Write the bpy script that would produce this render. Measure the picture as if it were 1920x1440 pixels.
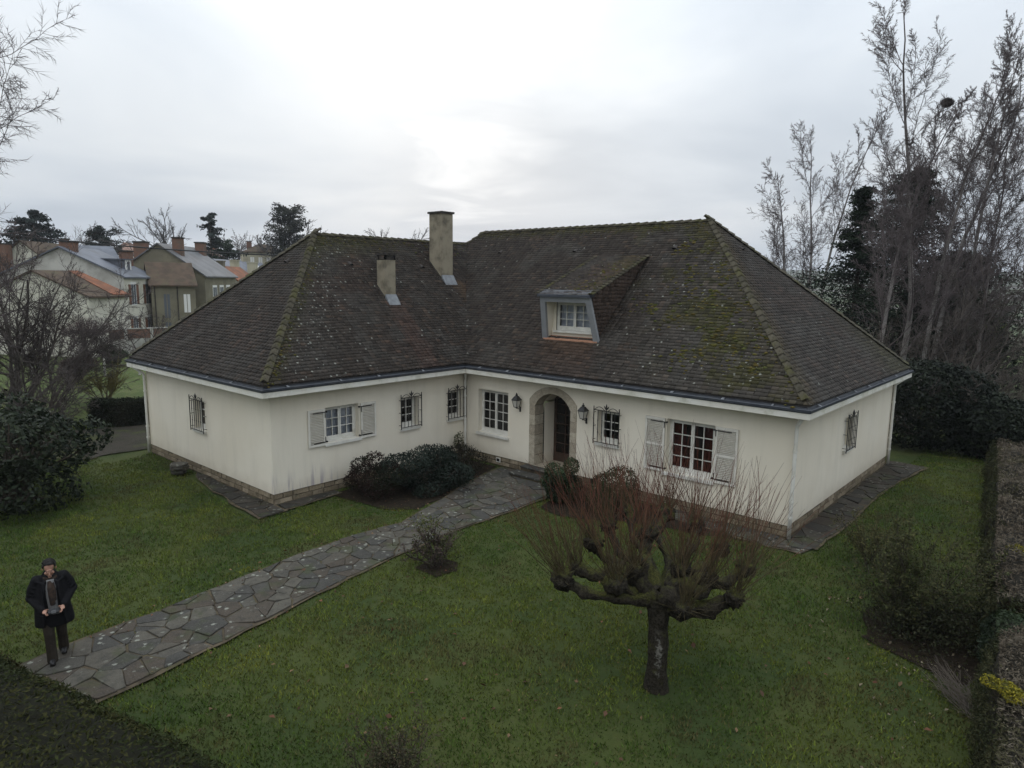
import bpy, bmesh, math, random
import numpy as np
from mathutils import Vector, Matrix, Euler

for o in list(bpy.data.objects): bpy.data.objects.remove(o)
SC = bpy.context.scene
COL = SC.collection
rad = math.radians
rng = np.random.default_rng(7)
random.seed(7)

# ------------------------------------------------------------------ camera
CAM = np.array([16.5697, -16.2978, 6.0975])
CR = np.array([0.74787412, 0.66373457, 0.01186241]); CU = np.array([-0.10771801, 0.10370178, 0.9887582]); CF = np.array([-0.65504284, 0.74074446, -0.14905205])
FPX = 1268.18
cam_data = bpy.data.cameras.new('camera')
cam_data.sensor_width = 36.0; cam_data.lens = 36.0 * FPX / 1920.0
cam_data.clip_start = 0.05; cam_data.clip_end = 20000
cam = bpy.data.objects.new('camera', cam_data); COL.objects.link(cam)
mw = Matrix.Identity(4)
for i in range(3):
    mw[i][0] = CR[i]; mw[i][1] = CU[i]; mw[i][2] = -CF[i]; mw[i][3] = CAM[i]
cam.matrix_world = mw
SC.camera = cam

# ------------------------------------------------------------------ sky, sun, exposure
SUN_AZ = math.atan2(-0.70, 0.71)      # towards the bright patch in the cloud
SUN_EL = rad(13)
sund = Vector((math.sin(SUN_AZ) * math.cos(SUN_EL), math.cos(SUN_AZ) * math.cos(SUN_EL), math.sin(SUN_EL)))
W = bpy.data.worlds.new('World'); SC.world = W; W.use_nodes = True
nt = W.node_tree; nt.nodes.clear()
def wn(t, **kw):
    n = nt.nodes.new(t)
    for k_, v_ in kw.items(): setattr(n, k_, v_)
    return n
def wl(a, b): nt.links.new(a, b)
def wmath(op, a, b=None, c=None):
    n = wn('ShaderNodeMath', operation=op)
    for i, v in enumerate((a, b, c)):
        if v is None: continue
        if isinstance(v, (int, float)): n.inputs[i].default_value = v
        else: wl(v, n.inputs[i])
    return n.outputs[0]
wout = wn('ShaderNodeOutputWorld')
sky = wn('ShaderNodeTexSky', sky_type='NISHITA'); sky.sun_disc = False
sky.sun_elevation = SUN_EL; sky.sun_rotation = SUN_AZ % (2 * math.pi); sky.air_density = 1.5; sky.dust_density = 3
bg1 = wn('ShaderNodeBackground'); bg1.inputs[1].default_value = 0.06; wl(sky.outputs[0], bg1.inputs[0])
tc = wn('ShaderNodeTexCoord'); sep = wn('ShaderNodeSeparateXYZ'); wl(tc.outputs['Generated'], sep.inputs[0])
zc = wmath('MAXIMUM', sep.outputs[2], 0.0); den = wmath('ADD', zc, 0.12)
cmb = wn('ShaderNodeCombineXYZ'); wl(wmath('DIVIDE', sep.outputs[0], den), cmb.inputs[0]); wl(wmath('DIVIDE', sep.outputs[1], den), cmb.inputs[1])
nz = wn('ShaderNodeTexNoise'); nz.inputs['Scale'].default_value = 0.55; nz.inputs['Detail'].default_value = 5; nz.inputs['Roughness'].default_value = 0.5; nz.inputs['Distortion'].default_value = 0.4
wl(cmb.outputs[0], nz.inputs['Vector'])
cr = wn('ShaderNodeValToRGB'); wl(nz.outputs['Fac'], cr.inputs[0])
cr.color_ramp.elements[0].position = 0.36; cr.color_ramp.elements[0].color = (0.425, 0.475, 0.535, 1)
cr.color_ramp.elements[1].position = 0.64; cr.color_ramp.elements[1].color = (0.67, 0.70, 0.725, 1)
m_ = cr.color_ramp.elements.new(0.5); m_.color = (0.54, 0.585, 0.635, 1)
# light of the sun through the thin cloud
dp = wn('ShaderNodeVectorMath', operation='DOT_PRODUCT'); wl(tc.outputs['Generated'], dp.inputs[0])
gv = Vector((-0.685, 0.711, 0.168)).normalized(); dp.inputs[1].default_value = gv
nz2 = wn('ShaderNodeTexNoise'); nz2.inputs['Scale'].default_value = 1.1; nz2.inputs['Detail'].default_value = 4; nz2.inputs['Distortion'].default_value = 0.8; wl(cmb.outputs[0], nz2.inputs['Vector'])
pert = wmath('MULTIPLY_ADD', nz2.outputs['Fac'], 0.034, wmath('ADD', dp.outputs['Value'], -0.019))
g1 = wn('ShaderNodeMapRange', interpolation_type='SMOOTHSTEP'); wl(pert, g1.inputs[0]); g1.inputs[1].default_value = 0.9915; g1.inputs[2].default_value = 1.0; g1.inputs[3].default_value = 0; g1.inputs[4].default_value = 0.24
g2 = wn('ShaderNodeMapRange', interpolation_type='SMOOTHSTEP'); wl(dp.outputs['Value'], g2.inputs[0]); g2.inputs[1].default_value = 0.90; g2.inputs[2].default_value = 1.0; g2.inputs[3].default_value = 0; g2.inputs[4].default_value = 0.12
glow = wmath('ADD', g1.outputs[0], g2.outputs[0])
mixc = wn('ShaderNodeMix', data_type='RGBA', blend_type='ADD'); mixc.inputs[0].default_value = 1
wl(cr.outputs[0], mixc.inputs[6]); cg = wn('ShaderNodeCombineXYZ')
wl(glow, cg.inputs[0]); wl(wmath('MULTIPLY', glow, 0.95), cg.inputs[1]); wl(wmath('MULTIPLY', glow, 0.86), cg.inputs[2]); wl(cg.outputs[0], mixc.inputs[7])
# an overcast sky is brighter overhead than at the horizon (CIE-like, zenith raised further to light the walls)
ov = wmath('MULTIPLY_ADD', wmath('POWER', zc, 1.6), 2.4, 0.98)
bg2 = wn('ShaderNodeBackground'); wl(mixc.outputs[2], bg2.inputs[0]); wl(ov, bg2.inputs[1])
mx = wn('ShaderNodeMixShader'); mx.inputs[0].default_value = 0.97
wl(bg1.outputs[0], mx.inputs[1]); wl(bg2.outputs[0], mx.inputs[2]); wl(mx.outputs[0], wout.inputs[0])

sd = bpy.data.lights.new('sun', 'SUN'); sd.energy = 0.6; sd.angle = rad(18); sd.color = (1, 0.96, 0.9)
so = bpy.data.objects.new('sun', sd); COL.objects.link(so)
so.rotation_euler = sund.to_track_quat('Z', 'Y').to_euler(); so.location = (0, 0, 40)

SC.view_settings.view_transform = 'Standard'; SC.view_settings.look = 'None'
SC.view_settings.gamma = 1; SC.view_settings.use_curve_mapping = False
SC.view_settings.exposure = 0.22
SC.render.engine = 'CYCLES'
SC.cycles.max_bounces = 6; SC.cycles.diffuse_bounces = 3; SC.cycles.glossy_bounces = 3; SC.cycles.transparent_max_bounces = 12; SC.cycles.volume_bounces = 0

# ------------------------------------------------------------------ helpers
def ray(x, y): return CF + (x - 960) / FPX * CR - (y - 720) / FPX * CU
def gp(x, y, z=0.0):
    v = ray(x, y); return CAM + v * ((z - CAM[2]) / v[2])
def atd(x, y, d): return CAM + ray(x, y) * d          # point seen at pixel x,y at depth d
def proj(P):
    d = np.asarray(P, float) - CAM; f = d @ CF
    return 960 + FPX * (d @ CR) / f, 720 - FPX * (d @ CU) / f, f

def link(name, data, parent=None, mat=None, smooth=False):
    o = bpy.data.objects.new(name, data); COL.objects.link(o)
    if parent is not None: o.parent = parent
    if mat is not None and data is not None and not data.materials: data.materials.append(mat)
    if smooth and data is not None:
        data.polygons.foreach_set('use_smooth', np.ones(len(data.polygons), bool))
    return o
def empty(name, loc=(0, 0, 0), rz=0, parent=None):
    o = bpy.data.objects.new(name, None); COL.objects.link(o); o.location = loc; o.rotation_euler = (0, 0, rz)
    o.empty_display_size = 0.2
    if parent is not None: o.parent = parent
    return o
def tag(o, label=None, cat=None, group=None, kind=None):
    if label: o['label'] = label
    if cat: o['category'] = cat
    if group: o['group'] = group
    if kind: o['kind'] = kind
    return o

def np_mesh(name, V, F, col=None, extra=None):
    """V (n,3); F (m,k) all faces with k corners; col (n,3|4) point colour"""
    V = np.ascontiguousarray(V, np.float32); F = np.ascontiguousarray(F, np.int32)
    me = bpy.data.meshes.new(name); m, k = F.shape
    me.vertices.add(len(V)); me.vertices.foreach_set('co', V.ravel())
    me.loops.add(m * k); me.loops.foreach_set('vertex_index', F.ravel())
    me.polygons.add(m); me.polygons.foreach_set('loop_start', np.arange(m, dtype=np.int32) * k)
    try: me.polygons.foreach_set('loop_total', np.full(m, k, np.int32))
    except Exception: pass
    me.update(calc_edges=True)
    if col is not None:
        a = me.attributes.new('Col', 'FLOAT_COLOR', 'POINT')
        c = np.ones((len(V), 4), np.float32); c[:, :col.shape[1]] = col
        a.data.foreach_set('color', c.ravel())
    if extra:
        for nm, arr in extra.items():
            a = me.attributes.new(nm, 'FLOAT', 'POINT'); a.data.foreach_set('value', np.ascontiguousarray(arr, np.float32))
    return me

class MB:
    """collects shapes, builds one mesh"""
    def __init__(self): self.v = []; self.f = []
    def add(self, vs, fs):
        b = len(self.v); self.v.extend([tuple(map(float, q)) for q in vs]); self.f.extend([tuple(b + i for i in f) for f in fs]); return self
    def quad(self, a, b, c, d): return self.add([a, b, c, d], [(0, 1, 2, 3)])
    def poly(self, pts): return self.add(pts, [tuple(range(len(pts)))])
    def box(self, x0, x1, y0, y1, z0, z1):
        vs = [(x0, y0, z0), (x1, y0, z0), (x1, y1, z0), (x0, y1, z0), (x0, y0, z1), (x1, y0, z1), (x1, y1, z1), (x0, y1, z1)]
        return self.add(vs, [(0, 3, 2, 1), (4, 5, 6, 7), (0, 1, 5, 4), (1, 2, 6, 5), (2, 3, 7, 6), (3, 0, 4, 7)])
    def hexa(self, b4, t4):
        return self.add(list(b4) + list(t4), [(3, 2, 1, 0), (4, 5, 6, 7), (0, 1, 5, 4), (1, 2, 6, 5), (2, 3, 7, 6), (3, 0, 4, 7)])
    def tube(self, pts, radii, n=8, cap=True):
        pts = [Vector(q) for q in pts]
        if isinstance(radii, (int, float)): radii = [radii] * len(pts)
        rings = []; b = len(self.v); prev = None
        for i, q in enumerate(pts):
            t = (pts[min(i + 1, len(pts) - 1)] - pts[max(i - 1, 0)]).normalized()
            if prev is None: a = t.orthogonal().normalized()
            else:
                a = prev - t * prev.dot(t)
                a = a.normalized() if a.length > 1e-6 else t.orthogonal().normalized()
            prev = a; c = t.cross(a)
            for j in range(n):
                th = 2 * math.pi * j / n
                self.v.append(tuple(q + (a * math.cos(th) + c * math.sin(th)) * radii[i]))
        for i in range(len(pts) - 1):
            for j in range(n):
                self.f.append((b + i * n + j, b + i * n + (j + 1) % n, b + (i + 1) * n + (j + 1) % n, b + (i + 1) * n + j))
        if cap:
            self.f.append(tuple(b + j for j in reversed(range(n)))); e = b + (len(pts) - 1) * n
            self.f.append(tuple(e + j for j in range(n)))
        return self
    def build(self, name, mat, parent=None, smooth=False, bevel=0):
        me = bpy.data.meshes.new(name); me.from_pydata(self.v, [], self.f); me.update()
        if bevel:
            bm = bmesh.new(); bm.from_mesh(me); bmesh.ops.remove_doubles(bm, verts=bm.verts, dist=1e-5)
            bmesh.ops.bevel(bm, geom=list(bm.edges), offset=bevel, segments=1, affect='EDGES', profile=0.5); bm.to_mesh(me); bm.free()
        return link(name, me, parent, mat, smooth)

def hash3(ix, iy, iz, seed):
    h = (ix * 374761393 + iy * 668265263 + iz * 2147483647 + seed * 974634777) & 0xffffffff
    h = ((h ^ (h >> 13)) * 1274126177) & 0xffffffff
    h = ((h ^ (h >> 16)) * 2246822519) & 0xffffffff
    return ((h ^ (h >> 15)) & 0xffffff) / float(0xffffff)
def vnoise(P, scale=1.0, seed=0):
    P = np.asarray(P, float) * scale
    if P.shape[1] == 2: P = np.c_[P, np.zeros(len(P))]
    i = np.floor(P).astype(np.int64); f = P - i; f = f * f * (3 - 2 * f); r = 0
    for dx in (0, 1):
        for dy in (0, 1):
            for dz in (0, 1):
                w = (f[:, 0] if dx else 1 - f[:, 0]) * (f[:, 1] if dy else 1 - f[:, 1]) * (f[:, 2] if dz else 1 - f[:, 2])
                r = r + w * hash3(i[:, 0] + dx, i[:, 1] + dy, i[:, 2] + dz, seed)
    return r
def fbm(P, scale=1.0, seed=0, oct=4):
    r = 0; a = 0.5; t = 0
    for o_ in range(oct):
        r = r + a * vnoise(P, scale * 2 ** o_, seed + o_ * 17); t += a; a *= 0.5
    return r / t
def sstep(x, a, b):
    t = np.clip((x - a) / (b - a), 0, 1); return t * t * (3 - 2 * t)

# ------------------------------------------------------------------ materials
MATS = {}
class NB:
    def __init__(self, name):
        self.m = bpy.data.materials.new(name); self.m.use_nodes = True; self.t = self.m.node_tree; self.t.nodes.clear()
        self.out = self.n('ShaderNodeOutputMaterial'); self.b = self.n('ShaderNodeBsdfPrincipled'); self.l(self.b.outputs[0], self.out.inputs[0])
        self.geo = self.n('ShaderNodeNewGeometry'); MATS[name] = self.m
    def n(self, t, **kw):
        x = self.t.nodes.new(t)
        for k_, v_ in kw.items(): setattr(x, k_, v_)
        return x
    def l(self, a, b): self.t.links.new(a, b)
    def set(self, sock, v):
        if hasattr(v, 'is_output') or isinstance(v, bpy.types.NodeSocket): self.l(v, sock)
        else: sock.default_value = v
    def math(self, op, a, b=0.0, c=0.0, clamp=False):
        x = self.n('ShaderNodeMath', operation=op); x.use_clamp = clamp
        for i, v in enumerate((a, b, c)): self.set(x.inputs[i], v)
        return x.outputs[0]
    def mix(self, f, a, b, mode='MIX'):
        x = self.n('ShaderNodeMix', data_type='RGBA', blend_type=mode); self.set(x.inputs[0], f)
        for i, v in ((6, a), (7, b)):
            if isinstance(v, tuple): v = (v + (1,))[:4]
            self.set(x.inputs[i], v)
        return x.outputs[2]
    def noise(self, scale, detail=4, rough=0.55, vec=None, dist=0.0):
        x = self.n('ShaderNodeTexNoise'); x.inputs['Scale'].default_value = scale; x.inputs['Detail'].default_value = detail
        x.inputs['Roughness'].default_value = rough; x.inputs['Distortion'].default_value = dist
        self.l(vec if vec is not None else self.geo.outputs['Position'], x.inputs['Vector']); return x.outputs['Fac']
    def vor(self, scale, vec=None, feature='F1'):
        x = self.n('ShaderNodeTexVoronoi', feature=feature); x.inputs['Scale'].default_value = scale
        self.l(vec if vec is not None else self.geo.outputs['Position'], x.inputs['Vector']); return x
    def ramp(self, f, a, b):
        x = self.n('ShaderNodeMapRange', interpolation_type='SMOOTHSTEP'); self.set(x.inputs[0], f); x.inputs[1].default_value = a; x.inputs[2].default_value = b
        return x.outputs[0]
    def attr(self, name, kind='Color'):
        x = self.n('ShaderNodeAttribute'); x.attribute_name = name; return x.outputs[kind]
    def scaled(self, sx, sy, sz):
        x = self.n('ShaderNodeVectorMath', operation='MULTIPLY'); self.l(self.geo.outputs['Position'], x.inputs[0]); x.inputs[1].default_value = (sx, sy, sz); return x.outputs[0]
    def sep(self):
        x = self.n('ShaderNodeSeparateXYZ'); self.l(self.geo.outputs['Position'], x.inputs[0]); return x.outputs
    def bump(self, h, strength=0.3, dist=0.01):
        x = self.n('ShaderNodeBump'); x.inputs['Strength'].default_value = strength; x.inputs['Distance'].default_value = dist
        self.l(h, x.inputs['Height']); self.l(x.outputs[0], self.b.inputs['Normal'])
    def fin(self, col, rough=0.8, spec=0.3, metal=0.0):
        if isinstance(col, tuple): col = (col + (1,))[:4]
        self.set(self.b.inputs['Base Color'], col); self.set(self.b.inputs['Roughness'], rough)
        self.b.inputs['Specular IOR Level'].default_value = spec; self.b.inputs['Metallic'].default_value = metal
        return self.m

def simple(name, c1, c2=None, scale=6, rough=0.8, spec=0.3, bump=0.0, bscale=60, metal=0, lo=0.35, hi=0.65, dirt=None, dscale=1.5):
    N = NB(name); c = c1
    if c2: c = N.mix(N.ramp(N.noise(scale, 5), lo, hi), c1, c2)
    if dirt: c = N.mix(N.math('MULTIPLY', N.ramp(N.noise(dscale, 6, 0.65), 0.48, 0.72), 0.7), c, dirt)
    if bump: N.bump(N.noise(bscale, 4), bump)
    return N.fin(c, rough, spec, metal)
def colmat(name, rough=0.7, spec=0.25, nscale=30, var=0.25, bump=0.0, trans=0.0):
    """colour from the 'Col' attribute with fine variation"""
    N = NB(name); c = N.attr('Col'); f = N.math('MULTIPLY_ADD', N.noise(nscale, 3), 2 * var, 1 - var)
    x = N.n('ShaderNodeVectorMath', operation='SCALE'); N.l(c, x.inputs[0]); N.l(f, x.inputs['Scale'])
    if bump: N.bump(N.noise(nscale * 2, 3), bump)
    m = N.fin(x.outputs[0], rough, spec)
    if trans:
        tr = N.n('ShaderNodeBsdfTranslucent'); N.l(x.outputs[0], tr.inputs[0]); ms = N.n('ShaderNodeMixShader'); ms.inputs[0].default_value = trans
        N.l(N.b.outputs[0], ms.inputs[1]); N.l(tr.outputs[0], ms.inputs[2]); N.l(ms.outputs[0], N.out.inputs[0])
    return m
# ------------------------------------------------------------------ ground
def lawn_mat():
    N = NB('lawn'); P = N.sep()
    n1 = N.noise(0.35, 5, 0.6); n2 = N.noise(2.2, 5, 0.65); n3 = N.noise(14, 4, 0.7); n4 = N.noise(70, 3, 0.7)
    c = N.mix(N.ramp(n1, 0.38, 0.62), (0.030, 0.046, 0.011), (0.050, 0.062, 0.015))
    c = N.mix(N.math('MULTIPLY', N.ramp(n2, 0.5, 0.72), 0.6), c, (0.062, 0.066, 0.018))
    c = N.mix(N.math('MULTIPLY', N.ramp(n3, 0.52, 0.75), 0.5), c, (0.05, 0.040, 0.022))
    c = N.mix(N.math('MULTIPLY', N.ramp(n4, 0.45, 0.7), 0.5), c, (0.017, 0.026, 0.009))
    # rough meadow to the west, open fields and heath far out
    mead = N.mix(N.ramp(N.noise(1.2, 5), 0.4, 0.65), (0.055, 0.080, 0.018), (0.085, 0.098, 0.03))
    mead = N.mix(N.ramp(N.noise(4.5, 5, 0.7), 0.45, 0.7), mead, (0.045, 0.055, 0.02))
    c = N.mix(N.ramp(P[0], -15.0, -19.0), c, mead)
    far = N.mix(N.ramp(N.noise(0.012, 4), 0.42, 0.58), (0.05, 0.07, 0.025), (0.055, 0.045, 0.034))
    rr = N.n('ShaderNodeVectorMath', operation='LENGTH'); N.l(N.geo.outputs['Position'], rr.inputs[0])
    c = N.mix(N.ramp(rr.outputs['Value'], 55, 130), c, far)
    N.bump(N.math('ADD', N.noise(9, 4), N.math('MULTIPLY', n4, 0.6)), 0.5, 0.05)
    return N.fin(c, 0.9, 0.15)
lawn_mat()
def tz(x, y):
    """height of the terrain far from the garden"""
    x = np.asarray(x, float); y = np.asarray(y, float); dx, dy = x - 7.0, y + 4.0; rr = np.hypot(dx, dy); ang = np.arctan2(dy, dx)
    hills = sstep(rr, 260, 2600) * (46 + 34 * fbm(np.c_[np.cos(ang).ravel() * 3, np.sin(ang).ravel() * 3], 1.0, 9, 3).reshape(rr.shape) + 10 * np.sin(ang * 2 + 0.5))
    dip = -7 * sstep(rr, 60, 200) * (1 - sstep(rr, 260, 900)) * sstep(np.cos(ang - 1.75), 0.5, 0.95)
    rise = 7.5 * sstep(rr, 78, 150) * (1 - 0.4 * sstep(rr, 300, 800)) * sstep(np.cos(ang - 2.75), 0.35, 0.85)
    return hills + dip + rise
def polar_ground():
    rs = np.r_[0, np.linspace(1, 32, 63), np.geomspace(34, 7000, 60)]
    na = 192; an = np.linspace(0, 2 * np.pi, na, endpoint=False); c0 = np.array([7.0, -4.0])
    V = []
    for r_ in rs:
        V.append(np.c_[c0[0] + r_ * np.cos(an), c0[1] + r_ * np.sin(an), np.full(na, r_)])
    V = np.concatenate(V); rr = V[:, 2].copy()
    z = (fbm(V[:, :2], 0.5, 3, 3) - 0.5) * 0.05 * sstep(rr, 0, 3) - 0.012
    inside = ((V[:, 0] > -9) & (V[:, 0] < 12.5) & (V[:, 1] > -0.5)) | ((V[:, 0] > -9) & (V[:, 0] < 1) & (V[:, 1] > -8.5))
    z[inside] = -0.03
    V[:, 2] = z + tz(V[:, 0], V[:, 1])
    F = []
    for i in range(len(rs) - 1):
        a = i * na + np.arange(na); b = i * na + (np.arange(na) + 1) % na
        F.append(np.c_[a, a + na, b + na, b])
    me = np_mesh('ground', V, np.concatenate(F)); o = link('ground', me, None, MATS['lawn'], True)
    tag(o, kind='structure')
polar_ground()

def soil_mat():
    N = NB('soil'); c = N.mix(N.ramp(N.noise(8, 5, 0.7), 0.35, 0.7), (0.012, 0.009, 0.006), (0.030, 0.022, 0.014))
    c = N.mix(N.ramp(N.noise(45, 3), 0.6, 0.75), c, (0.055, 0.037, 0.02)); N.bump(N.noise(25, 5), 0.8, 0.05); N.fin(c, 0.95, 0.1)
soil_mat()
def gravel_mat():
    N = NB('gravel'); c = N.mix(N.ramp(N.noise(1.2, 5, 0.65), 0.38, 0.62), (0.038, 0.032, 0.025), (0.026, 0.025, 0.016))
    c = N.mix(N.math('MULTIPLY', N.ramp(N.noise(0.7, 5, 0.6), 0.5, 0.62), 0.8), c, (0.045, 0.055, 0.015))
    c = N.mix(N.ramp(N.noise(90, 2), 0.5, 0.75), c, (0.085, 0.078, 0.066)); N.bump(N.noise(70, 3), 0.6, 0.03); N.fin(c, 0.95, 0.1)
gravel_mat()
def sheet(name, pts, z, mat, sub=1, wob=0.12):
    """a lying patch with an uneven outline"""
    out = []
    n = len(pts)
    for i in range(n):
        a = np.array(pts[i], float); b = np.array(pts[(i + 1) % n], float); m = max(2, int(np.linalg.norm(b - a) / 0.25))
        for j in range(m): out.append(a + (b - a) * j / m)
    P = np.array(out); d = (np.c_[vnoise(P, 1.7, 5), vnoise(P, 1.7, 9)] - 0.5) * 2 * wob; P = P + d
    V = [tuple(q) + (z,) for q in P]; from mathutils.geometry import tessellate_polygon
    me = bpy.data.meshes.new(name); me.from_pydata(V, [], [tuple(t_) for t_ in tessellate_polygon([[Vector(q) for q in V]])]); me.update()
    o = link(name, me, None, mat); tag(o, kind='structure'); return o
sheet('driveway', [(-8.9, -9.4), (-8.6, 1), (-9.2, 14), (-13.8, 14), (-13.4, -3), (-14.5, -9.5), (-22, -13.5), (-22, -17), (-11.5, -13.0)], 0.018, MATS['gravel'], wob=0.3)
sheet('soil_bed', [(0.25, -5.7), (0.1, -0.15), (1.75, -0.2), (2.0, -0.9), (2.45, -2.6), (3.0, -4.1), (3.1, -4.85), (2.4, -5.35), (1.4, -5.6)], 0.012, MATS['soil'], wob=0.1)
sheet('soil_bed', [(5.0, -0.1), (10.8, -0.1), (10.9, -0.8), (7.6, -1.9), (6.3, -2.6), (5.3, -2.4)], 0.012, MATS['soil'], wob=0.1)
sheet('soil_bed', [(5.85, -7.35), (6.55, -7.4), (6.7, -6.85), (6.35, -6.5), (5.85, -6.7)], 0.014, MATS['soil'], wob=0.12)
sheet('soil_bed', [(13.8, -3.9), (15.6, -4.3), (15.6, -1.5), (14.2, -1.9), (13.6, -2.8)], 0.014, MATS['soil'], wob=0.2)

def stone_mat(name, cols, lichen=(0.30, 0.31, 0.26), lamt=0.9, moss=(0.04, 0.05, 0.015), mossamt=0.5):
    N = NB(name); oi = N.n('ShaderNodeObjectInfo'); r = oi.outputs['Random']
    c = N.mix(N.ramp(r, 0.25, 0.45), cols[0], cols[1]); c = N.mix(N.ramp(r, 0.6, 0.85), c, cols[2])
    c = N.mix(N.math('MULTIPLY', N.ramp(N.noise(7, 5, 0.65), 0.4, 0.7), 0.6), c, tuple(q * 0.55 for q in cols[0]))
    v = N.vor(6.5); big = N.ramp(N.math('MULTIPLY_ADD', N.noise(30, 4, 0.65), 0.55, v.outputs['Distance']), 0.56, 0.44)
    sel = N.ramp(N.noise(2.3, 3), 0.42, 0.60)
    c = N.mix(N.math('MULTIPLY', N.ramp(N.noise(38, 4, 0.7), 0.52, 0.68), 0.55), c, tuple(min(1, q * 2.1) for q in cols[0]))
    c = N.mix(N.math('MULTIPLY', N.ramp(N.noise(60, 3, 0.7), 0.55, 0.7), 0.6), c, tuple(q * 0.35 for q in cols[0]))
    c = N.mix(N.math('MULTIPLY', N.math('MULTIPLY', big, sel), lamt), c, lichen)
    c = N.mix(N.math('MULTIPLY', N.ramp(N.noise(1.6, 4), 0.52, 0.68), mossamt), c, moss)
    N.bump(N.noise(30, 5), 0.5, 0.02); N.fin(c, 0.9, 0.2)
stone_mat('flagstone', [(0.050, 0.047, 0.041), (0.084, 0.076, 0.060), (0.060, 0.048, 0.036)], lamt=0.75, lichen=(0.26, 0.265, 0.22))
stone_mat('flagstone_dark', [(0.030, 0.027, 0.022), (0.048, 0.041, 0.032), (0.036, 0.028, 0.020)], lamt=0.35)
stone_mat('plinth_stone', [(0.21, 0.168, 0.112), (0.27, 0.22, 0.155), (0.15, 0.118, 0.080)], lichen=(0.12, 0.105, 0.07), lamt=0.7, moss=(0.06, 0.055, 0.03), mossamt=0.45)
stone_mat('cut_stone', [(0.36, 0.31, 0.235), (0.42, 0.37, 0.285), (0.31, 0.265, 0.2)], lichen=(0.25, 0.23, 0.17), lamt=0.3, moss=(0.2, 0.17, 0.11), mossamt=0.2)
simple('mortar', (0.045, 0.037, 0.026), (0.105, 0.082, 0.054), 3, 0.95, 0.1, 0.5, 40, dirt=(0.03, 0.04, 0.012))
simple('plinth_mortar', (0.10, 0.08, 0.055), (0.06, 0.05, 0.035), 8, 0.95, 0.1, 0.5, 50)

def clip(poly, n, d):
    """keep the side n.p <= d"""
    out = []
    for i in range(len(poly)):
        a = poly[i]; b = poly[(i + 1) % len(poly)]; da = a @ n - d; db = b @ n - d
        if da <= 0: out.append(a)
        if (da < 0 < db) or (db < 0 < da): out.append(a + (b - a) * (da / (da - db)))
    return out
def voronoi_rect(L, Wd, cell, seed, jit=0.55):
    r = np.random.default_rng(seed); nx = max(1, round(L / cell)); ny = max(1, round(Wd / cell)); S = []
    for i in range(nx):
        for j in range(ny):
            S.append(((i + 0.5 + r.uniform(-jit, jit) + (0.25 if j % 2 else -0.25)) * L / nx, (j + 0.5 + r.uniform(-jit, jit)) * Wd / ny))
    S = np.array(S)[r.random(len(S)) > 0.14]; polys = []
    for i, s in enumerate(S):
        P = [np.array(q, float) for q in ((0, 0), (L, 0), (L, Wd), (0, Wd))]; d2 = ((S - s) ** 2).sum(1)
        for k_ in np.argsort(d2)[1:22]:
            n = S[k_] - s; P = clip(P, n, n @ ((S[k_] + s) / 2))
            if len(P) < 3: break
        if len(P) >= 3: polys.append(np.array(P))
    return polys
def paving(name, left, right, cell, seed, mat, bed, z=0.02, h=0.03):
    """crazy paving between two edge lines; each flagstone is a child of the paved strip"""
    left = np.array(left, float); right = np.array(right, float); t = np.linspace(0, 1, len(left))
    mid = (left + right) / 2; seg = np.r_[0, np.cumsum(np.linalg.norm(np.diff(mid, axis=0), axis=1))]; L = seg[-1]; Wd = np.linalg.norm(left - right, axis=1).mean()
    def mp(q):
        s = np.clip(q[0], 0, L); a = np.array([np.interp(s, seg, left[:, 0]), np.interp(s, seg, left[:, 1])]); b = np.array([np.interp(s, seg, right[:, 0]), np.interp(s, seg, right[:, 1])])
        return a + (b - a) * q[1] / Wd
    m = MB(); ns = max(2, int(L / 0.4)); wob = lambda q: q + (np.array([vnoise(q[None], 2.1, 31)[0], vnoise(q[None], 2.1, 37)[0]]) - 0.5) * 0.12
    for i in range(ns):
        q = [wob(mp((L * a / ns, y))) for a, y in ((i, -0.06), (i + 1, -0.06), (i + 1, Wd + 0.06), (i, Wd + 0.06))]
        m.add([tuple(p_) + (z,) for p_ in q], [(0, 1, 2, 3)])
    root = m.build(name, bed); tag(root, kind='structure'); r = np.random.default_rng(seed + 1)
    polys = voronoi_rect(L, Wd, cell, seed)
    for P in polys:
        Q = np.array([wob(mp(q)) for q in P]); keep = [0]
        for i in range(1, len(Q)):
            if np.linalg.norm(Q[i] - Q[keep[-1]]) > 0.05: keep.append(i)
        Q = Q[keep]
        if len(Q) < 3: continue
        c = Q.mean(0); size = np.linalg.norm(Q - c, axis=1).mean()
        if size < 0.07: continue
        Q = c + (Q - c) * (1 - 0.014 / size); cut = []
        for i in range(len(Q)):                     # knock the corners off
            a, b_, d = Q[i - 1], Q[i], Q[(i + 1) % len(Q)]; cut += [b_ + (a - b_) * 0.07, b_ + (d - b_) * 0.07]
        Q = np.array(cut)
        Q += r.normal(0, 0.011, Q.shape); hh = h * r.uniform(0.4, 1.1); tilt = r.normal(0, 0.02, 2); n = len(Q)
        mb = MB(); zt = [float(hh + (q - c) @ tilt) for q in Q]; B = [(q[0] - c[0], q[1] - c[1], -0.01) for q in Q]; T0 = [(q[0] - c[0], q[1] - c[1], zz - 0.008) for q, zz in zip(Q, zt)]
        T1 = [((q[0] - c[0]) * (1 - 0.012 / size), (q[1] - c[1]) * (1 - 0.012 / size), zz) for q, zz in zip(Q, zt)]
        fs = [tuple(2 * n + i for i in range(n))]
        for i in range(n): j = (i + 1) % n; fs += [(i, j, n + j, n + i), (n + i, n + j, 2 * n + j, 2 * n + i)]
        mb.add(B + T0 + T1, fs); o = mb.build('flagstone', mat, root); o.location = (c[0], c[1], z)
    return root
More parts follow.
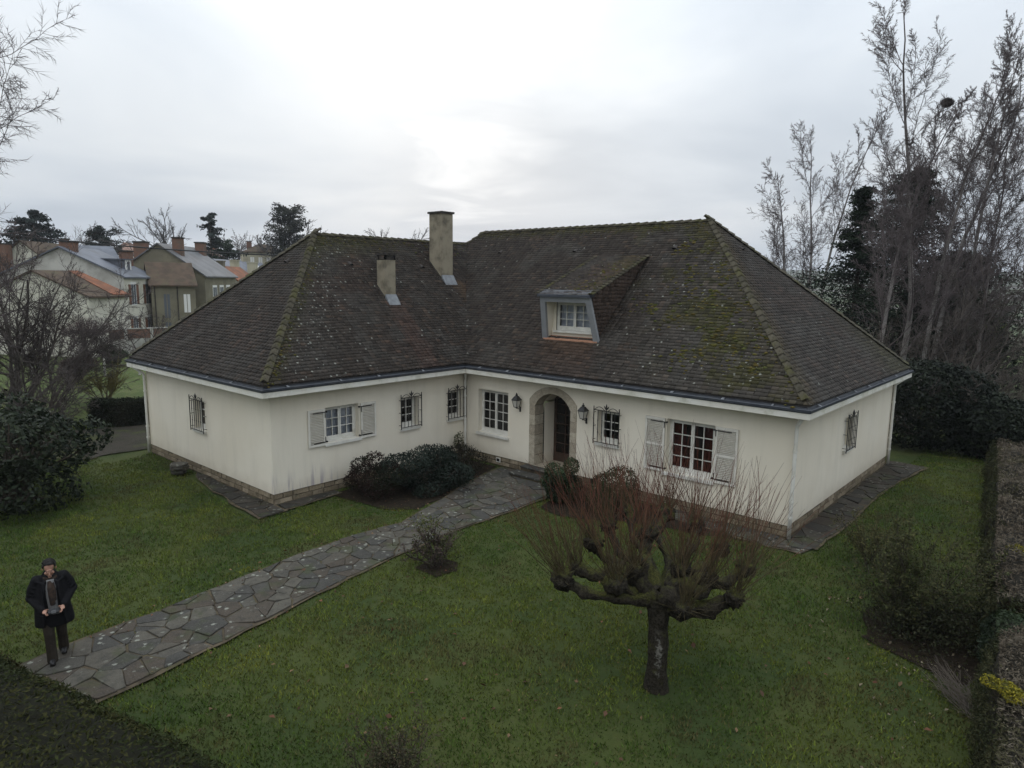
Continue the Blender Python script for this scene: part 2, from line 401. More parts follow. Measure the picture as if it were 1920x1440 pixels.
PL = [(-14.3, 4.25), (-13.31, 4.13), (-12.15, 4.03), (-11.15, 3.88), (-9.84, 3.71), (-8.52, 3.48), (-7.3, 3.45), (-5.84, 3.6), (-4.6, 3.25), (-3.0, 2.65), (-1.6, 2.2), (-0.15, 1.9)]
PRy = [-14.3, -13.3, -12.52, -11.45, -10.67, -9.55, -8.17, -6.69, -4.92, -3.24, -1.6, -0.15]; PRx = [6.3, 6.17, 6.07, 5.93, 5.74, 5.6, 5.32, 5.11, 5.02, 5.04, 5.0, 4.95]
paving('garden_path', [(x, y) for y, x in PL], [(np.interp(y, PRy, PRx) - 0.06, y) for y, x in PL], 0.355, 3, MATS['flagstone'], MATS['mortar'], z=0.022)
paving('side_pavement', [(-4.6, -7.34), (-3, -7.34), (-1, -7.34), (0.7, -7.34)], [(-4.2, -7.6), (-3, -7.75), (-1, -7.95), (0.7, -8.05)], 0.36, 11, MATS['flagstone_dark'], MATS['mortar'])
paving('side_pavement', [(0.06, -7.25), (0.06, -6.2), (0.06, -5.4)], [(0.55, -7.25), (0.5, -6.2), (0.4, -5.4)], 0.34, 13, MATS['flagstone_dark'], MATS['mortar'])
paving('side_pavement', [(11.23, -0.2), (11.23, 3), (11.23, 7), (11.23, 9.9)], [(11.95, -0.3), (11.95, 3), (12.0, 7), (12.3, 9.9)], 0.40, 15, MATS['flagstone_dark'], MATS['mortar'])
paving('side_pavement', [(8.2, -0.06), (10, -0.06), (11.9, -0.2)], [(8.2, -0.7), (10, -0.8), (11.8, -0.85)], 0.42, 17, MATS['flagstone'], MATS['mortar'])
# ------------------------------------------------------------------ the house
HA, HB, HL, HM = 7.29, 11.18, 8.40, 9.46          # wall lengths
EO, ZG, KP, ZP, ZF = 0.46, 3.28, 0.939, 0.30, 3.04  # eave offset, gutter lip, pitch, plinth top, fascia bottom
def plaster_mat():
    N = NB('plaster'); P = N.sep()
    c = N.mix(N.ramp(N.noise(0.5, 5), 0.35, 0.65), (0.68, 0.617, 0.50), (0.715, 0.657, 0.545))
    c = N.mix(N.math('MULTIPLY', N.ramp(N.noise(1.6, 6, 0.65, N.scaled(1.6, 1.6, 0.22)), 0.46, 0.72), 0.2), c, (0.46, 0.42, 0.345))
    # dirt splash low on the wall and lilac algae runs near the corner
    low = N.ramp(N.math('MULTIPLY_ADD', N.noise(3, 4), 0.5, P[2]), 0.95, 0.45)
    c = N.mix(N.math('MULTIPLY', low, 0.32), c, (0.38, 0.315, 0.235))
    st = N.ramp(N.noise(1.0, 5, 0.6, N.scaled(7.5, 7.5, 0.55)), 0.50, 0.62)
    hgt = N.ramp(N.math('MULTIPLY_ADD', N.noise(2.4, 3, 0.5, N.scaled(1.6, 1.6, 0.2)), 1.0, P[2]), 1.5, 0.7)
    ym = N.math('MULTIPLY', N.ramp(P[1], -5.0, -5.6), N.ramp(N.math('ABSOLUTE', P[0]), 0.2, 0.1))
    c = N.mix(N.math('MULTIPLY', N.math('MULTIPLY', st, hgt), N.math('MULTIPLY', ym, 0.75)), c, (0.30, 0.26, 0.29))
    N.bump(N.noise(120, 3), 0.35, 0.004); N.fin(c, 0.9, 0.2)
plaster_mat()
simple('white_paint', (0.66, 0.64, 0.58), (0.58, 0.56, 0.50), 3, 0.5, 0.35, dirt=(0.42, 0.39, 0.31), dscale=4)
simple('shutter_paint', (0.64, 0.61, 0.54), (0.58, 0.55, 0.48), 5, 0.55, 0.35)
simple('fascia_paint', (0.68, 0.66, 0.60), (0.62, 0.59, 0.51), 1.2, 0.6, 0.3, dirt=(0.40, 0.39, 0.30), dscale=2.2)
simple('zinc', (0.030, 0.034, 0.044), (0.050, 0.056, 0.068), 4, 0.45, 0.4, dirt=(0.05, 0.05, 0.05), dscale=2)
simple('pale_zinc', (0.17, 0.178, 0.187), (0.12, 0.127, 0.135), 8, 0.5, 0.4)
simple('dormer_zinc', (0.205, 0.21, 0.218), (0.24, 0.245, 0.25), 3, 0.5, 0.35)
simple('wrought_iron', (0.012, 0.012, 0.013), (0.022, 0.020, 0.018), 20, 0.5, 0.4)
simple('dark_wood', (0.055, 0.034, 0.022), (0.038, 0.022, 0.014), 9, 0.55, 0.35)
simple('chimney_render', (0.27, 0.235, 0.172), (0.20, 0.172, 0.125), 2.5, 0.95, 0.1, 0.5, 60, dirt=(0.085, 0.075, 0.06), dscale=2.5)
simple('soot', (0.03, 0.028, 0.026), (0.06, 0.052, 0.045), 6, 0.9, 0.1, 0.4)
simple('terracotta', (0.42, 0.22, 0.14), (0.36, 0.19, 0.12), 6, 0.8, 0.2)
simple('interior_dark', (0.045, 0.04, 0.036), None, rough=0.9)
simple('curtain_white', (0.62, 0.63, 0.68), (0.52, 0.53, 0.60), 12, 0.9, 0.1)
simple('curtain_red', (0.115, 0.034, 0.03), (0.075, 0.022, 0.02), 10, 0.9, 0.1)
def glass_mat():
    N = NB('window_glass'); tr = N.n('ShaderNodeBsdfTransparent'); tr.inputs[0].default_value = (0.78, 0.80, 0.80, 1)
    gl = N.n('ShaderNodeBsdfGlossy'); gl.inputs['Roughness'].default_value = 0.03; gl.inputs[0].default_value = (1, 1, 1, 1)
    fr = N.n('ShaderNodeFresnel'); fr.inputs[0].default_value = 1.5; ms = N.n('ShaderNodeMixShader')
    N.l(fr.outputs[0], ms.inputs[0]); N.l(tr.outputs[0], ms.inputs[1]); N.l(gl.outputs[0], ms.inputs[2]); N.l(ms.outputs[0], N.out.inputs[0])
glass_mat()
def lamp_glass():
    N = NB('lantern_glass'); N.fin((0.42, 0.40, 0.35), 0.25, 0.5)
lamp_glass()

house = empty('house', (0, 0, 0))
tag(house, 'L shaped single storey cream house with steep mossy brown tile roof', 'house')
FR = {'front': ((0, 0, 0), 0.0), 'a': ((0, 0, 0), math.pi / 2), 'left': ((0, -HA, 0), 0.0), 'right': ((HB, 0, 0), math.pi / 2)}
def fw(fr, u, d, z):
    (x, y, _), r = FR[fr]
    return (x + u, y + d, z) if r == 0 else (x - d, y + u, z)
def setf(o, fr):
    loc, r = FR[fr]; o.location = loc; o.rotation_euler = (0, 0, r); return o

OPEN = {'front': [(0.64, 2.0, 1.02, 2.50), (5.55, 6.27, 1.47, 2.42), (7.80, 9.18, 1.02, 2.49)],
        'a': [(-5.60, -4.46, 1.45, 2.48), (-2.86, -2.16, 1.46, 2.42), (-0.84, -0.14, 1.46, 2.42)],
        'left': [(-4.66, -3.94, 1.45, 2.38)], 'right': [(4.12, 4.86, 1.45, 2.38)]}
SPAN = {'front': (0, HB), 'a': (-HA, 0), 'left': (-HL, 0), 'right': (0, HM)}
DX0, DX1, DZS = 3.16, 4.55, 2.25
def arc_in(x): return 1.921 + math.sqrt(max(0, 0.769 ** 2 - (x - 3.855) ** 2))
def arc_out(x): return 1.75 + math.sqrt(max(0, 1.15 ** 2 - (x - 3.855) ** 2))
wm = MB(); ZT = ZF + 0.05; REV = 0.20
for fr, ops in OPEN.items():
    u0, u1 = SPAN[fr]; ops = list(ops)
    segs = [(u0, u1)]
    if fr == 'front': segs = [(u0, DX0 - 0.12), (DX1 + 0.12, u1)]
    for a, b in segs:
        oo = [o_ for o_ in ops if a <= o_[0] < b]
        us = sorted({a, b} | {q for o_ in oo for q in o_[:2]}); zs = sorted({ZP, ZT} | {q for o_ in oo for q in o_[2:]})
        for i in range(len(us) - 1):
            for j in range(len(zs) - 1):
                um, zm = (us[i] + us[i + 1]) / 2, (zs[j] + zs[j + 1]) / 2
                if any(o_[0] < um < o_[1] and o_[2] < zm < o_[3] for o_ in oo): continue
                wm.quad(fw(fr, us[i], 0, zs[j]), fw(fr, us[i + 1], 0, zs[j]), fw(fr, us[i + 1], 0, zs[j + 1]), fw(fr, us[i], 0, zs[j + 1]))
    if fr == 'front':       # over the arch
        xs = np.linspace(DX0 - 0.12, DX1 + 0.12, 15)
        for i in range(14):
            za, zb = [(arc_in(x) + arc_out(x)) / 2 if DX0 < x < DX1 else 2.3 for x in (xs[i], xs[i + 1])]
            wm.quad(fw(fr, xs[i], 0, za), fw(fr, xs[i + 1], 0, zb), fw(fr, xs[i + 1], 0, ZT), fw(fr, xs[i], 0, ZT))
    for (a, b, c, d) in ops:
        q = lambda u, dd, z: fw(fr, u, dd, z)
        wm.quad(q(a, 0, c), q(a, REV, c), q(a, REV, d), q(a, 0, d)); wm.quad(q(b, REV, c), q(b, 0, c), q(b, 0, d), q(b, REV, d))
        wm.quad(q(a, 0, c), q(b, 0, c), q(b, REV, c), q(a, REV, c)); wm.quad(q(a, REV, d), q(b, REV, d), q(b, 0, d), q(a, 0, d))
wm.quad((HB, HM, ZP), (-HL, HM, ZP), (-HL, HM, ZT), (HB, HM, ZT)); wm.quad((-HL, HM, ZP), (-HL, -HA, ZP), (-HL, -HA, ZT), (-HL, HM, ZT))
wall = wm.build('wall', MATS['plaster'], house)
# entrance passage
pm = MB(); Y1 = 0.95; xa, xb = DX0 + 0.05, DX1 - 0.05; xs = np.linspace(xa, xb, 13)
pm.quad((xa, 0.40, ZP), (xa, Y1, ZP), (xa, Y1, 2.28), (xa, 0.40, 2.28)); pm.quad((xb, Y1, ZP), (xb, 0.40, ZP), (xb, 0.40, 2.28), (xb, Y1, 2.28))
for i in range(12): pm.quad((xs[i], 0.40, arc_in(xs[i])), (xs[i], Y1, arc_in(xs[i])), (xs[i + 1], Y1, arc_in(xs[i + 1])), (xs[i + 1], 0.40, arc_in(xs[i + 1])))
pm.build('porch_lining', MATS['plaster'], house)
MB().box(DX0 - 0.2, DX1 + 0.2, -0.02, 1.0, ZP - 0.06, ZP + 0.003).build('threshold', MATS['cut_stone'], house)

# soffit, fascia, gutters
cor = [(-HL, -HA), (0, -HA), (0, 0), (HB, 0), (HB, HM), (-HL, HM)]
def offs(d): return [(-HL - d, -HA - d), (d, -HA - d), (d, -d), (HB + d, -d), (HB + d, HM + d), (-HL - d, HM + d)]
def ring(mb, prof):
    loops = [[(x, y, z) for x, y in offs(d)] for d, z in prof]
    for a, b in zip(loops[:-1], loops[1:]):
        for i in range(6): j = (i + 1) % 6; mb.quad(a[i], a[j], b[j], b[i])
f = MB(); ring(f, [(-0.02, ZF), (0.42, ZF), (0.44, ZF + 0.012), (0.44, ZF + 0.165), (0.40, ZF + 0.172)]); f.build('fascia', MATS['fascia_paint'], house)
prof = [(0.41, ZF + 0.165), (0.455, ZF + 0.160), (0.475, ZF + 0.185), (0.48, ZG), (0.468, ZG + 0.008), (0.455, ZG - 0.012), (0.44, ZG - 0.04), (0.39, ZG - 0.052), (0.375, ZG - 0.02), (0.345, ZG + 0.08)]
for i in range(6):
    g = MB(); loops = [[(x, y, z) for x, y in offs(d)] for d, z in prof]; j = (i + 1) % 6
    for a, b in zip(loops[:-1], loops[1:]): g.quad(a[i], a[j], b[j], b[i])
    gut = g.build('gutter', MATS['zinc'], house)
    if i in (4, 5): continue
    p0 = np.array(offs(0.40)[i]); p1 = np.array(offs(0.40)[j]); Lg = np.linalg.norm(p1 - p0); t = (p1 - p0) / Lg; nrm = np.array([t[1], -t[0]]); s = 0.7
    while s < Lg - 0.5:
        c = p0 + t * s; w = random.uniform(0.02, 0.05); mb = MB()
        P = [c - t * w - nrm * 0.07, c + t * w - nrm * 0.07, c + t * w + nrm * 0.062, c - t * w + nrm * 0.062]; zz = [ZG + 0.06, ZG + 0.06, ZG + 0.012, ZG + 0.012]
        mb.hexa([(p_[0], p_[1], z - 0.012) for p_, z in zip(P, zz)], [(p_[0], p_[1], z) for p_, z in zip(P, zz)]); mb.build('gutter_bracket', MATS['pale_zinc'], gut)
        s += random.uniform(1.2, 1.75)
# downpipes
def downpipe(x, y, dx, dy):
    m = MB(); m.tube([(x + dx * 0.30, y + dy * 0.30, ZF + 0.03), (x + dx * 0.02, y + dy * 0.02, ZF - 0.22), (x, y, ZF - 0.3), (x, y, 0.95), (x, y, 0.02)], [0.045] * 3 + [0.045, 0.048], 10)
    o = m.build('downpipe', MATS['white_paint'], house, True)
    for z in (0.95, 0.56, 2.2): MB().tube([(x, y, z - 0.03), (x, y, z + 0.03)], 0.056, 10).build('collar', MATS['white_paint'], o)
downpipe(0.075, -0.075, 1, -1); downpipe(HB + 0.07, -0.10, 0.6, -0.6); downpipe(-HL + 0.02, -HA - 0.07, -0.6, -1); downpipe(HB + 0.07, HM - 0.05, 1, 0.6)

# plinth of coursed stones
pb = MB()
for fr in OPEN:
    a, b = SPAN[fr]; pb.quad(fw(fr, a - 0.0, 0.022, -0.1), fw(fr, b, 0.022, -0.1), fw(fr, b, 0.022, ZP + 0.01), fw(fr, a, 0.022, ZP + 0.01))
    pb.quad(fw(fr, a, -0.0, ZP), fw(fr, b, 0.0, ZP), fw(fr, b, 0.06, ZP + 0.001), fw(fr, a, 0.06, ZP + 0.001))
plinth = pb.build('plinth', MATS['plinth_mortar'], house)
smesh = []
for i in range(8):
    m = MB(); r = random.uniform; m.hexa([(-.5, 0, -.5), (.5, 0, -.5), (.5, 1, -.5), (-.5, 1, -.5)], [(-.5, 0, .5), (.5, 0, .5), (.5, 1, .5), (-.5, 1, .5)])
    v = m.v; v = [(x * r(.96, 1), (y if y > .5 else y + r(0, .45)), z * r(.9, 1)) for x, y, z in v]; me = bpy.data.meshes.new('stone'); me.from_pydata(v, [], m.f); me.materials.append(MATS['plinth_stone']); smesh.append(me)
for fr in OPEN:
    a, b = SPAN[fr]
    for row in range(2):
        u = a
        while u < b - 0.05:
            w = min(random.uniform(0.28, 0.62), b - u); w = b - u if b - u - w < 0.15 else w
            if not (fr == 'front' and 2.9 < u + w / 2 < 4.8):
                o = link('stone', random.choice(smesh), plinth); c = fw(fr, u + w / 2, -0.006 + random.uniform(0, 0.008), 0.077 + row * 0.146 - 0.005)
                o.location = c; o.rotation_euler = (0, 0, FR[fr][1]); o.scale = (w - 0.02, 0.06, 0.128)
            u += w
m = MB(); m.box(1.50, 1.68, -0.02, 0.0, 0.10, 0.25); vt = m.build('air_vent', MATS['white_paint'], house); MB().box(1.525, 1.655, -0.026, -0.0202, 0.125, 0.225).build('vent_grid', MATS['soot'], vt)

# windows
def window(fr, u0, u1, z0, z1, rows=3, cols=2, dep=0.17, curtain=None, sill=True, fz=0.07, matf='white_paint', parent=None, sillw=0.07, interior=True, roomd=0.6, single=False):
    m = MB(); y0, y1 = dep, dep + 0.05
    m.box(u0, u0 + fz, y0, y1, z0, z1); m.box(u1 - fz, u1, y0, y1, z0, z1); m.box(u0 + fz, u1 - fz, y0, y1, z1 - fz, z1); m.box(u0 + fz, u1 - fz, y0 - 0.01, y1, z0, z0 + fz + 0.02)
    w = m.build('window', MATS[matf], parent or house)
    if fr in FR: setf(w, fr)
    mid = (u0 + u1) / 2; ia, ib, ja, jb = u0 + fz, u1 - fz, z0 + fz + 0.02, z1 - fz; st = 0.045
    for a, b in (((ia, ib),) if single else ((ia, mid), (mid, ib))):
        s = MB(); a += 0.004; b -= 0.004; ya, yb = y0 - 0.012, y1 - 0.015
        s.box(a, a + st, ya, yb, ja, jb); s.box(b - st, b, ya, yb, ja, jb); s.box(a + st, b - st, ya, yb, ja, ja + st + 0.015); s.box(a + st, b - st, ya, yb, jb - st, jb)
        pa, pb_, qa, qb = a + st, b - st, ja + st + 0.015, jb - st; mt = 0.021
        for c in range(1, cols): x = pa + (pb_ - pa) * c / cols; s.box(x - mt / 2, x + mt / 2, ya + 0.004, yb - 0.004, qa, qb)
        for r_ in range(1, rows): z = qa + (qb - qa) * r_ / rows; s.box(pa, pb_, ya + 0.002, yb - 0.006, z - mt / 2, z + mt / 2)
        s.build('sash', MATS[matf], w)
        for c in range(cols):
            for r_ in range(rows):
                g = MB(); xa_, xb_ = pa + (pb_ - pa) * c / cols, pa + (pb_ - pa) * (c + 1) / cols; za_, zb_ = qa + (qb - qa) * r_ / rows, qa + (qb - qa) * (r_ + 1) / rows
                tx = random.uniform(-0.004, 0.004)
                g.quad((xa_, ya + 0.02 + tx, za_), (xb_, ya + 0.02 - tx, za_), (xb_, ya + 0.02 - tx, zb_), (xa_, ya + 0.02 + tx, zb_)); g.build('pane', MATS['window_glass'], w)
    if curtain:
        for (a, b, mt_) in curtain:
            n = 40; V = []; F = []; lo, hi = u0 + fz + (u1 - u0) * a * 0.9, u0 + fz + (u1 - u0) * b * 0.9
            for i in range(n + 1):
                x = lo + (hi - lo) * i / n; y = y1 + 0.06 + 0.018 * math.sin(i * 1.9) + 0.01 * math.sin(i * 0.7)
                V += [(x, y, z0 + 0.02), (x, y, z1 - 0.02)]
            for i in range(n): F.append((2 * i, 2 * i + 2, 2 * i + 3, 2 * i + 1))
            me = bpy.data.meshes.new('curtain'); me.from_pydata(V, [], F); link('curtain', me, w, MATS[mt_], True)
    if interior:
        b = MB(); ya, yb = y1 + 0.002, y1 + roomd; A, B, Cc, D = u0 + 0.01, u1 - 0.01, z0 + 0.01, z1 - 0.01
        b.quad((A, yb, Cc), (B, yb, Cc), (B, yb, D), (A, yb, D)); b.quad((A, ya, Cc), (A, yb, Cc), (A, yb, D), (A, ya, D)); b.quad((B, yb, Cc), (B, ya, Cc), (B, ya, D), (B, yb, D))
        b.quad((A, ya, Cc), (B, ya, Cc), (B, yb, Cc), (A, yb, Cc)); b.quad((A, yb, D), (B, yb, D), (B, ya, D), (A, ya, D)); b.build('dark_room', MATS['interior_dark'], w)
    if sill:
        s = MB(); s.hexa([(u0 - 0.06, -sillw, z0 - 0.09), (u1 + 0.06, -sillw, z0 - 0.09), (u1 + 0.06, dep, z0 - 0.09), (u0 - 0.06, dep, z0 - 0.09)],
               [(u0 - 0.06, -sillw, z0 - 0.01), (u1 + 0.06, -sillw, z0 - 0.01), (u1 + 0.06, dep, z0 + 0.012), (u0 - 0.06, dep, z0 + 0.012)]); s.build('sill', MATS['white_paint'], w)
    return w
window('a', *OPEN['a'][0], rows=3, curtain=[(0, 1.0, 'curtain_white')])
window('a', *OPEN['a'][1], rows=3, single=True, fz=0.055); window('a', *OPEN['a'][2], rows=3, single=True, fz=0.055)
window('front', *OPEN['front'][0], rows=4); window('front', *OPEN['front'][1], rows=3, single=True, fz=0.055)
window('front', *OPEN['front'][2], rows=4, curtain=[(0, 0.30, 'curtain_red'), (0.72, 1.02, 'curtain_red')])
window('left', *OPEN['left'][0], rows=3, single=True, fz=0.055); window('right', *OPEN['right'][0], rows=3, single=True, fz=0.055)

# window grilles
bar_me = {}
def grille(fr, u0, u1, z0, z1):
    g = MB(); d = -0.11; t = 0.011
    for u in (u0, u1):
        g.box(u - t, u + t, d - t, d + t, z0 - 0.03, z1 + 0.05)
        for z in (z0 + 0.1, (z0 + z1) / 2, z1 - 0.1): g.box(u - 0.007, u + 0.007, d, 0.0, z - 0.007, z + 0.007)
        g.tube([(u, d, z1 + 0.05), (u, d, z1 + 0.075), (u, d, z1 + 0.10)], [0.006, 0.02, 0.004], 6)
    for z in (z0 + 0.03, z1 - 0.02): g.box(u0, u1, d - 0.006, d + 0.006, z - 0.010, z + 0.010)
    o = setf(g.build('window_grille', MATS['wrought_iron'], house), fr)
    for i in range(1, 6):
        u = u0 + (u1 - u0) * i / 6; b = MB(); top = z1 - 0.02 - (0.0 if i == 3 else 0.0)
        b.tube([(u, d, z0 + 0.03), (u, d, z0 + (z1 - z0) * 0.30), (u, d, z0 + (z1 - z0) * 0.32), (u, d, z0 + (z1 - z0) * 0.34), (u, d, z0 + (z1 - z0) * 0.66), (u, d, z0 + (z1 - z0) * 0.68), (u, d, z0 + (z1 - z0) * 0.70), (u, d, top)], [0.011, 0.011, 0.019, 0.011, 0.011, 0.019, 0.011, 0.011], 6)
        b.build('bar', MATS['wrought_iron'], o)
    c = (u0 + u1) / 2; s = MB()
    for sx in (-1, 1):
        s.tube([(c + sx * (u1 - u0) * (0.48 - 0.42 * k_ / 8), d, z1 - 0.02 + 0.10 * math.sin(k_ / 8 * math.pi)) for k_ in range(9)], 0.009, 6)
        s.tube([(c, d, z1 + 0.01), (c + sx * 0.05, d, z1 + 0.08), (c + sx * 0.085, d, z1 + 0.13)], [0.010, 0.020, 0.003], 6)
    s.tube([(c, d, z1 - 0.02), (c, d, z1 + 0.06), (c, d, z1 + 0.12), (c, d, z1 + 0.19)], [0.010, 0.012, 0.024, 0.003], 6); s.build('finial', MATS['wrought_iron'], o)
grille('left', -4.74, -3.86, 1.42, 2.42); grille('right', 4.03, 4.94, 1.42, 2.42); grille('a', -2.93, -2.09, 1.46, 2.46); grille('a', -0.90, -0.07, 1.46, 2.46); grille('front', 5.47, 6.34, 1.46, 2.46)

# shutters
def shutter(fr, u0, u1, z0, z1, hinge, panels):
    s = MB(); t0, t1 = -0.055, -0.018; st = 0.055
    s.box(u0, u0 + st, t0, t1, z0, z1); s.box(u1 - st, u1, t0, t1, z0, z1); zb = [z0] + [z0 + (z1 - z0) * q for q in panels] + [z1]
    for i, z in enumerate(zb):
        a = z if i == 0 else (z - 0.07 if i == len(zb) - 1 else z - 0.035); s.box(u0 + st, u1 - st, t0 + 0.001, t1, a, a + 0.07)
    o = setf(s.build('shutter', MATS['shutter_paint'], house), fr); sm = MB(); w = u1 - u0 - 2 * st
    c, q = math.cos(rad(14)), math.sin(rad(14))
    P = [(-0.017, -0.0065), (0.017, -0.0065), (0.017, 0.0065), (-0.017, 0.0065)]; P = [(a * c - b * q, a * q + b * c) for a, b in P]
    sm.add([(-w / 2, y, z) for y, z in P] + [(w / 2, y, z) for y, z in P], [(0, 1, 2, 3), (7, 6, 5, 4), (0, 4, 5, 1), (1, 5, 6, 2), (2, 6, 7, 3), (3, 7, 4, 0)])
    me = bpy.data.meshes.new('slat'); me.from_pydata(sm.v, [], sm.f); me.materials.append(MATS['shutter_paint'])
    for i in range(len(zb) - 1):
        a = zb[i] + (0.07 if i == 0 else 0.035); b = zb[i + 1] - (0.07 if i == len(zb) - 2 else 0.035); n = max(3, round((b - a) / 0.047))
        for k_ in range(n):
            sl = link('slat', me, o); sl.location = ((u0 + u1) / 2, (t0 + t1) / 2, a + (k_ + 0.5) * (b - a) / n)
    hx = u1 if hinge > 0 else u0
    for z in (z0 + 0.10, z1 - 0.10):
        h = MB(); sgn = -hinge; xe = hx + sgn * (u1 - u0) * 0.72; up = 0.16 * (1 if z < (z0 + z1) / 2 else -1)
        h.box(min(hx - sgn * 0.03, xe), max(hx - sgn * 0.03, xe), t0 - 0.008, t0 - 0.0012, z - 0.012, z + 0.012)
        h.box(hx - 0.012 + sgn * 0.01, hx + 0.012 + sgn * 0.01, t0 - 0.009, t0 - 0.0015, min(z, z + up), max(z, z + up)); h.box(hx - sgn * 0.05 - 0.02, hx - sgn * 0.05 + 0.02, t0, -0.001, z - 0.02, z + 0.02)
        h.build('hinge', MATS['wrought_iron'], o)
shutter('a', -6.19, -5.64, 1.40, 2.47, 1, []); shutter('a', -4.41, -3.86, 1.40, 2.47, -1, [])
shutter('front', 7.16, 7.76, 1.00, 2.49, 1, [0.5]); shutter('front', 9.22, 9.82, 1.00, 2.49, -1, [0.5])

# door surround, door, steps
sur = MB(); sur.box(2.965, DX0 - 0.004, 0.0, 0.40, ZP, 2.3); sur.box(DX1 + 0.004, 4.745, 0.0, 0.40, ZP, 2.3); sur = sur.build('door_surround', MATS['plinth_mortar'], house)
def stone_block(pts, y0, y1):
    m = MB(); m.hexa([(p_[0], y0, p_[1]) for p_ in pts], [(p_[0], y1, p_[1]) for p_ in pts]); m.build('stone', MATS['cut_stone'], sur, bevel=0.006)
nz_ = 6; hz = (DZS - ZP) / nz_
for i in range(nz_):
    za, zb = ZP + i * hz + 0.004, ZP + (i + 1) * hz - 0.004
    stone_block([(2.93, za), (DX0, za), (DX0, zb), (2.93, zb)], -0.025, 0.42); stone_block([(DX1, za), (4.78, za), (4.78, zb), (DX1, zb)], -0.025, 0.42)
nv = 7
ai = [math.pi - math.acos(0.695 / 0.769) - i * (math.pi - 2 * math.acos(0.695 / 0.769)) / nv for i in range(nv + 1)]
ao = [math.pi - math.acos(0.925 / 1.15) - i * (math.pi - 2 * math.acos(0.925 / 1.15)) / nv for i in range(nv + 1)]
for i in range(nv):
    I = lambda a: (3.855 + 0.769 * math.cos(a), 1.921 + 0.769 * math.sin(a)); O = lambda a: (3.855 + 1.15 * math.cos(a), 1.75 + 1.15 * math.sin(a)); e_ = 0.004
    m = MB(); am, om = (ai[i] + ai[i + 1]) / 2, (ao[i] + ao[i + 1]) / 2
    pts = [I(ai[i] - e_), O(ao[i] - e_), O(om), O(ao[i + 1] + e_), I(ai[i + 1] + e_), I(am)]
    if i == 0: pts[0] = (DX0, DZS + 0.002); pts[1] = (2.93, DZS + 0.002); pts.insert(2, O(ao[0]))
    if i == nv - 1: pts[3] = O(ao[nv]); pts[4] = (4.78, DZS + 0.002); pts.insert(5, (DX1, DZS + 0.002)); 
    n = len(pts); m.add([(p_[0], -0.025, p_[1]) for p_ in pts] + [(p_[0], 0.42, p_[1]) for p_ in pts], [tuple(range(n)), tuple(reversed(range(n, 2 * n)))] + [(k_, (k_ + 1) % n, n + (k_ + 1) % n, n + k_) for k_ in range(n)])
    m.build('stone', MATS['cut_stone'], sur)
d = MB(); Yd = 0.90; fx0, fx1 = DX0 + 0.06, DX1 - 0.06; st = 0.10
d.box(fx0, fx0 + st, Yd, Yd + 0.06, ZP, 2.35); d.box(fx1 - st, fx1, Yd, Yd + 0.06, ZP, 2.35); xs = np.linspace(fx0, fx1, 13)
for i in range(12):
    a0, a1 = arc_in(xs[i]), arc_in(xs[i + 1]); d.hexa([(xs[i], Yd, a0 - 0.13), (xs[i + 1], Yd, a1 - 0.13), (xs[i + 1], Yd + 0.06, a1 - 0.13), (xs[i], Yd + 0.06, a0 - 0.13)], [(xs[i], Yd, a0), (xs[i + 1], Yd, a1), (xs[i + 1], Yd + 0.06, a1), (xs[i], Yd + 0.06, a0)])
d.box(fx0 + st, fx1 - st, Yd + 0.002, Yd + 0.055, ZP, ZP + 0.30)
xs_ = np.linspace(fx0 + st, fx1 - st, 4); zs_ = np.linspace(ZP + 0.30, 2.52, 7)
for x in xs_[1:-1]: d.box(x - 0.016, x + 0.016, Yd + 0.01, Yd + 0.05, ZP + 0.30, arc_in(x) - 0.12)
for z in zs_[1:-1]: d.box(fx0 + st, fx1 - st, Yd + 0.012, Yd + 0.048, z - 0.016, z + 0.016)
door = d.build('door', MATS['dark_wood'], house)
for i in range(3):
    for j in range(6):
        zt = zs_[j + 1] if j < 5 else min(arc_in(xs_[i]), arc_in(xs_[i + 1])) - 0.05
        if i == 1 and j == 5: zt = 2.62
        MB().quad((xs_[i], Yd + 0.03, zs_[j]), (xs_[i + 1], Yd + 0.03, zs_[j]), (xs_[i + 1], Yd + 0.03, zt), (xs_[i], Yd + 0.03, zt)).build('pane', MATS['window_glass'], door)
MB().tube([(fx0 + 0.05, Yd - 0.05, 1.32), (fx0 + 0.05, Yd - 0.05, 1.36), (fx0 + 0.14, Yd - 0.05, 1.36)], 0.010, 6).build('door_handle', MATS['wrought_iron'], door)
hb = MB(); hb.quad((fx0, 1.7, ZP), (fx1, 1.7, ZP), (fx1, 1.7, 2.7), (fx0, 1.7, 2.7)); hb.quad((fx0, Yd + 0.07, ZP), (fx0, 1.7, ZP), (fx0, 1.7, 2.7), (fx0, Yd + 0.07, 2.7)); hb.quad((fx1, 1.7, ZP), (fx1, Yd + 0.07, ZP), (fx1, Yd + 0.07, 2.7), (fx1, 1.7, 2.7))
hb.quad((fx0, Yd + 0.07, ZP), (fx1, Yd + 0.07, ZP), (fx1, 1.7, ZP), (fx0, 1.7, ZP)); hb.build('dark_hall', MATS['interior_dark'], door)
def step(x0, x1, y0, y1, z1, n, name='step'):
    m = MB(); m.box(x0 + 0.03, x1 - 0.03, y0 + 0.03, y1, 0.0, z1 - 0.05); s = m.build(name, MATS['mortar'], house); xs = [x0] + sorted(random.uniform(-0.12, 0.12) + x0 + (x1 - x0) * i / n for i in range(1, n)) + [x1]
    for i in range(n): MB().box(xs[i] + 0.006, xs[i + 1] - 0.006, y0, y1, z1 - 0.055 + random.uniform(-0.004, 0.004), z1 + random.uniform(-0.006, 0.006)).build('stone', MATS['flagstone'], s, bevel=0.01)
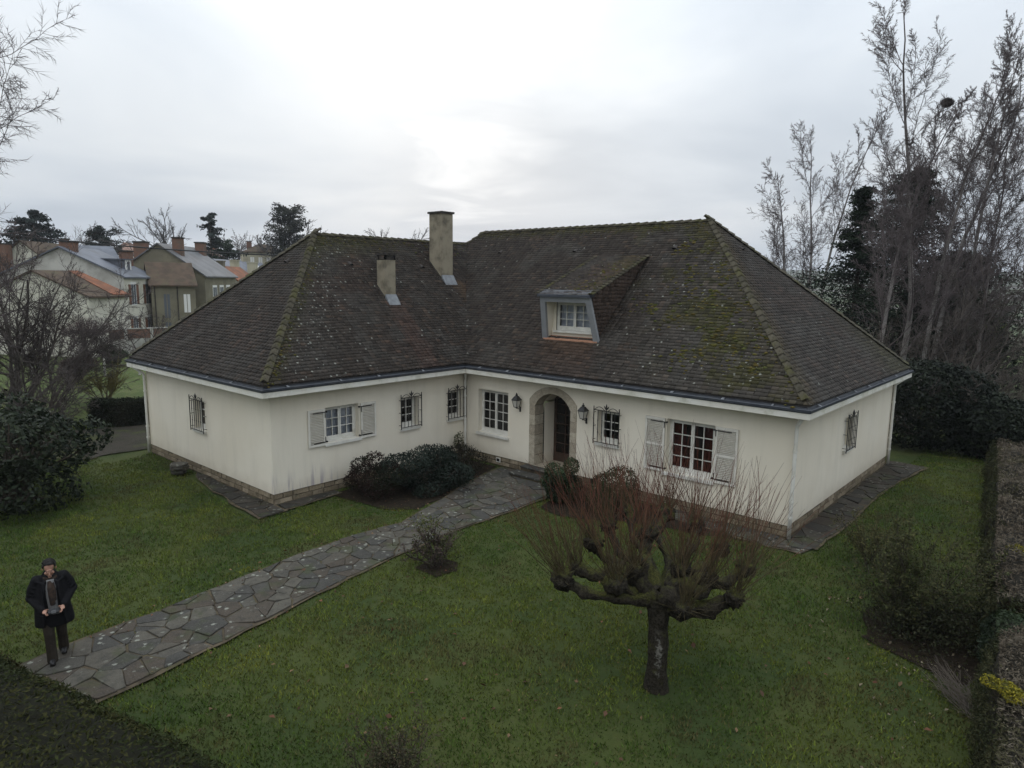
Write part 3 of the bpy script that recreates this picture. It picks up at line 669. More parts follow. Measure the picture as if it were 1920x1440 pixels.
step(2.75, 4.95, -0.80, -0.38, 0.155, 4); step(2.85, 4.88, -0.375, -0.028, 0.295, 3)

# wall lanterns
def lantern(u):
    y = -0.19; m = MB()
    def sq(z, r_): return [(u - r_, y - r_, z), (u + r_, y - r_, z), (u + r_, y + r_, z), (u - r_, y + r_, z)]
    lo, hi = sq(2.13, 0.062), sq(2.36, 0.105)
    for i in range(4): m.tube([lo[i], hi[i]], 0.010, 5); m.tube([lo[i], lo[(i + 1) % 4]], 0.011, 5); m.tube([hi[i], hi[(i + 1) % 4]], 0.013, 5)
    m.tube([(u, y, 2.08), (u, y, 2.13)], [0.012, 0.05], 6); m.tube([(u, y + 0.02, 2.10), (u, 0.0, 2.02)], 0.012, 6); m.box(u - 0.03, u + 0.03, -0.015, 0.0, 1.95, 2.12)
    o = m.build('wall_lantern', MATS['wrought_iron'], house)
    g = MB(); li, hi2 = sq(2.135, 0.060), sq(2.355, 0.102)
    for i in range(4): g.quad(li[i], li[(i + 1) % 4], hi2[(i + 1) % 4], hi2[i])
    g.build('glass', MATS['lantern_glass'], o); c = MB(); a, b, e_ = sq(2.365, 0.125), sq(2.47, 0.06), sq(2.49, 0.045); c.hexa(a, b); c.hexa(b, e_)
    c.tube([(u, y, 2.49), (u, y, 2.53), (u, y, 2.55), (u, y, 2.59)], [0.04, 0.045, 0.018, 0.02], 8); c.build('cap', MATS['wrought_iron'], o)
lantern(2.53); lantern(5.14)
# ------------------------------------------------------------------ roof
def tile_mat():
    N = NB('roof_tile'); c = N.attr('Col'); li = N.attr('lich', 'Fac')
    f = N.math('MULTIPLY_ADD', N.noise(22, 4, 0.7), 0.9, 0.55); x = N.n('ShaderNodeVectorMath', operation='SCALE'); N.l(c, x.inputs[0]); N.l(f, x.inputs['Scale']); c = x.outputs[0]
    # grey crust of small lichens, then separate pale rosettes where the roof carries them
    c = N.mix(N.math('MULTIPLY', N.ramp(N.noise(55, 3, 0.7), 0.56, 0.72), N.math('MULTIPLY_ADD', li, 0.5, 0.22, True)), c, (0.155, 0.145, 0.12))
    for sc, th, amt in ((6.5, 0.24, 0.9), (13.0, 0.20, 0.85)):
        v = N.vor(sc); d = N.math('MULTIPLY_ADD', N.noise(45, 3), 0.22, v.outputs['Distance']); spot = N.ramp(d, th + 0.11, th + 0.05)
        sp = N.n('ShaderNodeSeparateColor'); N.l(v.outputs['Color'], sp.inputs[0]); sel = N.math('LESS_THAN', sp.outputs[0], N.math('MULTIPLY', li, 0.36))
        c = N.mix(N.math('MULTIPLY', N.math('MULTIPLY', spot, sel), amt), c, (0.26, 0.26, 0.225))
    N.bump(N.noise(60, 4), 0.4, 0.006); N.fin(c, 0.88, 0.22)
tile_mat()
simple('underlay', (0.02, 0.017, 0.015), None, rough=0.95)
roof = MB()
TV = []; TC = []; TL = []; NEAR = []
CPH = 1 / math.sqrt(1 + KP * KP)
def tile_cols(P, region):
    n = len(P); b = rng.normal(1, 0.20, n).clip(0.5, 1.6); lo = fbm(P, 0.45, 4, 4); md = fbm(P, 1.6, 8, 3)
    c = np.array([0.041, 0.033, 0.027]) * b[:, None]
    red = sstep(lo, 0.54, 0.70)[:, None] * 0.5; c = c * (1 - red) + red * np.array([0.052, 0.036, 0.029]) * b[:, None]
    pick = (rng.random(n) < 0.10)[:, None]; c = np.where(pick, c * np.array([1.5, 1.35, 1.25]), c)
    gr = sstep(md, 0.50, 0.72)[:, None] * 0.5; c = c * (1 - gr) + gr * np.array([0.062, 0.057, 0.050]) * b[:, None]
    li = 0.05 + 0.16 * sstep(md, 0.45, 0.7)
    x, y, z = P.T
    def mossmix(m, col=(0.045, 0.042, 0.012)):
        nonlocal c
        m = (np.clip(m, 0, 1) * (0.5 + 0.8 * rng.random(n))).clip(0, 0.85)[:, None]; c = c * (1 - m) + m * np.array(col) * b[:, None]
    if region == 'a':
        d = np.abs((y + 7.75) - (0.46 - x)) / 1.414                     # distance from the hip
        li = li + 1.5 * sstep(d, 2.0, 0.5) * sstep(fbm(P, 1.2, 21, 3), 0.40, 0.6) + 0.2 * sstep(d, 4, 1)
        mossmix(sstep(7.57 - z, 0.9, 0.1) * 0.6 * sstep(d, 3.5, 0.5)); mossmix(sstep(d, 0.5, 0.1) * 0.4)
        for (y0, y1, x0) in ((-1.95, -1.7, -1.8), (-1.55, -1.35, -1.8)):  # rust-red runs below the small chimney
            yy = y + 0.12 * (x - x0); m = sstep(np.abs(yy - (y0 + y1) / 2 - 0.02), 0.3, 0.08) * (x > x0) * 0.28
            c = c * (1 - m[:, None]) + m[:, None] * np.array([0.095, 0.048, 0.036]) * b[:, None]
        m = (sstep(np.abs(y - 1.95 - 0.1 * (x + 2.6)), 0.55, 0.1) * (x > -2.6) * sstep(x, -0.5, -2.2) * 0.35)[:, None]; c = c * (1 - m) + m * np.array([0.11, 0.062, 0.026]) * b[:, None]
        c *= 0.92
    if region == 'front':
        li = li + 0.40 * sstep(x, 4.5, 7.5) * sstep(fbm(P, 0.8, 33, 3), 0.42, 0.6)
        d = np.abs((11.64 - x) - (y + 0.46)) / 1.414; g = sstep(x, 4.8, 8)[:, None] * 0.35
        c = c * (1 - g) + g * np.array([0.075, 0.070, 0.060]) * b[:, None]
        mossmix(sstep(fbm(P, 1.3, 41, 3), 0.52, 0.66) * sstep(d, 3.3, 0.8) * 0.85); mossmix(sstep(8.1 - z, 0.35, 0.05) * 0.5); mossmix(sstep(d, 0.6, 0.1) * 0.35, (0.06, 0.05, 0.025))
        m = (sstep(np.abs(x - 4.0), 1.15, 0.75) * (y < 0.66) * sstep(y, -0.3, 0.6) * 0.5)[:, None]; c = c * (1 - m) + m * np.array([0.09, 0.052, 0.032]) * b[:, None]
    if region == 'right':
        li = li + 0.05; mossmix(sstep(y, 6.0, 9.5) * sstep(z, 7.6, 3.6) * 0.75); g = 0.25; c = c * (1 - g) + g * np.array([0.06, 0.058, 0.055]) * b[:, None]
        d = np.abs((11.64 - x) - (y + 0.46)) / 1.414; mossmix(sstep(d, 0.8, 0.1) * 0.4, (0.07, 0.05, 0.02))
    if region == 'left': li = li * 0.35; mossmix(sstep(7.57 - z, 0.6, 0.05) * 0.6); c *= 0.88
    if region == 'dormer': mossmix(sstep(x - 2.9, 0.7, 1.7) * sstep(fbm(P, 1.8, 51, 3), 0.40, 0.6) * 0.6, (0.07, 0.052, 0.022)); li = li + 0.2
    if region == 'cheek': c = np.array([0.085, 0.060, 0.048]) * b[:, None]; li = li * 0
    return c, li
def tiles(O, U, UP, smin, smax, tmax, kp, region, h0=0.09, g=0.115, tw=0.172, skip=None):
    """rows of plain tiles on one plane. O eave start, U along the eave, UP inward (horizontal), kp rise per metre inward"""
    O, U, UP = (np.array(q, float) for q in (O, U, UP)); cp = 1 / math.sqrt(1 + kp * kp); SL = UP * cp + np.array([0, 0, kp * cp]); NN = np.cross(U, SL); NN *= np.sign(NN[2]) if abs(NN[2]) > 1e-6 else 1
    t0s = np.arange(h0 / cp, tmax / cp, g)
    for r_, t0 in enumerate(t0s):
        h = t0 * cp; hu = min((t0 + g * 1.35) * cp, tmax); lo0, hi0, lo1, hi1 = smin(h), smax(h), smin(hu), smax(hu)
        a, b = min(lo0, lo1), max(hi0, hi1); n = int((b - a) / tw) + 2; s = a - tw * (0.5 if r_ % 2 else 0) + tw * np.arange(n) + rng.normal(0, 0.006, n)
        L0 = np.clip(s, lo0, hi0); R0 = np.clip(s + tw - 0.004, lo0, hi0); L1 = np.clip(s, lo1, hi1); R1 = np.clip(s + tw - 0.004, lo1, hi1); ok = (R0 - L0 > 0.02) | (R1 - L1 > 0.02)
        if skip is not None: ok &= ~skip((s + tw / 2), h)
        full = (R0 - L0 > tw * 0.9) & (R1 - L1 > tw * 0.9)
        for arr in (): pass
        L0, R0, L1, R1, full = L0[ok], R0[ok], L1[ok], R1[ok], full[ok]; m = len(L0)
        if not m: continue
        dl = rng.normal(0, 0.005, m); hl = 0.032 + np.abs(rng.normal(0, 0.005, m)); hr = 0.032 + np.abs(rng.normal(0, 0.005, m)); tu = (hu / cp)
        def P(sv, tv, nv): return O + sv[:, None] * U + (tv[:, None] if np.ndim(tv) else tv) * SL + (nv[:, None] if np.ndim(nv) else nv) * NN
        tt = t0 + dl; v = np.stack([P(L0, tt, hl), P(R0, tt, hr), P(R1, tu, 0.007), P(L1, tu, 0.007), P(L0, tt, hl - 0.024), P(R0, tt, hr - 0.024)], 1)
        ctr = v[:, :4].mean(1); c, li = tile_cols(ctr, region); TV.append(v); TC.append(c); TL.append(li)
        if region in ('front', 'right'): NEAR.append((ctr, full, r_))
        else: NEAR.append((ctr, np.zeros(m, bool), r_))
def sheet_under(O, U, UP, smin, smax, tmax, kp, skipint=None):
    O, U, UP = (np.array(q, float) for q in (O, U, UP)); hs = sorted(set(np.r_[np.linspace(0.07, tmax, 24), (skipint[2], skipint[3]) if skipint else []]))
    Pt = lambda s, h: tuple(O + U * s + UP * h + np.array([0, 0, kp * h - 0.006]))
    for a, b in zip(hs[:-1], hs[1:]):
        iv = [(smin, smax)]
        if skipint and skipint[2] - 1e-6 <= a and b <= skipint[3] + 1e-6: iv = [(smin, lambda h: skipint[0]), (lambda h: skipint[1], smax)]
        for f0, f1 in iv: roof.quad(Pt(f0(a), a), Pt(f1(a), a), Pt(f1(b), b), Pt(f0(b), b))
HL1, HM1 = HL / 2 + EO, HM / 2 + EO
A_, I_, R_, FR_, BL_, FL_ = [(x, y, ZG) for x, y in (offs(EO)[1], offs(EO)[2], offs(EO)[3], offs(EO)[4], offs(EO)[5], offs(EO)[0])]
DORM = (2.97, 4.97)          # dormer x range
planes = [
 (A_, (0, 1, 0), (-1, 0, 0), lambda h: h, lambda h: HA + h, HL1, 'a', None),
 (FL_, (1, 0, 0), (0, 1, 0), lambda h: h, lambda h: HL + 2 * EO - h, HL1, 'left', None),
 (I_, (1, 0, 0), (0, 1, 0), lambda h: -h if h < HL1 else -HL1 + (h - HL1), lambda h: HB - h, HM1, 'front', lambda s, h: (s + EO > DORM[0] - 0.02) & (s + EO < DORM[1] + 0.02) & (0.66 + EO < h < 3.35 + EO)),
 (R_, (0, 1, 0), (-1, 0, 0), lambda h: h, lambda h: HM + 2 * EO - h, HM1, 'right', None),
 (FR_, (-1, 0, 0), (0, -1, 0), lambda h: h, lambda h: HB + HL + 2 * EO - h, HM1, 'back', None),
 (BL_, (0, -1, 0), (1, 0, 0), lambda h: h, lambda h: (HA + HM + 2 * EO - h) if h < HL1 else (HM + EO - HL / 2 - (h - HL1)), HM1, 'west', None)]
for O, U, UP, f0, f1, hm, reg, sk in planes:
    tiles(O, U, UP, f0, f1, hm, KP, reg, skip=sk)
    sheet_under(O, U, UP, f0, f1, hm, KP, (DORM[0] - EO, DORM[1] - EO, 0.70 + EO, 3.3 + EO) if reg == 'front' else None)
roof_o = roof.build('roof', MATS['underlay'], house)
# dormer shed roof and tiled right cheek go through the same tile maker
DK = 0.395
tiles((2.93, 0.24, 5.715), (1, 0, 0), (0, 1, 0), lambda h: 0.0, lambda h: 2.06, 3.30, DK, 'dormer', h0=0.02)
V = np.concatenate(TV); Ccol = np.concatenate(TC); Li = np.concatenate(TL); ctr = np.concatenate([q[0] for q in NEAR]); full = np.concatenate([q[1] for q in NEAR])
dist = np.linalg.norm(ctr - CAM, axis=1); dist[~full] = 1e9; near = np.argsort(dist)[:300]; rest = np.ones(len(V), bool); rest[near] = False
def tile_mesh(name, V, C, L):
    n = len(V); F = np.array([(0, 1, 2, 3), (4, 5, 1, 0), (4, 0, 3, 3), (1, 5, 2, 2)]); base = (np.arange(n) * 6)[:, None, None]
    q = (F[:2][None] + base).reshape(-1, 4); t = (np.array([(4, 0, 3), (5, 2, 1)])[None] + base).reshape(-1, 3)
    me = bpy.data.meshes.new(name); VV = V.reshape(-1, 3).astype(np.float32); nq, ntri = len(q), len(t)
    me.vertices.add(len(VV)); me.vertices.foreach_set('co', VV.ravel()); me.loops.add(nq * 4 + ntri * 3); me.loops.foreach_set('vertex_index', np.r_[q.ravel(), t.ravel()].astype(np.int32))
    me.polygons.add(nq + ntri); me.polygons.foreach_set('loop_start', np.r_[np.arange(nq) * 4, nq * 4 + np.arange(ntri) * 3].astype(np.int32)); me.update(calc_edges=True)
    a = me.attributes.new('Col', 'FLOAT_COLOR', 'POINT'); a.data.foreach_set('color', np.repeat(np.c_[C, np.ones(n)], 6, 0).astype(np.float32).ravel())
    b = me.attributes.new('lich', 'FLOAT', 'POINT'); b.data.foreach_set('value', np.repeat(L, 6).astype(np.float32)); return me
o = link('roof_tiles', tile_mesh('roof_tiles', V[rest], Ccol[rest], Li[rest]), roof_o, MATS['roof_tile']); tag(o, kind='stuff')
for i in near:
    c = ctr[i]; o = link('tile', tile_mesh('tile', (V[i] - c)[None], Ccol[i][None], Li[i][None]), roof_o, MATS['roof_tile']); o.location = c

# ridge and hip caps
def cap_mesh(nv, rr=0.125, L=0.40, drop=0.085, n=6):
    """a half-round cap along +X, higher at its exposed end"""
    V = []; F = []
    for k_, (x, s, up) in enumerate(((0, 1.08, 0.034), (L, 0.94, 0.0))):
        for i in range(n + 1):
            a = math.pi * i / n; V.append((x, math.cos(a) * rr * s, math.sin(a) * drop * s + up))
        for i in range(n + 1):
            a = math.pi * i / n; V.append((x, math.cos(a) * (rr * s - 0.018), math.sin(a) * (drop * s - 0.016) + up))
    m = 2 * (n + 1)
    for i in range(n):
        F.append((i, i + 1, m + i + 1, m + i)); F.append((i, n + 1 + i, n + 2 + i, i + 1))
    me = np_mesh('ridge_tile', np.array(V), np.array(F)); me.materials.append(MATS['ridge_tile']); return me
def ridge_mat():
    N = NB('ridge_tile'); oi = N.n('ShaderNodeObjectInfo'); r = oi.outputs['Random']
    c = N.mix(r, (0.055, 0.049, 0.036), (0.085, 0.074, 0.052)); c = N.mix(N.math('MULTIPLY', N.ramp(N.noise(2.2, 4), 0.46, 0.66), 0.7), c, (0.075, 0.072, 0.026)); c = N.mix(N.ramp(N.noise(18, 4, 0.7), 0.5, 0.7), c, (0.03, 0.028, 0.018))
    N.bump(N.noise(40, 4), 0.6, 0.01); N.fin(c, 0.92, 0.15)
ridge_mat(); caps = [cap_mesh(i) for i in range(1)]
hipm = cap_mesh(0, 0.108, 0.36, 0.078, 2)
RL0, RL1 = (-HL / 2, -HA - EO + HL1), (-HL / 2, HL / 2); RM0, RM1 = (-HL + HM / 2, HM / 2), (HB - HM / 2, HM / 2); ZL, ZM = ZG + KP * HL1, ZG + KP * HM1
def caprow(p, q, step, me, lift, s0=0.0, name='ridge_tile', parent=None):
    p = Vector(p); q = Vector(q); d = (q - p); L = d.length; d.normalize(); y = Vector((0, 0, 1)).cross(d).normalized(); z = d.cross(y); s = s0
    while s < L - 0.05:
        o = link(name, me, parent or roof_o); c = p + d * s + z * lift; w = random.gauss(0, 0.02)
        M_ = Matrix((d, y, z)).transposed().to_4x4(); M_.translation = c; o.matrix_local = M_ @ Matrix.Rotation(w, 4, 'Z') @ Matrix.Rotation(random.gauss(0, 0.03), 4, 'X'); s += step * random.uniform(0.97, 1.03)
def e3(p): return Vector((p[0], p[1], ZG))
def up3(p, z): return Vector((p[0], p[1], z))
for (a, b) in ((A_, up3(RL0, ZL)), (FL_, up3(RL0, ZL)), (R_, up3(RM1, ZM)), (FR_, up3(RM1, ZM))):
    a = Vector(a); caprow(a + (b - a) * 0.035, b, 0.27, hipm, 0.005)
caprow(up3(RL0, ZL), up3(RL1, ZL), 0.33, caps[0], -0.055); caprow(up3(RM1, ZM), up3(RM0, ZM), 0.33, caps[0], -0.055); caprow(up3(RL1, ZL), up3(RM0, ZM), 0.3, caps[0], -0.04)
# roof ventilation tiles: a small hood over a dark slot
def vent(x, y, nrm):
    z = ZG + KP * ((EO - x) if nrm == 'a' else (y + EO) if nrm == 'f' else (HB + EO - x) if nrm == 'r' else (y + HA + EO)); rz = {'a': math.pi / 2, 'r': math.pi / 2, 'f': 0, 'l': 0}[nrm]
    M_ = Matrix.Translation((x, y, z)) @ Matrix.Rotation(rz, 4, 'Z') @ Matrix.Rotation(math.atan(KP), 4, 'X'); m = MB(); n = 6
    P0 = [(math.cos(math.pi * i / n) * 0.09, -0.10, math.sin(math.pi * i / n) * 0.085 + 0.02) for i in range(n + 1)]; P1 = [(math.cos(math.pi * i / n) * 0.06, 0.10, math.sin(math.pi * i / n) * 0.01 + 0.02) for i in range(n + 1)]
    for i in range(n): m.quad(P0[i], P0[i + 1], P1[i + 1], P1[i])
    o = m.build('vent_tile', MATS['vent_clay'], roof_o); o.matrix_local = M_; k_ = MB().poly([(p_[0] * 0.95, -0.085, p_[2]) for p_ in P0]).build('vent_mouth', MATS['interior_black'], roof_o); k_.matrix_local = M_
simple('interior_black', (0.006, 0.006, 0.006), None, rough=1); simple('vent_clay', (0.040, 0.032, 0.028), (0.03, 0.025, 0.022), 20)
for q in ((-3.12, -2.46, 'a'), (-3.11, 0.73, 'a'), (-1.83, 3.77, 'f'), (1.85, 3.74, 'f'), (5.79, 3.76, 'f'), (-4.25, -4.11, 'l'), (7.42, 4.96, 'r')): vent(*q)

# chimneys
def chimney(x0, x1, y0, y1, zt, capo, soot_face):
    m = MB(); zb0, zb1 = ZG + KP * (EO - x1) - 0.2, ZG + KP * (EO - x0) - 0.2
    m.hexa([(x0, y0, zb1), (x1, y0, zb0), (x1, y1, zb0), (x0, y1, zb1)], [(x0, y0, zt), (x1, y0, zt), (x1, y1, zt), (x0, y1, zt)])
    o = m.build('chimney', MATS['chimney_render'], house); c = MB(); c.box(x0 - capo, x1 + capo, y0 - capo, y1 + capo, zt + (0.0 if not soot_face else 0.16), zt + 0.07 + (0 if not soot_face else 0.16))
    if soot_face:
        for a in (x0 + 0.03, x1 - 0.03):
            for b in (y0 + 0.03, y1 - 0.03): c.box(a - 0.03, a + 0.03, b - 0.03, b + 0.03, zt, zt + 0.16)
        c.box(x0 + 0.0, x1, y1 - 0.05, y1, zt, zt + 0.16); c.box(x1 - 0.05, x1, y0, y1, zt + 0.001, zt + 0.159); MB().box(x0 + 0.05, x1 - 0.06, y0 + 0.02, y1 - 0.06, zt, zt + 0.02).build('flue', MATS['interior_black'], o)
    c.build('chimney_cap', MATS['soot'], o); zf = ZG + KP * (EO - x1)
    f = MB(); a, b = y0 - 0.02, y1 + 0.02; f.hexa([(x1 + 0.006, a, zf - 0.02), (x1 + 0.25, a, zf - 0.25 * KP + 0.024), (x1 + 0.25, b, zf - 0.25 * KP + 0.024), (x1 + 0.006, b, zf - 0.02)], [(x1 + 0.008, a, zf + 0.16), (x1 + 0.255, a, zf - 0.25 * KP + 0.034), (x1 + 0.255, b, zf - 0.25 * KP + 0.034), (x1 + 0.008, b, zf + 0.16)]); f.build('flashing', MATS['pale_zinc'], o)
    for yy in (y0 - 0.05, y1):
        s = MB(); s.hexa([(x0, yy, zf + KP * (x1 - x0) - 0.02), (x1, yy, zf - 0.02), (x1, yy + 0.05, zf - 0.02), (x0, yy + 0.05, zf + KP * (x1 - x0) - 0.02)], [(x0, yy, zf + KP * (x1 - x0) + 0.06), (x1, yy, zf + 0.06), (x1, yy + 0.05, zf + 0.06), (x0, yy + 0.05, zf + KP * (x1 - x0) + 0.06)]); s.build('side_flashing', MATS['soot'], o)
chimney(-2.33, -1.88, -1.92, -1.49, 6.78, 0.04, True)
chimney(-3.31, -2.62, 1.32, 1.89, 8.62, 0.05, False)

# dormer: a shed dormer whose zinc surround leans forward over a recessed window
b0, b1, t0, t1 = (2.89, 0.65, 4.33), (5.06, 0.65, 4.33), (3.03, 0.31, 5.70), (4.92, 0.31, 5.70)
def lerp(a, b, t): return tuple(a[i] + (b[i] - a[i]) * t for i in range(3))
def off(p, y): return (p[0], p[1] + y, p[2])
dm = MB(); wj = 0.19
iL0, iL1 = (b0[0] + wj, b0[1], b0[2]), (t0[0] + wj - 0.02, 0.36, 5.50); iR0, iR1 = (b1[0] - wj, b1[1], b1[2]), (t1[0] - wj + 0.02, 0.36, 5.50)
def slab(pts): dm.hexa([off(p_, -0.035) for p_ in pts], [off(p_, 0.06) for p_ in pts])
slab([b0, iL0, iL1, t0]); slab([iR0, b1, t1, iR1]); slab([iL1, iR1, t1, t0])
dormer = dm.build('dormer', MATS['dormer_zinc'], house)
YW = 0.86
lm = MB(); wl0, wl1 = (iL0[0], YW, 4.50), (iL1[0] - 0.0, YW, 5.52); wr0, wr1 = (iR0[0], YW, 4.50), (iR1[0], YW, 5.52)
lm.quad(off(iL0, 0.05), (iL0[0], YW, 4.45), wl1, off(iL1, 0.05)); lm.quad((iR0[0], YW, 4.45), off(iR0, 0.05), off(iR1, 0.05), wr1); lm.quad(off(iL1, 0.05), wl1, wr1, off(iR1, 0.05))
# wall round the window at YW
wx0, wx1, wz0, wz1 = 3.26, 4.66, 4.60, 5.50
lm.quad((iL0[0] - 0.05, YW, 4.35), (wx0, YW, 4.35), (wx0, YW, 5.56), (iL0[0] - 0.05, YW, 5.56)); lm.quad((wx1, YW, 4.35), (iR0[0] + 0.05, YW, 4.35), (iR0[0] + 0.05, YW, 5.56), (wx1, YW, 5.56))
lm.quad((wx0, YW, 4.35), (wx1, YW, 4.35), (wx1, YW, wz0), (wx0, YW, wz0)); lm.quad((wx0, YW, wz1), (wx1, YW, wz1), (wx1, YW, 5.56), (wx0, YW, 5.56)); lm.build('dormer_lining', MATS['plaster'], dormer)
led = MB(); led.hexa([(b0[0] + 0.05, 0.60, 4.30), (b1[0] - 0.05, 0.60, 4.30), (b1[0] - 0.12, YW, 4.34), (b0[0] + 0.12, YW, 4.34)], [(b0[0] + 0.05, 0.60, 4.345), (b1[0] - 0.05, 0.60, 4.345), (b1[0] - 0.12, YW, 4.43), (b0[0] + 0.12, YW, 4.43)]); led.build('ledge', MATS['terracotta'], dormer)
MB().box(wx0 - 0.06, wx1 + 0.06, YW - 0.10, YW - 0.002, 4.535, 4.60).build('sill', MATS['white_paint'], dormer)
dw = window('none', wx0, wx1, wz0, wz1, rows=3, dep=0.04, curtain=[(0.02, 1.03, 'curtain_white')], sill=False, parent=house, fz=0.06); dw.location = (0, YW, 0); dw.name = 'dormer_window'
# left cheek, shed deck, front flashing
ck = MB()
for (b_, t_, xe) in ((b0, t0, 2.97), (b1, t1, 4.97)):
    xe = 3.0 if xe < 4 else 4.94; ck.quad((xe, 0.70, 4.33), (xe, 3.45, ZG + KP * (3.45 + EO)), (xe, 3.45, 5.70 + DK * 3.2), (xe, 0.37, 5.69))
ck.quad((2.95, 0.30, 5.700), (4.97, 0.30, 5.700), (4.97, 3.5, 5.700 + DK * 3.2), (2.95, 3.5, 5.700 + DK * 3.2)); ck.build('cheek', MATS['underlay'], dormer)
MB().hexa([(2.97, 0.22, 5.66), (4.98, 0.22, 5.66), (4.98, 0.40, 5.70), (2.97, 0.40, 5.70)], [(2.97, 0.22, 5.735), (4.98, 0.22, 5.735), (4.98, 0.62, 5.893), (2.97, 0.62, 5.893)]).build('flashing', MATS['zinc'], dormer)
# tile hanging on the right cheek
CV = []; z = 4.30
while z < 6.85:
    yf = 0.70 - 0.34 * min(1, (z - 4.33) / 1.37) if z < 5.66 else 0.36 + (z - 5.66) / DK; yb = (z + 0.06 - ZG) / KP - EO; xx = 5.06 - 0.14 * min(1, max(0, (z - 4.33) / 1.37)) if z < 5.7 else 4.92
    xx = 4.952; n = max(1, int((yb - yf) / 0.172) + 1); s = yf - (0.086 if int(z * 100) % 2 else 0)
    for i in range(n + 1):
        a, b = max(yf, s + i * 0.172), min(yb, s + (i + 1) * 0.172 - 0.004)
        if b - a < 0.02: continue
        zz = z + rng.normal(0, 0.004); o_ = 0.02 + abs(rng.normal(0, 0.004)); CV.append([(xx + o_, a, zz), (xx + o_, b, zz), (xx, b, zz + 0.155), (xx, a, zz + 0.155), (xx + o_ - 0.014, a, zz), (xx + o_ - 0.014, b, zz)])
    z += 0.112
CV = np.array(CV); cc, cl = tile_cols(CV.mean(1), 'cheek'); o = link('cheek_tiles', tile_mesh('cheek_tiles', CV, cc, cl), dormer, MATS['roof_tile']); tag(o, kind='stuff')
caprow((4.985, 0.24, 5.725), (4.985, 3.40, 5.725 + DK * 3.16), 0.19, cap_mesh(0, 0.075, 0.22, 0.05), 0.0, name='verge_tile', parent=dormer)
caprow((2.925, 0.24, 5.725), (2.925, 3.40, 5.725 + DK * 3.16), 0.19, cap_mesh(0, 0.06, 0.22, 0.04), 0.0, name='verge_tile', parent=dormer)

# moss cushions lying on the tiles
def moss():
    P = []; S = []
    def put(x, y, z, s): P.append((x, y, z)); S.append(s)
    r = np.random.default_rng(5)
    cen = [(r.uniform(6.0, 10.5), r.uniform(0.2, 4.0)) for _ in range(60)]
    for cx, cy in cen:
        hipd = (HB + EO - cx) - (cy + EO)
        if hipd < 0.1 or hipd > 4.2: continue
        k_ = r.integers(4, 26); sp = r.uniform(0.08, 0.28)
        for _ in range(k_):
            x, y = cx + r.normal(0, sp * 1.4), cy + r.normal(0, sp)
            if (HB + EO - x) - (y + EO) > 0: put(x, y, ZG + KP * (y + EO) + 0.02, r.uniform(0.02, 0.055))
    for _ in range(110):     # scattered, and thick along hips and ridges
        t = r.random(); d = abs(r.normal(0, 0.22)) + 0.12; x, y = HB + EO - (t * HM1), -EO + t * HM1; put(x - d, y, ZG + KP * (y + EO) + 0.02, r.uniform(0.018, 0.05))
    for _ in range(110):
        t = r.random(); d = abs(r.normal(0, 0.16)) + 0.13; x, y = EO - t * HL1, -HA - EO + t * HL1; put(x - 0.0, y + d, ZG + KP * (EO - x) + 0.02, r.uniform(0.018, 0.045))
    for _ in range(200):
        y = r.uniform(RL0[1], RL1[1]); d = abs(r.normal(0, 0.2)) + 0.12; put(-HL / 2 + d, y, ZL - KP * d + 0.02, r.uniform(0.015, 0.04))
    for _ in range(200):
        x = r.uniform(RM0[0], RM1[0]); d = abs(r.normal(0, 0.16)) + 0.12; put(x, HM / 2 - d, ZM - KP * d + 0.02, r.uniform(0.015, 0.035))
    for _ in range(130):
        x = r.uniform(3.5, 4.95); y = r.uniform(0.5, 3.0); put(x, y, 5.715 + DK * (y - 0.24) + 0.02, r.uniform(0.015, 0.045) * (1 if x > 4 else .6))
    P = np.array(P); S = np.array(S); bm = bmesh.new(); bmesh.ops.create_icosphere(bm, subdivisions=1, radius=1); bv = np.array([v.co[:] for v in bm.verts]); bf = np.array([[v.index for v in f_.verts] for f_ in bm.faces]); bm.free()
    n = len(P); j = 1 + r.normal(0, 0.18, (n, len(bv), 1)); V = P[:, None] + bv[None] * j * S[:, None, None] * np.array([1.5, 1.2, 0.65]); F = bf[None] + (np.arange(n) * len(bv))[:, None, None]
    c = np.array([[0.075, 0.068, 0.016], [0.055, 0.06, 0.018], [0.09, 0.07, 0.02]])[r.integers(0, 3, n)] * r.uniform(0.6, 1.2, (n, 1))
    colmat('moss', 0.95, 0.1, 60, 0.5, 0.5)
    o = link('moss', np_mesh('moss', V.reshape(-1, 3), F.reshape(-1, 3), np.repeat(c, len(bv), 0)), roof_o, MATS['moss'], True); tag(o, kind='stuff')
moss()
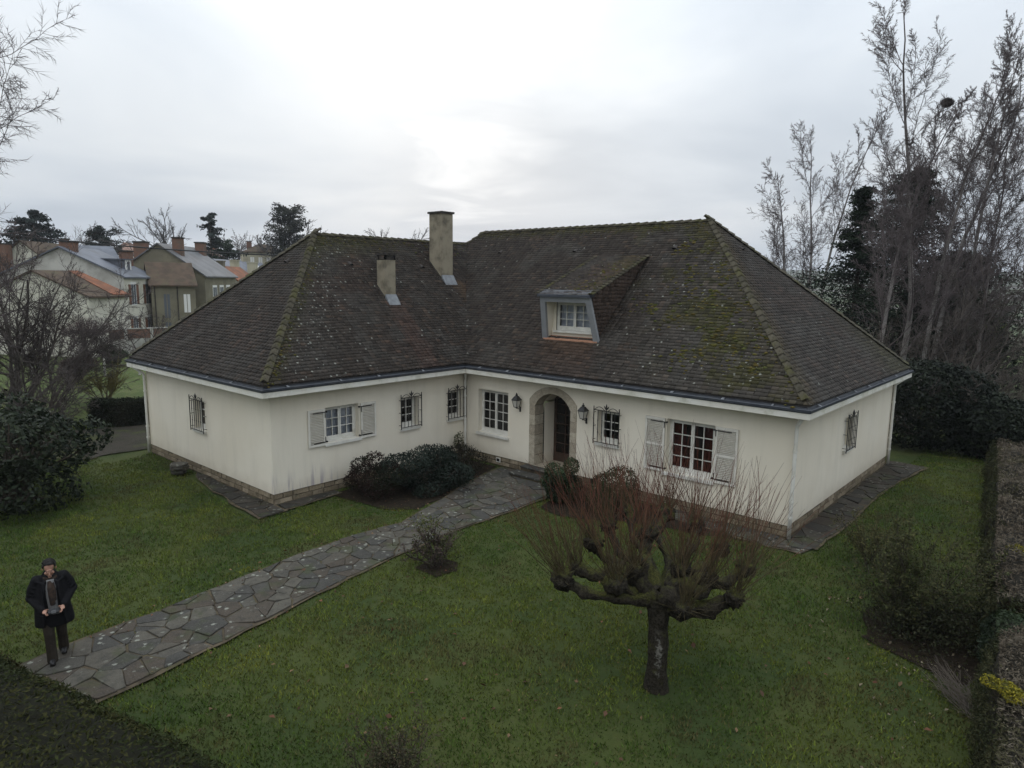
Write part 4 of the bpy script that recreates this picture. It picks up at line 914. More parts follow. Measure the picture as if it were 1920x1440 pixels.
# ------------------------------------------------------------------ plants: makers
colmat('leaf', 0.6, 0.16, 18, 0.4, trans=0.10); colmat('leaf_dull', 0.85, 0.08, 25, 0.4, trans=0.08); colmat('bark', 0.9, 0.15, 14, 0.45, 0.6); colmat('twig', 0.85, 0.15, 8, 0.3)
def unit(v): return v / np.maximum(np.linalg.norm(v, axis=-1, keepdims=True), 1e-9)
def grow(stems, levels, r):
    """stems: list of (base, dir, length, radius). Returns segments (p0, p1, r0, r1, level)"""
    P = np.array([s[0] for s in stems], float); D = unit(np.array([s[1] for s in stems], float)); L = np.array([s[2] for s in stems], float); R = np.array([s[3] for s in stems], float)
    out = []
    for li, lv in enumerate(levels):
        n = len(P); ns = lv.get('seg', 5); pts = [P]; dirs = [D]; rad_ = [R]; tip = lv.get('tip', 0.25); p, d = P, D
        for s in range(ns):
            t = (s + 1) / ns; d = d + r.normal(0, lv.get('wob', 0.12), (n, 3)); d[:, 2] += lv.get('trop', 0.0) + lv.get('droop', 0.0) * t
            if 'wind' in lv: d = d + np.array(lv['wind']) * t
            d = unit(d); p = p + d * (L / ns)[:, None]; pts.append(p); dirs.append(d); rad_.append(R * (1 - (1 - tip) * t ** lv.get('pw', 1.0)))
        pts = np.stack(pts, 1); dirs = np.stack(dirs, 1); rr = np.stack(rad_, 1)
        for s in range(ns): out.append((pts[:, s], pts[:, s + 1], rr[:, s], rr[:, s + 1], np.full(n, li)))
        k = lv.get('n', 0)
        if not k: break
        st = lv.get('start', 0.2); t = (st + (1 - st) * (np.arange(k)[None] + r.random((n, k))) / k) * ns; i = np.minimum(t.astype(int), ns - 1); f = (t - i)[..., None]; I = np.arange(n)[:, None]
        cp = pts[I, i] * (1 - f) + pts[I, i + 1] * f; cd = dirs[I, i + 1]; cr = rr[I, i] * (1 - f[..., 0]) + rr[I, i + 1] * f[..., 0]
        rnd = r.normal(0, 1, cd.shape); perp = unit(rnd - cd * (rnd * cd).sum(-1, keepdims=True)); a = np.radians(r.uniform(*lv.get('ang', (30, 55)), (n, k)))[..., None]
        nd = unit(cd * np.cos(a) + perp * np.sin(a)); tt = (t / ns)
        shape = lv.get('shape', lambda q: 1 - 0.6 * q)(tt); nl = L[:, None] * r.uniform(*lv.get('lr', (0.25, 0.4)), (n, k)) * shape
        keep = (r.random((n, k)) < lv.get('keep', 1.0)).ravel()
        P = cp.reshape(-1, 3)[keep]; D = nd.reshape(-1, 3)[keep]; L = nl.ravel()[keep]; R = np.maximum(np.minimum(cr * lv.get('rr', 0.6), 0.9 * cr), lv.get('rmin', 0.004)).ravel()[keep]
    return [np.concatenate([o_[i] for o_ in out]) for i in range(5)]
def tubes_mesh(name, S, colf, mat, parent, thick=0.02, lev=None):
    p0, p1, r0, r1, lv = S; VV = []; FF = []; CC = []; base = 0
    for sel, k in (((r0 >= thick * 3), 9), ((r0 < thick * 3) & (r0 >= thick), 5), ((r0 < thick), 3)):
        a, b, ra, rb = p0[sel], p1[sel], r0[sel], r1[sel]; n = len(a)
        if not n: continue
        t = unit(b - a); ref = np.where(np.abs(t[:, 2:3]) < 0.9, np.array([[0, 0, 1.0]]), np.array([[1.0, 0, 0]])); u = unit(np.cross(t, ref)); w = np.cross(t, u); th = 2 * np.pi * np.arange(k) / k
        ring = u[:, None] * np.cos(th)[None, :, None] + w[:, None] * np.sin(th)[None, :, None]
        v = np.concatenate([a[:, None] + ring * ra[:, None, None], b[:, None] + t[:, None] * (rb * 0.3)[:, None, None] + ring * rb[:, None, None]], 1)
        j = np.arange(k); q = np.stack([j, (j + 1) % k, k + (j + 1) % k, k + j], 1); FF.append((q[None] + (base + np.arange(n) * 2 * k)[:, None, None]).reshape(-1, 4)); base += n * 2 * k
        VV.append(v.reshape(-1, 3)); c = colf(a, ra, lv[sel]); CC.append(np.repeat(c, 2 * k, 0))
    return link(name, np_mesh(name, np.concatenate(VV), np.concatenate(FF), np.concatenate(CC)), parent, mat, True)
def spikes_mesh(name, S, colf, mat, parent):
    """the finest twigs: three-sided points"""
    a, b, ra, rb, lv = S; t = unit(b - a); ref = np.where(np.abs(t[:, 2:3]) < 0.9, np.array([[0, 0, 1.0]]), np.array([[1.0, 0, 0]])); u = unit(np.cross(t, ref)); w = np.cross(t, u); n = len(a); V = [b]
    for th in (0, 2.0944, 4.18879): V.append(a + (u * math.cos(th) + w * math.sin(th)) * ra[:, None])
    V = np.stack(V, 1).reshape(-1, 3); F = (np.array([(1, 2, 0), (2, 3, 0), (3, 1, 0)])[None] + (np.arange(n) * 4)[:, None, None]).reshape(-1, 3)
    return link(name, np_mesh(name, V, F, np.repeat(colf(a, ra, lv), 4, 0)), parent, mat)
def leaves_mesh(name, P, N, size, col, mat, parent, r, spread=0.8, asp=0.5, fold=0.0):
    n = len(P); nn = unit(N + r.normal(0, spread, (n, 3))); t = unit(np.cross(nn, r.normal(0, 1, (n, 3)))); b = np.cross(nn, t); s = (size if np.ndim(size) else np.full(n, size)) * r.uniform(0.6, 1.3, n); s = s[:, None]
    V = np.stack([P - t * s, P + b * s * asp + nn * s * fold, P + t * s, P - b * s * asp + nn * s * fold], 1).reshape(-1, 3)
    return link(name, np_mesh(name, V, np.arange(4 * n).reshape(n, 4), np.repeat(col, 4, 0)), parent, mat)
def lobes(center, radii, k, r, lr=(0.35, 0.55), zmin=0.0):
    c = np.array(center, float); R = np.array(radii, float); out = []
    while len(out) < k:
        q = r.uniform(-1, 1, 3); l = np.linalg.norm(q)
        if l > 0.9: continue
        f = r.uniform(*lr); out.append((c + q * R * (1 - f * 0.8), R * f * r.uniform(0.8, 1.15, 3)))
    return out
def lobe_points(lbs, n, r, depth=0.25, zmin=0.03, inner=0.75):
    ar = np.array([np.prod(l[1]) ** (2 / 3) for l in lbs]); cnt = r.multinomial(int(n * 1.8), ar / ar.sum()); PP = []; NN = []
    for (c, R), k in zip(lbs, cnt):
        q = unit(r.normal(0, 1, (k, 3))); f = 1 - depth * r.random(k) ** 1.5 + 0.06 * r.normal(0, 1, k); PP.append(c + q * R * f[:, None]); NN.append(unit(q / R))
    P = np.concatenate(PP); N = np.concatenate(NN); keep = P[:, 2] > zmin
    for c, R in lbs: keep &= (((P - c) / R) ** 2).sum(1) > inner ** 2
    P, N = P[keep], N[keep]; i = r.permutation(len(P))[:n]; return P[i], N[i]
def pal(n, cols, r, v=0.3, P=None, scale=1.5, seed=0):
    cols = np.array(cols); 
    if P is None: i = r.integers(0, len(cols), n)
    else: i = np.clip(((fbm(P, scale, seed, 3) - 0.5) * 2.2 + 0.5 + r.normal(0, 0.2, n)) * len(cols), 0, len(cols) - 1).astype(int)
    return cols[i] * r.uniform(1 - v, 1 + v, (n, 1))
def bark_col(thick, thin, rt=0.03):
    thick, thin = np.array(thick), np.array(thin)
    def f(a, ra, lv):
        m = sstep(ra, rt * 0.4, rt * 1.3)[:, None]; return (thick * m + thin * (1 - m)) * (0.7 + 0.6 * vnoise(a, 3, 2))[:, None]
    return f
def evergreen(name, label, cat, center, radii, n, leaf, cols, seed, k=14, base=None, mat='leaf', group=None, depth=0.3, asp=0.5, stems=7, lr=(0.35, 0.55), twc=((0.05, 0.04, 0.03), (0.04, 0.032, 0.025))):
    r = np.random.default_rng(seed); c = np.array(center, float); o = empty(name, (c[0], c[1], 0)); tag(o, label, cat, group); loc = np.array([c[0], c[1], 0])
    lb = lobes(c, radii, k, r, lr); P, N = lobe_points(lb, n, r, depth); leaves_mesh('foliage', P - loc, N, leaf, pal(len(P), cols, r, 0.35, P, 1.6, seed), MATS[mat], o, r, 0.7, asp)
    st = []
    for i in range(stems):
        t = lb[i % len(lb)][0]; b = np.array([c[0] + r.normal(0, radii[0] * 0.10), c[1] + r.normal(0, radii[1] * 0.10), 0.0]); v = t - b; st.append((b - loc, v, np.linalg.norm(v) * 1.05, 0.02 + 0.012 * max(radii)))
    S = grow(st, [dict(seg=6, wob=0.1, tip=0.4, n=6, ang=(25, 60), lr=(0.35, 0.6), rr=0.6, start=0.3), dict(seg=4, wob=0.15, n=4, ang=(25, 55), lr=(0.4, 0.7), rr=0.6), dict(seg=3, wob=0.15)], r)
    tubes_mesh('stems', S, bark_col(*twc), MATS['bark'], o); return o
def bare(name, label, cat, stems, levels, seed, thick, thin, rt=0.03, group=None, base=None, mat='bark', parts=('trunk', 'crown')):
    r = np.random.default_rng(seed); b = np.array(base if base is not None else stems[0][0], float); o = empty(name, b); tag(o, label, cat, group)
    S = grow([(np.array(s[0], float) - b, s[1], s[2], s[3]) for s in stems], levels, r); cf = bark_col(thick, thin, rt); t = S[4] == 0
    last = (S[4] == len(levels) - 1) if levels[-1].get('seg') == 1 else np.zeros(len(t), bool)
    tubes_mesh(parts[0], [q[t] for q in S], cf, MATS[mat], o); tubes_mesh(parts[1], [q[~t & ~last] for q in S], cf, MATS[mat], o)
    if last.any(): tag(spikes_mesh('twigs', [q[last] for q in S], cf, MATS['twig'], o), kind='stuff')
    return o, S, b

def mossy_bark():
    N = NB('mossy_bark'); nz_ = N.n('ShaderNodeSeparateXYZ'); N.l(N.geo.outputs['Normal'], nz_.inputs[0])
    c = N.mix(N.ramp(N.noise(26, 5, 0.7), 0.38, 0.62), (0.014, 0.012, 0.009), (0.046, 0.039, 0.029))
    m = N.ramp(N.math('MULTIPLY_ADD', nz_.outputs[2], 0.22, N.math('ADD', N.noise(3.2, 5, 0.65), N.math('MULTIPLY', N.noise(30, 4, 0.7), 0.35))), 0.74, 0.95)
    c = N.mix(N.math('MULTIPLY', m, 0.9), c, N.mix(N.ramp(N.noise(48, 3), 0.35, 0.65), (0.026, 0.028, 0.009), (0.078, 0.078, 0.02)))
    P = N.sep(); sc = N.math('MULTIPLY', N.ramp(N.math('ABSOLUTE', N.math('ADD', N.math('MULTIPLY_ADD', N.noise(5, 3), 0.25, P[0]), -12.17)), 0.055, 0.02), N.math('MULTIPLY', N.ramp(P[2], 0.2, 0.35), N.ramp(P[2], 1.1, 0.8)))
    sc = N.math('MULTIPLY', sc, N.math('MULTIPLY', N.ramp(P[1], -7.75, -7.80), N.ramp(N.noise(14, 4, 0.7), 0.45, 0.6)))
    c = N.mix(N.math('MULTIPLY', sc, 0.85), c, (0.20, 0.19, 0.165))
    N.bump(N.math('ADD', N.noise(22, 5, 0.7), N.math('MULTIPLY', N.noise(70, 4, 0.7), 0.5)), 1.0, 0.03); N.fin(c, 0.95, 0.1)
mossy_bark()
# ------------------------------------------------------------------ the pollarded tree on the lawn
def pollard():
    r = np.random.default_rng(21); B = np.array([11.94, -7.69, 0.0]); o = empty('pollard_tree', B)
    tag(o, 'mossy pollarded tree with knobbly arms and upright red shoots on the lawn', 'tree'); fork = np.array([0.02, 0.05, 1.42])
    def lump(me_pts, rads, n, seed, amp): 
        V = []; F = []; pts = np.array(me_pts); 
        for i, (p, ra) in enumerate(zip(pts, rads)):
            t = unit(pts[min(i + 1, len(pts) - 1)] - pts[max(i - 1, 0)]); u = unit(np.cross(t, [0.3, 0.9, 0.1])); w = np.cross(t, u)
            th = 2 * np.pi * np.arange(n) / n; ring = p + (u * np.cos(th)[:, None] + w * np.sin(th)[:, None]) * ra
            d = ((fbm(ring, 6.0, seed, 3) - 0.5) * 2 * amp + (fbm(ring, 20.0, seed, 2) - 0.5) * 0.7 * amp) * ra; ring = p + unit(ring - p) * (ra + d)[:, None]; V.append(ring)
            if i: a = (i - 1) * n + np.arange(n); b = (i - 1) * n + (np.arange(n) + 1) % n; F.append(np.c_[a, b, b + n, a + n])
        V = np.concatenate(V); return V, np.concatenate(F)
    def wood(P, N_z):
        n1 = fbm(P, 4.0, 3, 3); n2 = fbm(P, 22, 5, 2); c = np.array([0.034, 0.029, 0.022]) * (0.6 + 0.8 * n2)[:, None]; m = (sstep(n1 + 0.35 * N_z, 0.50, 0.76) * 0.85)[:, None]
        c = c * (1 - m) + m * np.array([0.050, 0.052, 0.014]) * (0.4 + n2)[:, None]; return c
    zs = np.linspace(0, 1.5, 44); path = [(0.03 * math.sin(z * 2.2), 0.02 * math.cos(z * 3), z) for z in zs]; rads = [0.146 + 0.05 * math.exp(-z * 6) + 0.05 * sstep(np.array(z), 1.0, 1.5) for z in zs]
    V, F = lump(path, rads, 30, 4, 0.17); nz_ = np.where(V[:, 2] < 1.3, 0.25 * (vnoise(V, 1.5, 8) - 0.45), 0.6); c = wood(V, nz_)
    sc = (sstep(np.abs(V[:, 1] + 0.22 + 0.05 * np.sin(V[:, 2] * 7)), 0.06, 0.01) * sstep(V[:, 2], 0.05, 0.2) * sstep(V[:, 2], 1.1, 0.9) * (V[:, 0] > -0.05) * sstep(fbm(V, 9, 12, 3), 0.42, 0.55))[:, None]   # pale scar in the bark
    c = c * (1 - sc) + sc * np.array([0.22, 0.21, 0.18]); tr = link('trunk', np_mesh('trunk', V, F), o, MATS['mossy_bark'], True)
    knobs = [((1056, 1085), 1.72, 0.16), ((1153, 1096), 1.74, 0.17), ((1112, 1017), 1.95, 0.15), ((1283, 1140), 1.55, 0.13), ((1377, 1121), 1.62, 0.13), ((1397, 1064), 1.72, 0.14), ((1350, 1028), 1.72, 0.14), ((1278, 1068), 1.86, 0.17), ((1140, 985), 1.90, 0.14), ((1249, 962), 1.98, 0.16), ((1213, 1002), 2.05, 0.15), ((1081, 1064), 1.66, 0.13), ((1303, 988), 1.95, 0.15), ((1190, 1070), 1.86, 0.12), ((1330, 1085), 1.80, 0.11), ((1180, 960), 2.0, 0.13)]
    SH = []
    for ki, ((px, py), z, kr) in enumerate(knobs):
        K = gp(px, py, z) - B; h = K - fork; dist = np.hypot(h[0], h[1]); start = fork + np.array([h[0], h[1], 0]) / max(dist, 0.1) * 0.08 + np.array([0, 0, r.uniform(-0.15, 0.1)])
        mid = start + (K - start) * 0.45 + np.array([r.normal(0, 0.09), r.normal(0, 0.09), r.uniform(-0.08, 0.14)]); m2 = start + (K - start) * 0.78 + np.array([r.normal(0, 0.06), r.normal(0, 0.06), r.uniform(-0.22, -0.02)])
        ctl = [start, mid, m2, K]; pts = []
        for t in np.linspace(0, 1, 26):
            a = 3 * t; i = min(int(a), 2); f = a - i; f = f * f * (3 - 2 * f) * 0.5 + f * 0.5; pts.append(ctl[i] * (1 - f) + ctl[i + 1] * f)
        ra = np.linspace(0.115, 0.066, 26) * r.uniform(0.9, 1.2); ra[-5:] += np.array([0.005, 0.01, 0.025, 0.035, 0.045]); V, F = lump(pts, ra, 16, 30 + ki, 0.75); link('limb', np_mesh('limb', V, F), o, MATS['mossy_bark'], True)
        bm = bmesh.new(); bmesh.ops.create_icosphere(bm, subdivisions=3, radius=1); q = np.array([v.co[:] for v in bm.verts]); bf = np.array([[v.index for v in f_.verts] for f_ in bm.faces]); bm.free()
        V = K + q * kr * (0.15 + 1.7 * fbm(q * 1.0 + ki, 4.5, 60 + ki, 4))[:, None] * np.array([1, 1, 0.95]); cc = wood(V, np.full(len(V), -0.12)) * 0.8; link('knob', np_mesh('knob', V, bf), o, MATS['mossy_bark'], True)
        outw = np.array([h[0], h[1], 0]) / max(dist, 0.15); nsh = int(54 * kr / 0.15)
        for _ in range(nsh):
            g = unit(np.array([r.normal(0, 0.34), r.normal(0, 0.34), 1.0]) + outw * min(dist, 1.3) * r.uniform(0.05, 0.6)); SH.append((K + g * kr * 0.4 + r.normal(0, kr * 0.35, 3), g, r.uniform(0.45, 1.75) * (1.0 if dist > 0.5 else 1.12), r.uniform(0.0035, 0.0085)))
        for _ in range(16): g = unit(np.array([r.normal(0, 1), r.normal(0, 1), r.uniform(-0.6, 0.6)]) + outw * 0.6); SH.append((K, g, r.uniform(0.25, 0.6), 0.004))
    S = grow(SH, [dict(seg=7, wob=0.06, trop=0.04, tip=0.25, n=3, ang=(15, 40), lr=(0.08, 0.25), rr=0.5, start=0.35, rmin=0.002, keep=0.45), dict(seg=3, wob=0.08, trop=0.05)], r)
    def sc(a, ra, lv):
        t = sstep(a[:, 2], 1.9, 2.9)[:, None]; return (np.array([0.070, 0.055, 0.028]) * (1 - t) + t * np.array([0.115, 0.042, 0.028])) * r.uniform(0.6, 1.3, (len(a), 1))
    tag(tubes_mesh('shoots', S, sc, MATS['twig'], o), kind='stuff')
pollard()

# ------------------------------------------------------------------ shrubs in the garden
DKG = [(0.008, 0.013, 0.006), (0.013, 0.019, 0.009), (0.020, 0.027, 0.013)]
evergreen('evergreen_shrub', 'broad dark evergreen shrub with large leaves left of the driveway', 'shrub', (-5.3, -11.9, 1.25), (2.9, 2.7, 1.8), 21000, 0.075, DKG, 31, 30, stems=16, lr=(0.2, 0.42), depth=0.55)
evergreen('red_shrub', 'brown red leaved shrub at the end of the bed under the shuttered window', 'shrub', (1.15, -4.75, 0.55), (1.1, 0.95, 0.72), 11000, 0.032, [(0.020, 0.014, 0.011), (0.028, 0.016, 0.013), (0.014, 0.016, 0.009)], 32, 14, mat='leaf_dull')
evergreen('blue_green_shrub', 'large dark blue green shrub filling the bed between path and wall', 'shrub', (1.85, -3.5, 0.55), (1.4, 1.75, 0.78), 19000, 0.036, [(0.009, 0.014, 0.009), (0.014, 0.021, 0.014), (0.022, 0.031, 0.023)], 33, 20, lr=(0.25, 0.45), depth=0.45)
evergreen('low_corner_shrub', 'low twiggy shrub in the inner corner of the house beside the front window', 'shrub', (1.35, -1.85, 0.44), (1.15, 1.45, 0.60), 9000, 0.030, [(0.018, 0.017, 0.011), (0.024, 0.019, 0.013), (0.014, 0.017, 0.010)], 34, 16, mat='leaf_dull', stems=14)
evergreen('round_box_shrub', 'rounded glossy green shrub standing right of the entrance steps', 'shrub', (5.55, -1.55, 0.58), (0.72, 0.75, 0.72), 10000, 0.030, [(0.013, 0.022, 0.009), (0.019, 0.031, 0.012), (0.030, 0.046, 0.018)], 35, 14, lr=(0.25, 0.45))
evergreen('mixed_shrub', 'loose green and russet shrub under the small barred window on the front', 'shrub', (7.0, -1.3, 0.55), (0.95, 0.8, 0.72), 9000, 0.032, [(0.026, 0.036, 0.015), (0.040, 0.034, 0.018), (0.050, 0.028, 0.018)], 36, 11, mat='leaf_dull')
evergreen('climbing_seedling', 'thin leafy seedling growing at the foot of the inner corner downpipe', 'plant', (0.35, -0.55, 0.62), (0.28, 0.4, 0.45), 500, 0.028, [(0.05, 0.045, 0.02), (0.04, 0.05, 0.02)], 38, 6, mat='leaf_dull', stems=6)

def cut_shrub():
    r = np.random.default_rng(41); B = np.array([6.2, -6.95, 0.0]); o = empty('pruned_shrub', B); tag(o, 'small leggy pruned shrub with stubby purple twigs beside the path', 'shrub')
    st = [((r.normal(0, 0.07), r.normal(0, 0.07), 0.0), (r.normal(0, 0.55), r.normal(0, 0.55), 1), r.uniform(0.55, 0.9), r.uniform(0.014, 0.022)) for _ in range(16)]
    S = grow(st, [dict(seg=5, wob=0.14, trop=0.05, tip=0.7, n=6, ang=(20, 55), lr=(0.25, 0.45), rr=0.75, start=0.35, shape=lambda q: 1 - 0.3 * q, rmin=0.006), dict(seg=4, wob=0.2, trop=0.1, tip=0.7, n=5, ang=(25, 60), lr=(0.3, 0.6), rr=0.75, rmin=0.005), dict(seg=3, wob=0.2, trop=0.05, tip=0.8)], r)
    tubes_mesh('stems', S, bark_col((0.045, 0.035, 0.03), (0.095, 0.070, 0.062), 0.012), MATS['bark'], o, 0.012)
    tips = S[1][S[4] == 2]; L = r.choice(len(tips), 900); P = tips[L] + r.normal(0, 0.03, (900, 3)); P2 = np.array([-0.30, -0.02, 0.85]) + r.normal(0, 1, (420, 3)) * np.array([0.22, 0.2, 0.13]); P3 = r.normal(0, 1, (500, 3)) * np.array([0.25, 0.25, 0.14]) + [0, 0, 0.35]; P3 = P3[P3[:, 2] > 0.02]
    A = np.concatenate([P, P2, P3]); c = np.concatenate([pal(len(P), [(0.075, 0.055, 0.045), (0.05, 0.05, 0.02)], r), pal(len(P2), [(0.05, 0.062, 0.02), (0.075, 0.075, 0.026)], r), pal(len(P3), [(0.03, 0.035, 0.016), (0.045, 0.045, 0.02)], r)])
    leaves_mesh('leaves', A, np.tile([0, 0, 1.0], (len(A), 1)), 0.028, c, MATS['leaf_dull'], o, r, 1.2)
cut_shrub()
def wispy(name, label, B, n, h, spread, seed, leafn, cols, dense=True, leaf=0.022, lean=(0, 0, 0), lowdark=0, twc=((0.03, 0.026, 0.02), (0.055, 0.045, 0.032))):
    r = np.random.default_rng(seed); B = np.array(B, float); o = empty(name, B); tag(o, label, 'shrub')
    st = [((r.normal(0, spread * 0.16), r.normal(0, spread * 0.16), 0.0), (r.normal(lean[0], spread * 0.42), r.normal(lean[1], spread * 0.42), 1), h * r.uniform(0.6, 1.05), r.uniform(0.007, 0.014)) for _ in range(n)]
    S = grow(st, [dict(seg=6, wob=0.10, trop=0.03, tip=0.35, n=9, ang=(20, 50), lr=(0.25, 0.5), rr=0.6, start=0.15, rmin=0.003), dict(seg=4, wob=0.16, trop=0.04, tip=0.5, n=5, ang=(20, 50), lr=(0.3, 0.6), rr=0.6, rmin=0.002), dict(seg=3, wob=0.2, tip=0.5)], r)
    tubes_mesh('stems', S, bark_col(*twc, 0.008), MATS['bark'], o, 0.012); T = S[1][S[4] >= 1]; i = r.choice(len(T), leafn); P = T[i] + r.normal(0, 0.03, (leafn, 3)); P = P[P[:, 2] > 0.02]; c = pal(len(P), cols, r, 0.4)
    if lowdark:
        q = r.normal(0, 1, (lowdark, 3)) * np.array([spread * 0.42, spread * 0.42, 0.26]) + [0.05, 0, 0.38]; q = q[q[:, 2] > 0.02]; P = np.concatenate([P, q]); c = np.concatenate([c, pal(len(q), [(0.022, 0.026, 0.013), (0.03, 0.03, 0.016)], r)])
    leaves_mesh('leaves', P, np.tile([0, 0, 1.0], (len(P), 1)), leaf, c, MATS['leaf_dull'], o, r, 1.0)
wispy('thin_shrub', 'tall thin leaved shrub with a dark dense foot beside the right hedge', (14.55, -2.95, 0), 34, 2.1, 1.15, 51, 9500, [(0.045, 0.05, 0.018), (0.06, 0.058, 0.024), (0.034, 0.04, 0.016)], lowdark=9000, leaf=0.027)
wispy('pale_sparse_shrub', 'sparse yellow green shrub on the lawn near the right house corner', (13.25, -0.55, 0), 22, 1.25, 1.15, 52, 4600, [(0.07, 0.068, 0.026), (0.085, 0.075, 0.03), (0.05, 0.05, 0.022)], lean=(-0.25, 0.1, 0))
wispy('brown_lawn_shrub', 'brown twiggy shrub at the bottom of the lawn with small dull leaves', (10.75, -11.75, 0), 34, 0.85, 0.95, 53, 4600, [(0.05, 0.05, 0.026), (0.07, 0.064, 0.03), (0.066, 0.046, 0.032), (0.042, 0.044, 0.026)], leaf=0.018)

# ------------------------------------------------------------------ hedges
def hedge(name, label, line, w, h, n, leaf, ctop, cside, seed, parent=None, wav=0.12, capr=0.25, asp=0.35, mat='leaf_dull', core=(0.014, 0.012, 0.008)):
    """clipped hedge along a line: a dark woody core carrying a skin of leaf sprays"""
    r = np.random.default_rng(seed); line = np.array(line, float); o = empty(name, (line[:, 0].mean(), line[:, 1].mean(), 0)); tag(o, label, 'hedge'); loc = np.array(o.location)
    seg = np.linalg.norm(np.diff(line, axis=0), axis=1); cum = np.r_[0, np.cumsum(seg)]; L = cum[-1]; hw = w if np.ndim(w) else np.full(len(line), w); hh = h if np.ndim(h) else np.full(len(line), h)
    def fr(s):
        p = np.c_[np.interp(s, cum, line[:, 0]), np.interp(s, cum, line[:, 1])]; q = np.c_[np.interp(s + 0.1, cum, line[:, 0]), np.interp(s + 0.1, cum, line[:, 1])] - np.c_[np.interp(s - 0.1, cum, line[:, 0]), np.interp(s - 0.1, cum, line[:, 1])]
        t = unit(q); return p, t, np.c_[-t[:, 1], t[:, 0]], np.interp(s, cum, hw), np.interp(s, cum, hh)
    def surf(s, v, inset=0.0):
        """v 0..1 runs up the left side, over the top and down the right side"""
        p, t, nn, W_, H_ = fr(s); per = 2 * H_ + W_; d = v * per; rr_ = np.minimum(capr, W_ * 0.45)
        x = np.where(d < H_, -W_ / 2, np.where(d < H_ + W_, d - H_ - W_ / 2, W_ / 2)); z = np.where(d < H_, d, np.where(d < H_ + W_, H_, per - d)); N = np.where((d < H_)[:, None], np.c_[-np.ones_like(d), 0 * d, 0 * d], np.where((d < H_ + W_)[:, None], np.c_[0 * d, 0 * d, np.ones_like(d)], np.c_[np.ones_like(d), 0 * d, 0 * d]))
        ex = np.maximum(np.abs(x) - (W_ / 2 - rr_), 0) / rr_; ez = np.maximum(z - (H_ - rr_), 0) / rr_; l = np.sqrt(ex ** 2 + ez ** 2); f = np.where(l > 1, 1 / np.maximum(l, 1e-6), 1)
        x = np.sign(x) * (np.minimum(np.abs(x), W_ / 2 - rr_) + ex * f * rr_); z = np.minimum(z, H_ - rr_) + ez * f * rr_
        N = np.c_[-nn * 0 + nn * (-N[:, :1]) * -1, N[:, 2:]]; P = np.c_[p + nn * x[:, None], z]; wv = (fbm(P, 1.3, seed, 4) - 0.5) * 2 * wav; return P + unit(N) * (wv - inset)[:, None], unit(N)
    s = r.uniform(0, L, n); v = r.random(n); P, N = surf(s, v); ne = n // 8; ends = r.random(ne) < 0.5   # end faces
    pe, te, nne, We, He = fr(np.where(ends, 0.0, L)); xe = r.uniform(-0.5, 0.5, ne) * We; ze = r.random(ne) * He * 0.97; Pe = np.c_[pe + nne * xe[:, None], ze]; sg = np.where(ends, -1, 1)[:, None]; Ne = np.c_[te * sg, np.zeros(ne)]
    P = np.concatenate([P, Pe + Ne * r.normal(0, 0.05, (ne, 1))]); N = np.concatenate([N, Ne]); P = P + N * r.normal(0, 0.035, (len(P), 1)); k_ = P[:, 2] > 0.01; P, N = P[k_], N[k_]
    up = sstep(N[:, 2], 0.3, 0.7)[:, None]; c = pal(len(P), ctop, r, 0.35, P, 0.9, seed) * up + pal(len(P), cside, r, 0.35, P, 0.9, seed + 3) * (1 - up); leaves_mesh('foliage', P - loc, N, leaf, c, MATS[mat], o, r, 0.75, asp)
    ns = max(6, int(L / 0.3)); nv = 22; sv, vv = np.meshgrid(np.linspace(0.06, L - 0.06, ns), np.linspace(0, 1, nv), indexing='ij'); Q, _ = surf(sv.ravel(), vv.ravel(), 0.06); F = []
    for i in range(ns - 1): a = i * nv + np.arange(nv - 1); F.append(np.c_[a, a + 1, a + nv + 1, a + nv])
    Q = np.concatenate([Q - loc, [[0, 0, 0]]])[:-1]; me = np_mesh('branches', Q, np.concatenate(F), np.tile(np.array(core), (len(Q), 1))); link('branches', me, o, MATS['bark'], True)
    for i in (0, ns - 1): MB().poly([tuple(q) for q in Q[i * nv:(i + 1) * nv]]).build('end_branches', MATS['soil'], o)
    return o
BRT = [(0.075, 0.060, 0.043), (0.092, 0.075, 0.055), (0.105, 0.089, 0.066), (0.066, 0.060, 0.033)]; BRS = [(0.036, 0.040, 0.018), (0.048, 0.046, 0.022), (0.030, 0.034, 0.016)]
hline = [(14.62, 10.4), (15.0, 7.0), (15.45, 3.0), (15.85, -1.0), (16.15, -3.3)]
hedge('clipped_hedge', 'long clipped brown topped hedge along the right edge of the lawn', hline, [1.2, 1.2, 1.2, 1.25, 1.3], [1.22, 1.3, 1.27, 1.33, 1.25], 44000, 0.045, BRT, BRS, 61, wav=0.32, capr=0.45, asp=0.22)
hedge('green_gap_bush', 'low dark green bush filling the gap in the right hedge', [(16.15, -3.3), (16.3, -4.5)], 1.15, 1.0, 9000, 0.030, [(0.016, 0.028, 0.012), (0.024, 0.036, 0.015)], [(0.014, 0.022, 0.010)], 62, wav=0.25, mat='leaf')
hedge('near_hedge', 'near grey brown hedge block with a golden tuft at the right edge', [(16.32, -4.6), (16.55, -7.0), (16.8, -9.4)], 1.25, [1.25, 1.3, 1.3], 30000, 0.034, BRT, BRS, 63, wav=0.28, capr=0.42, asp=0.22)
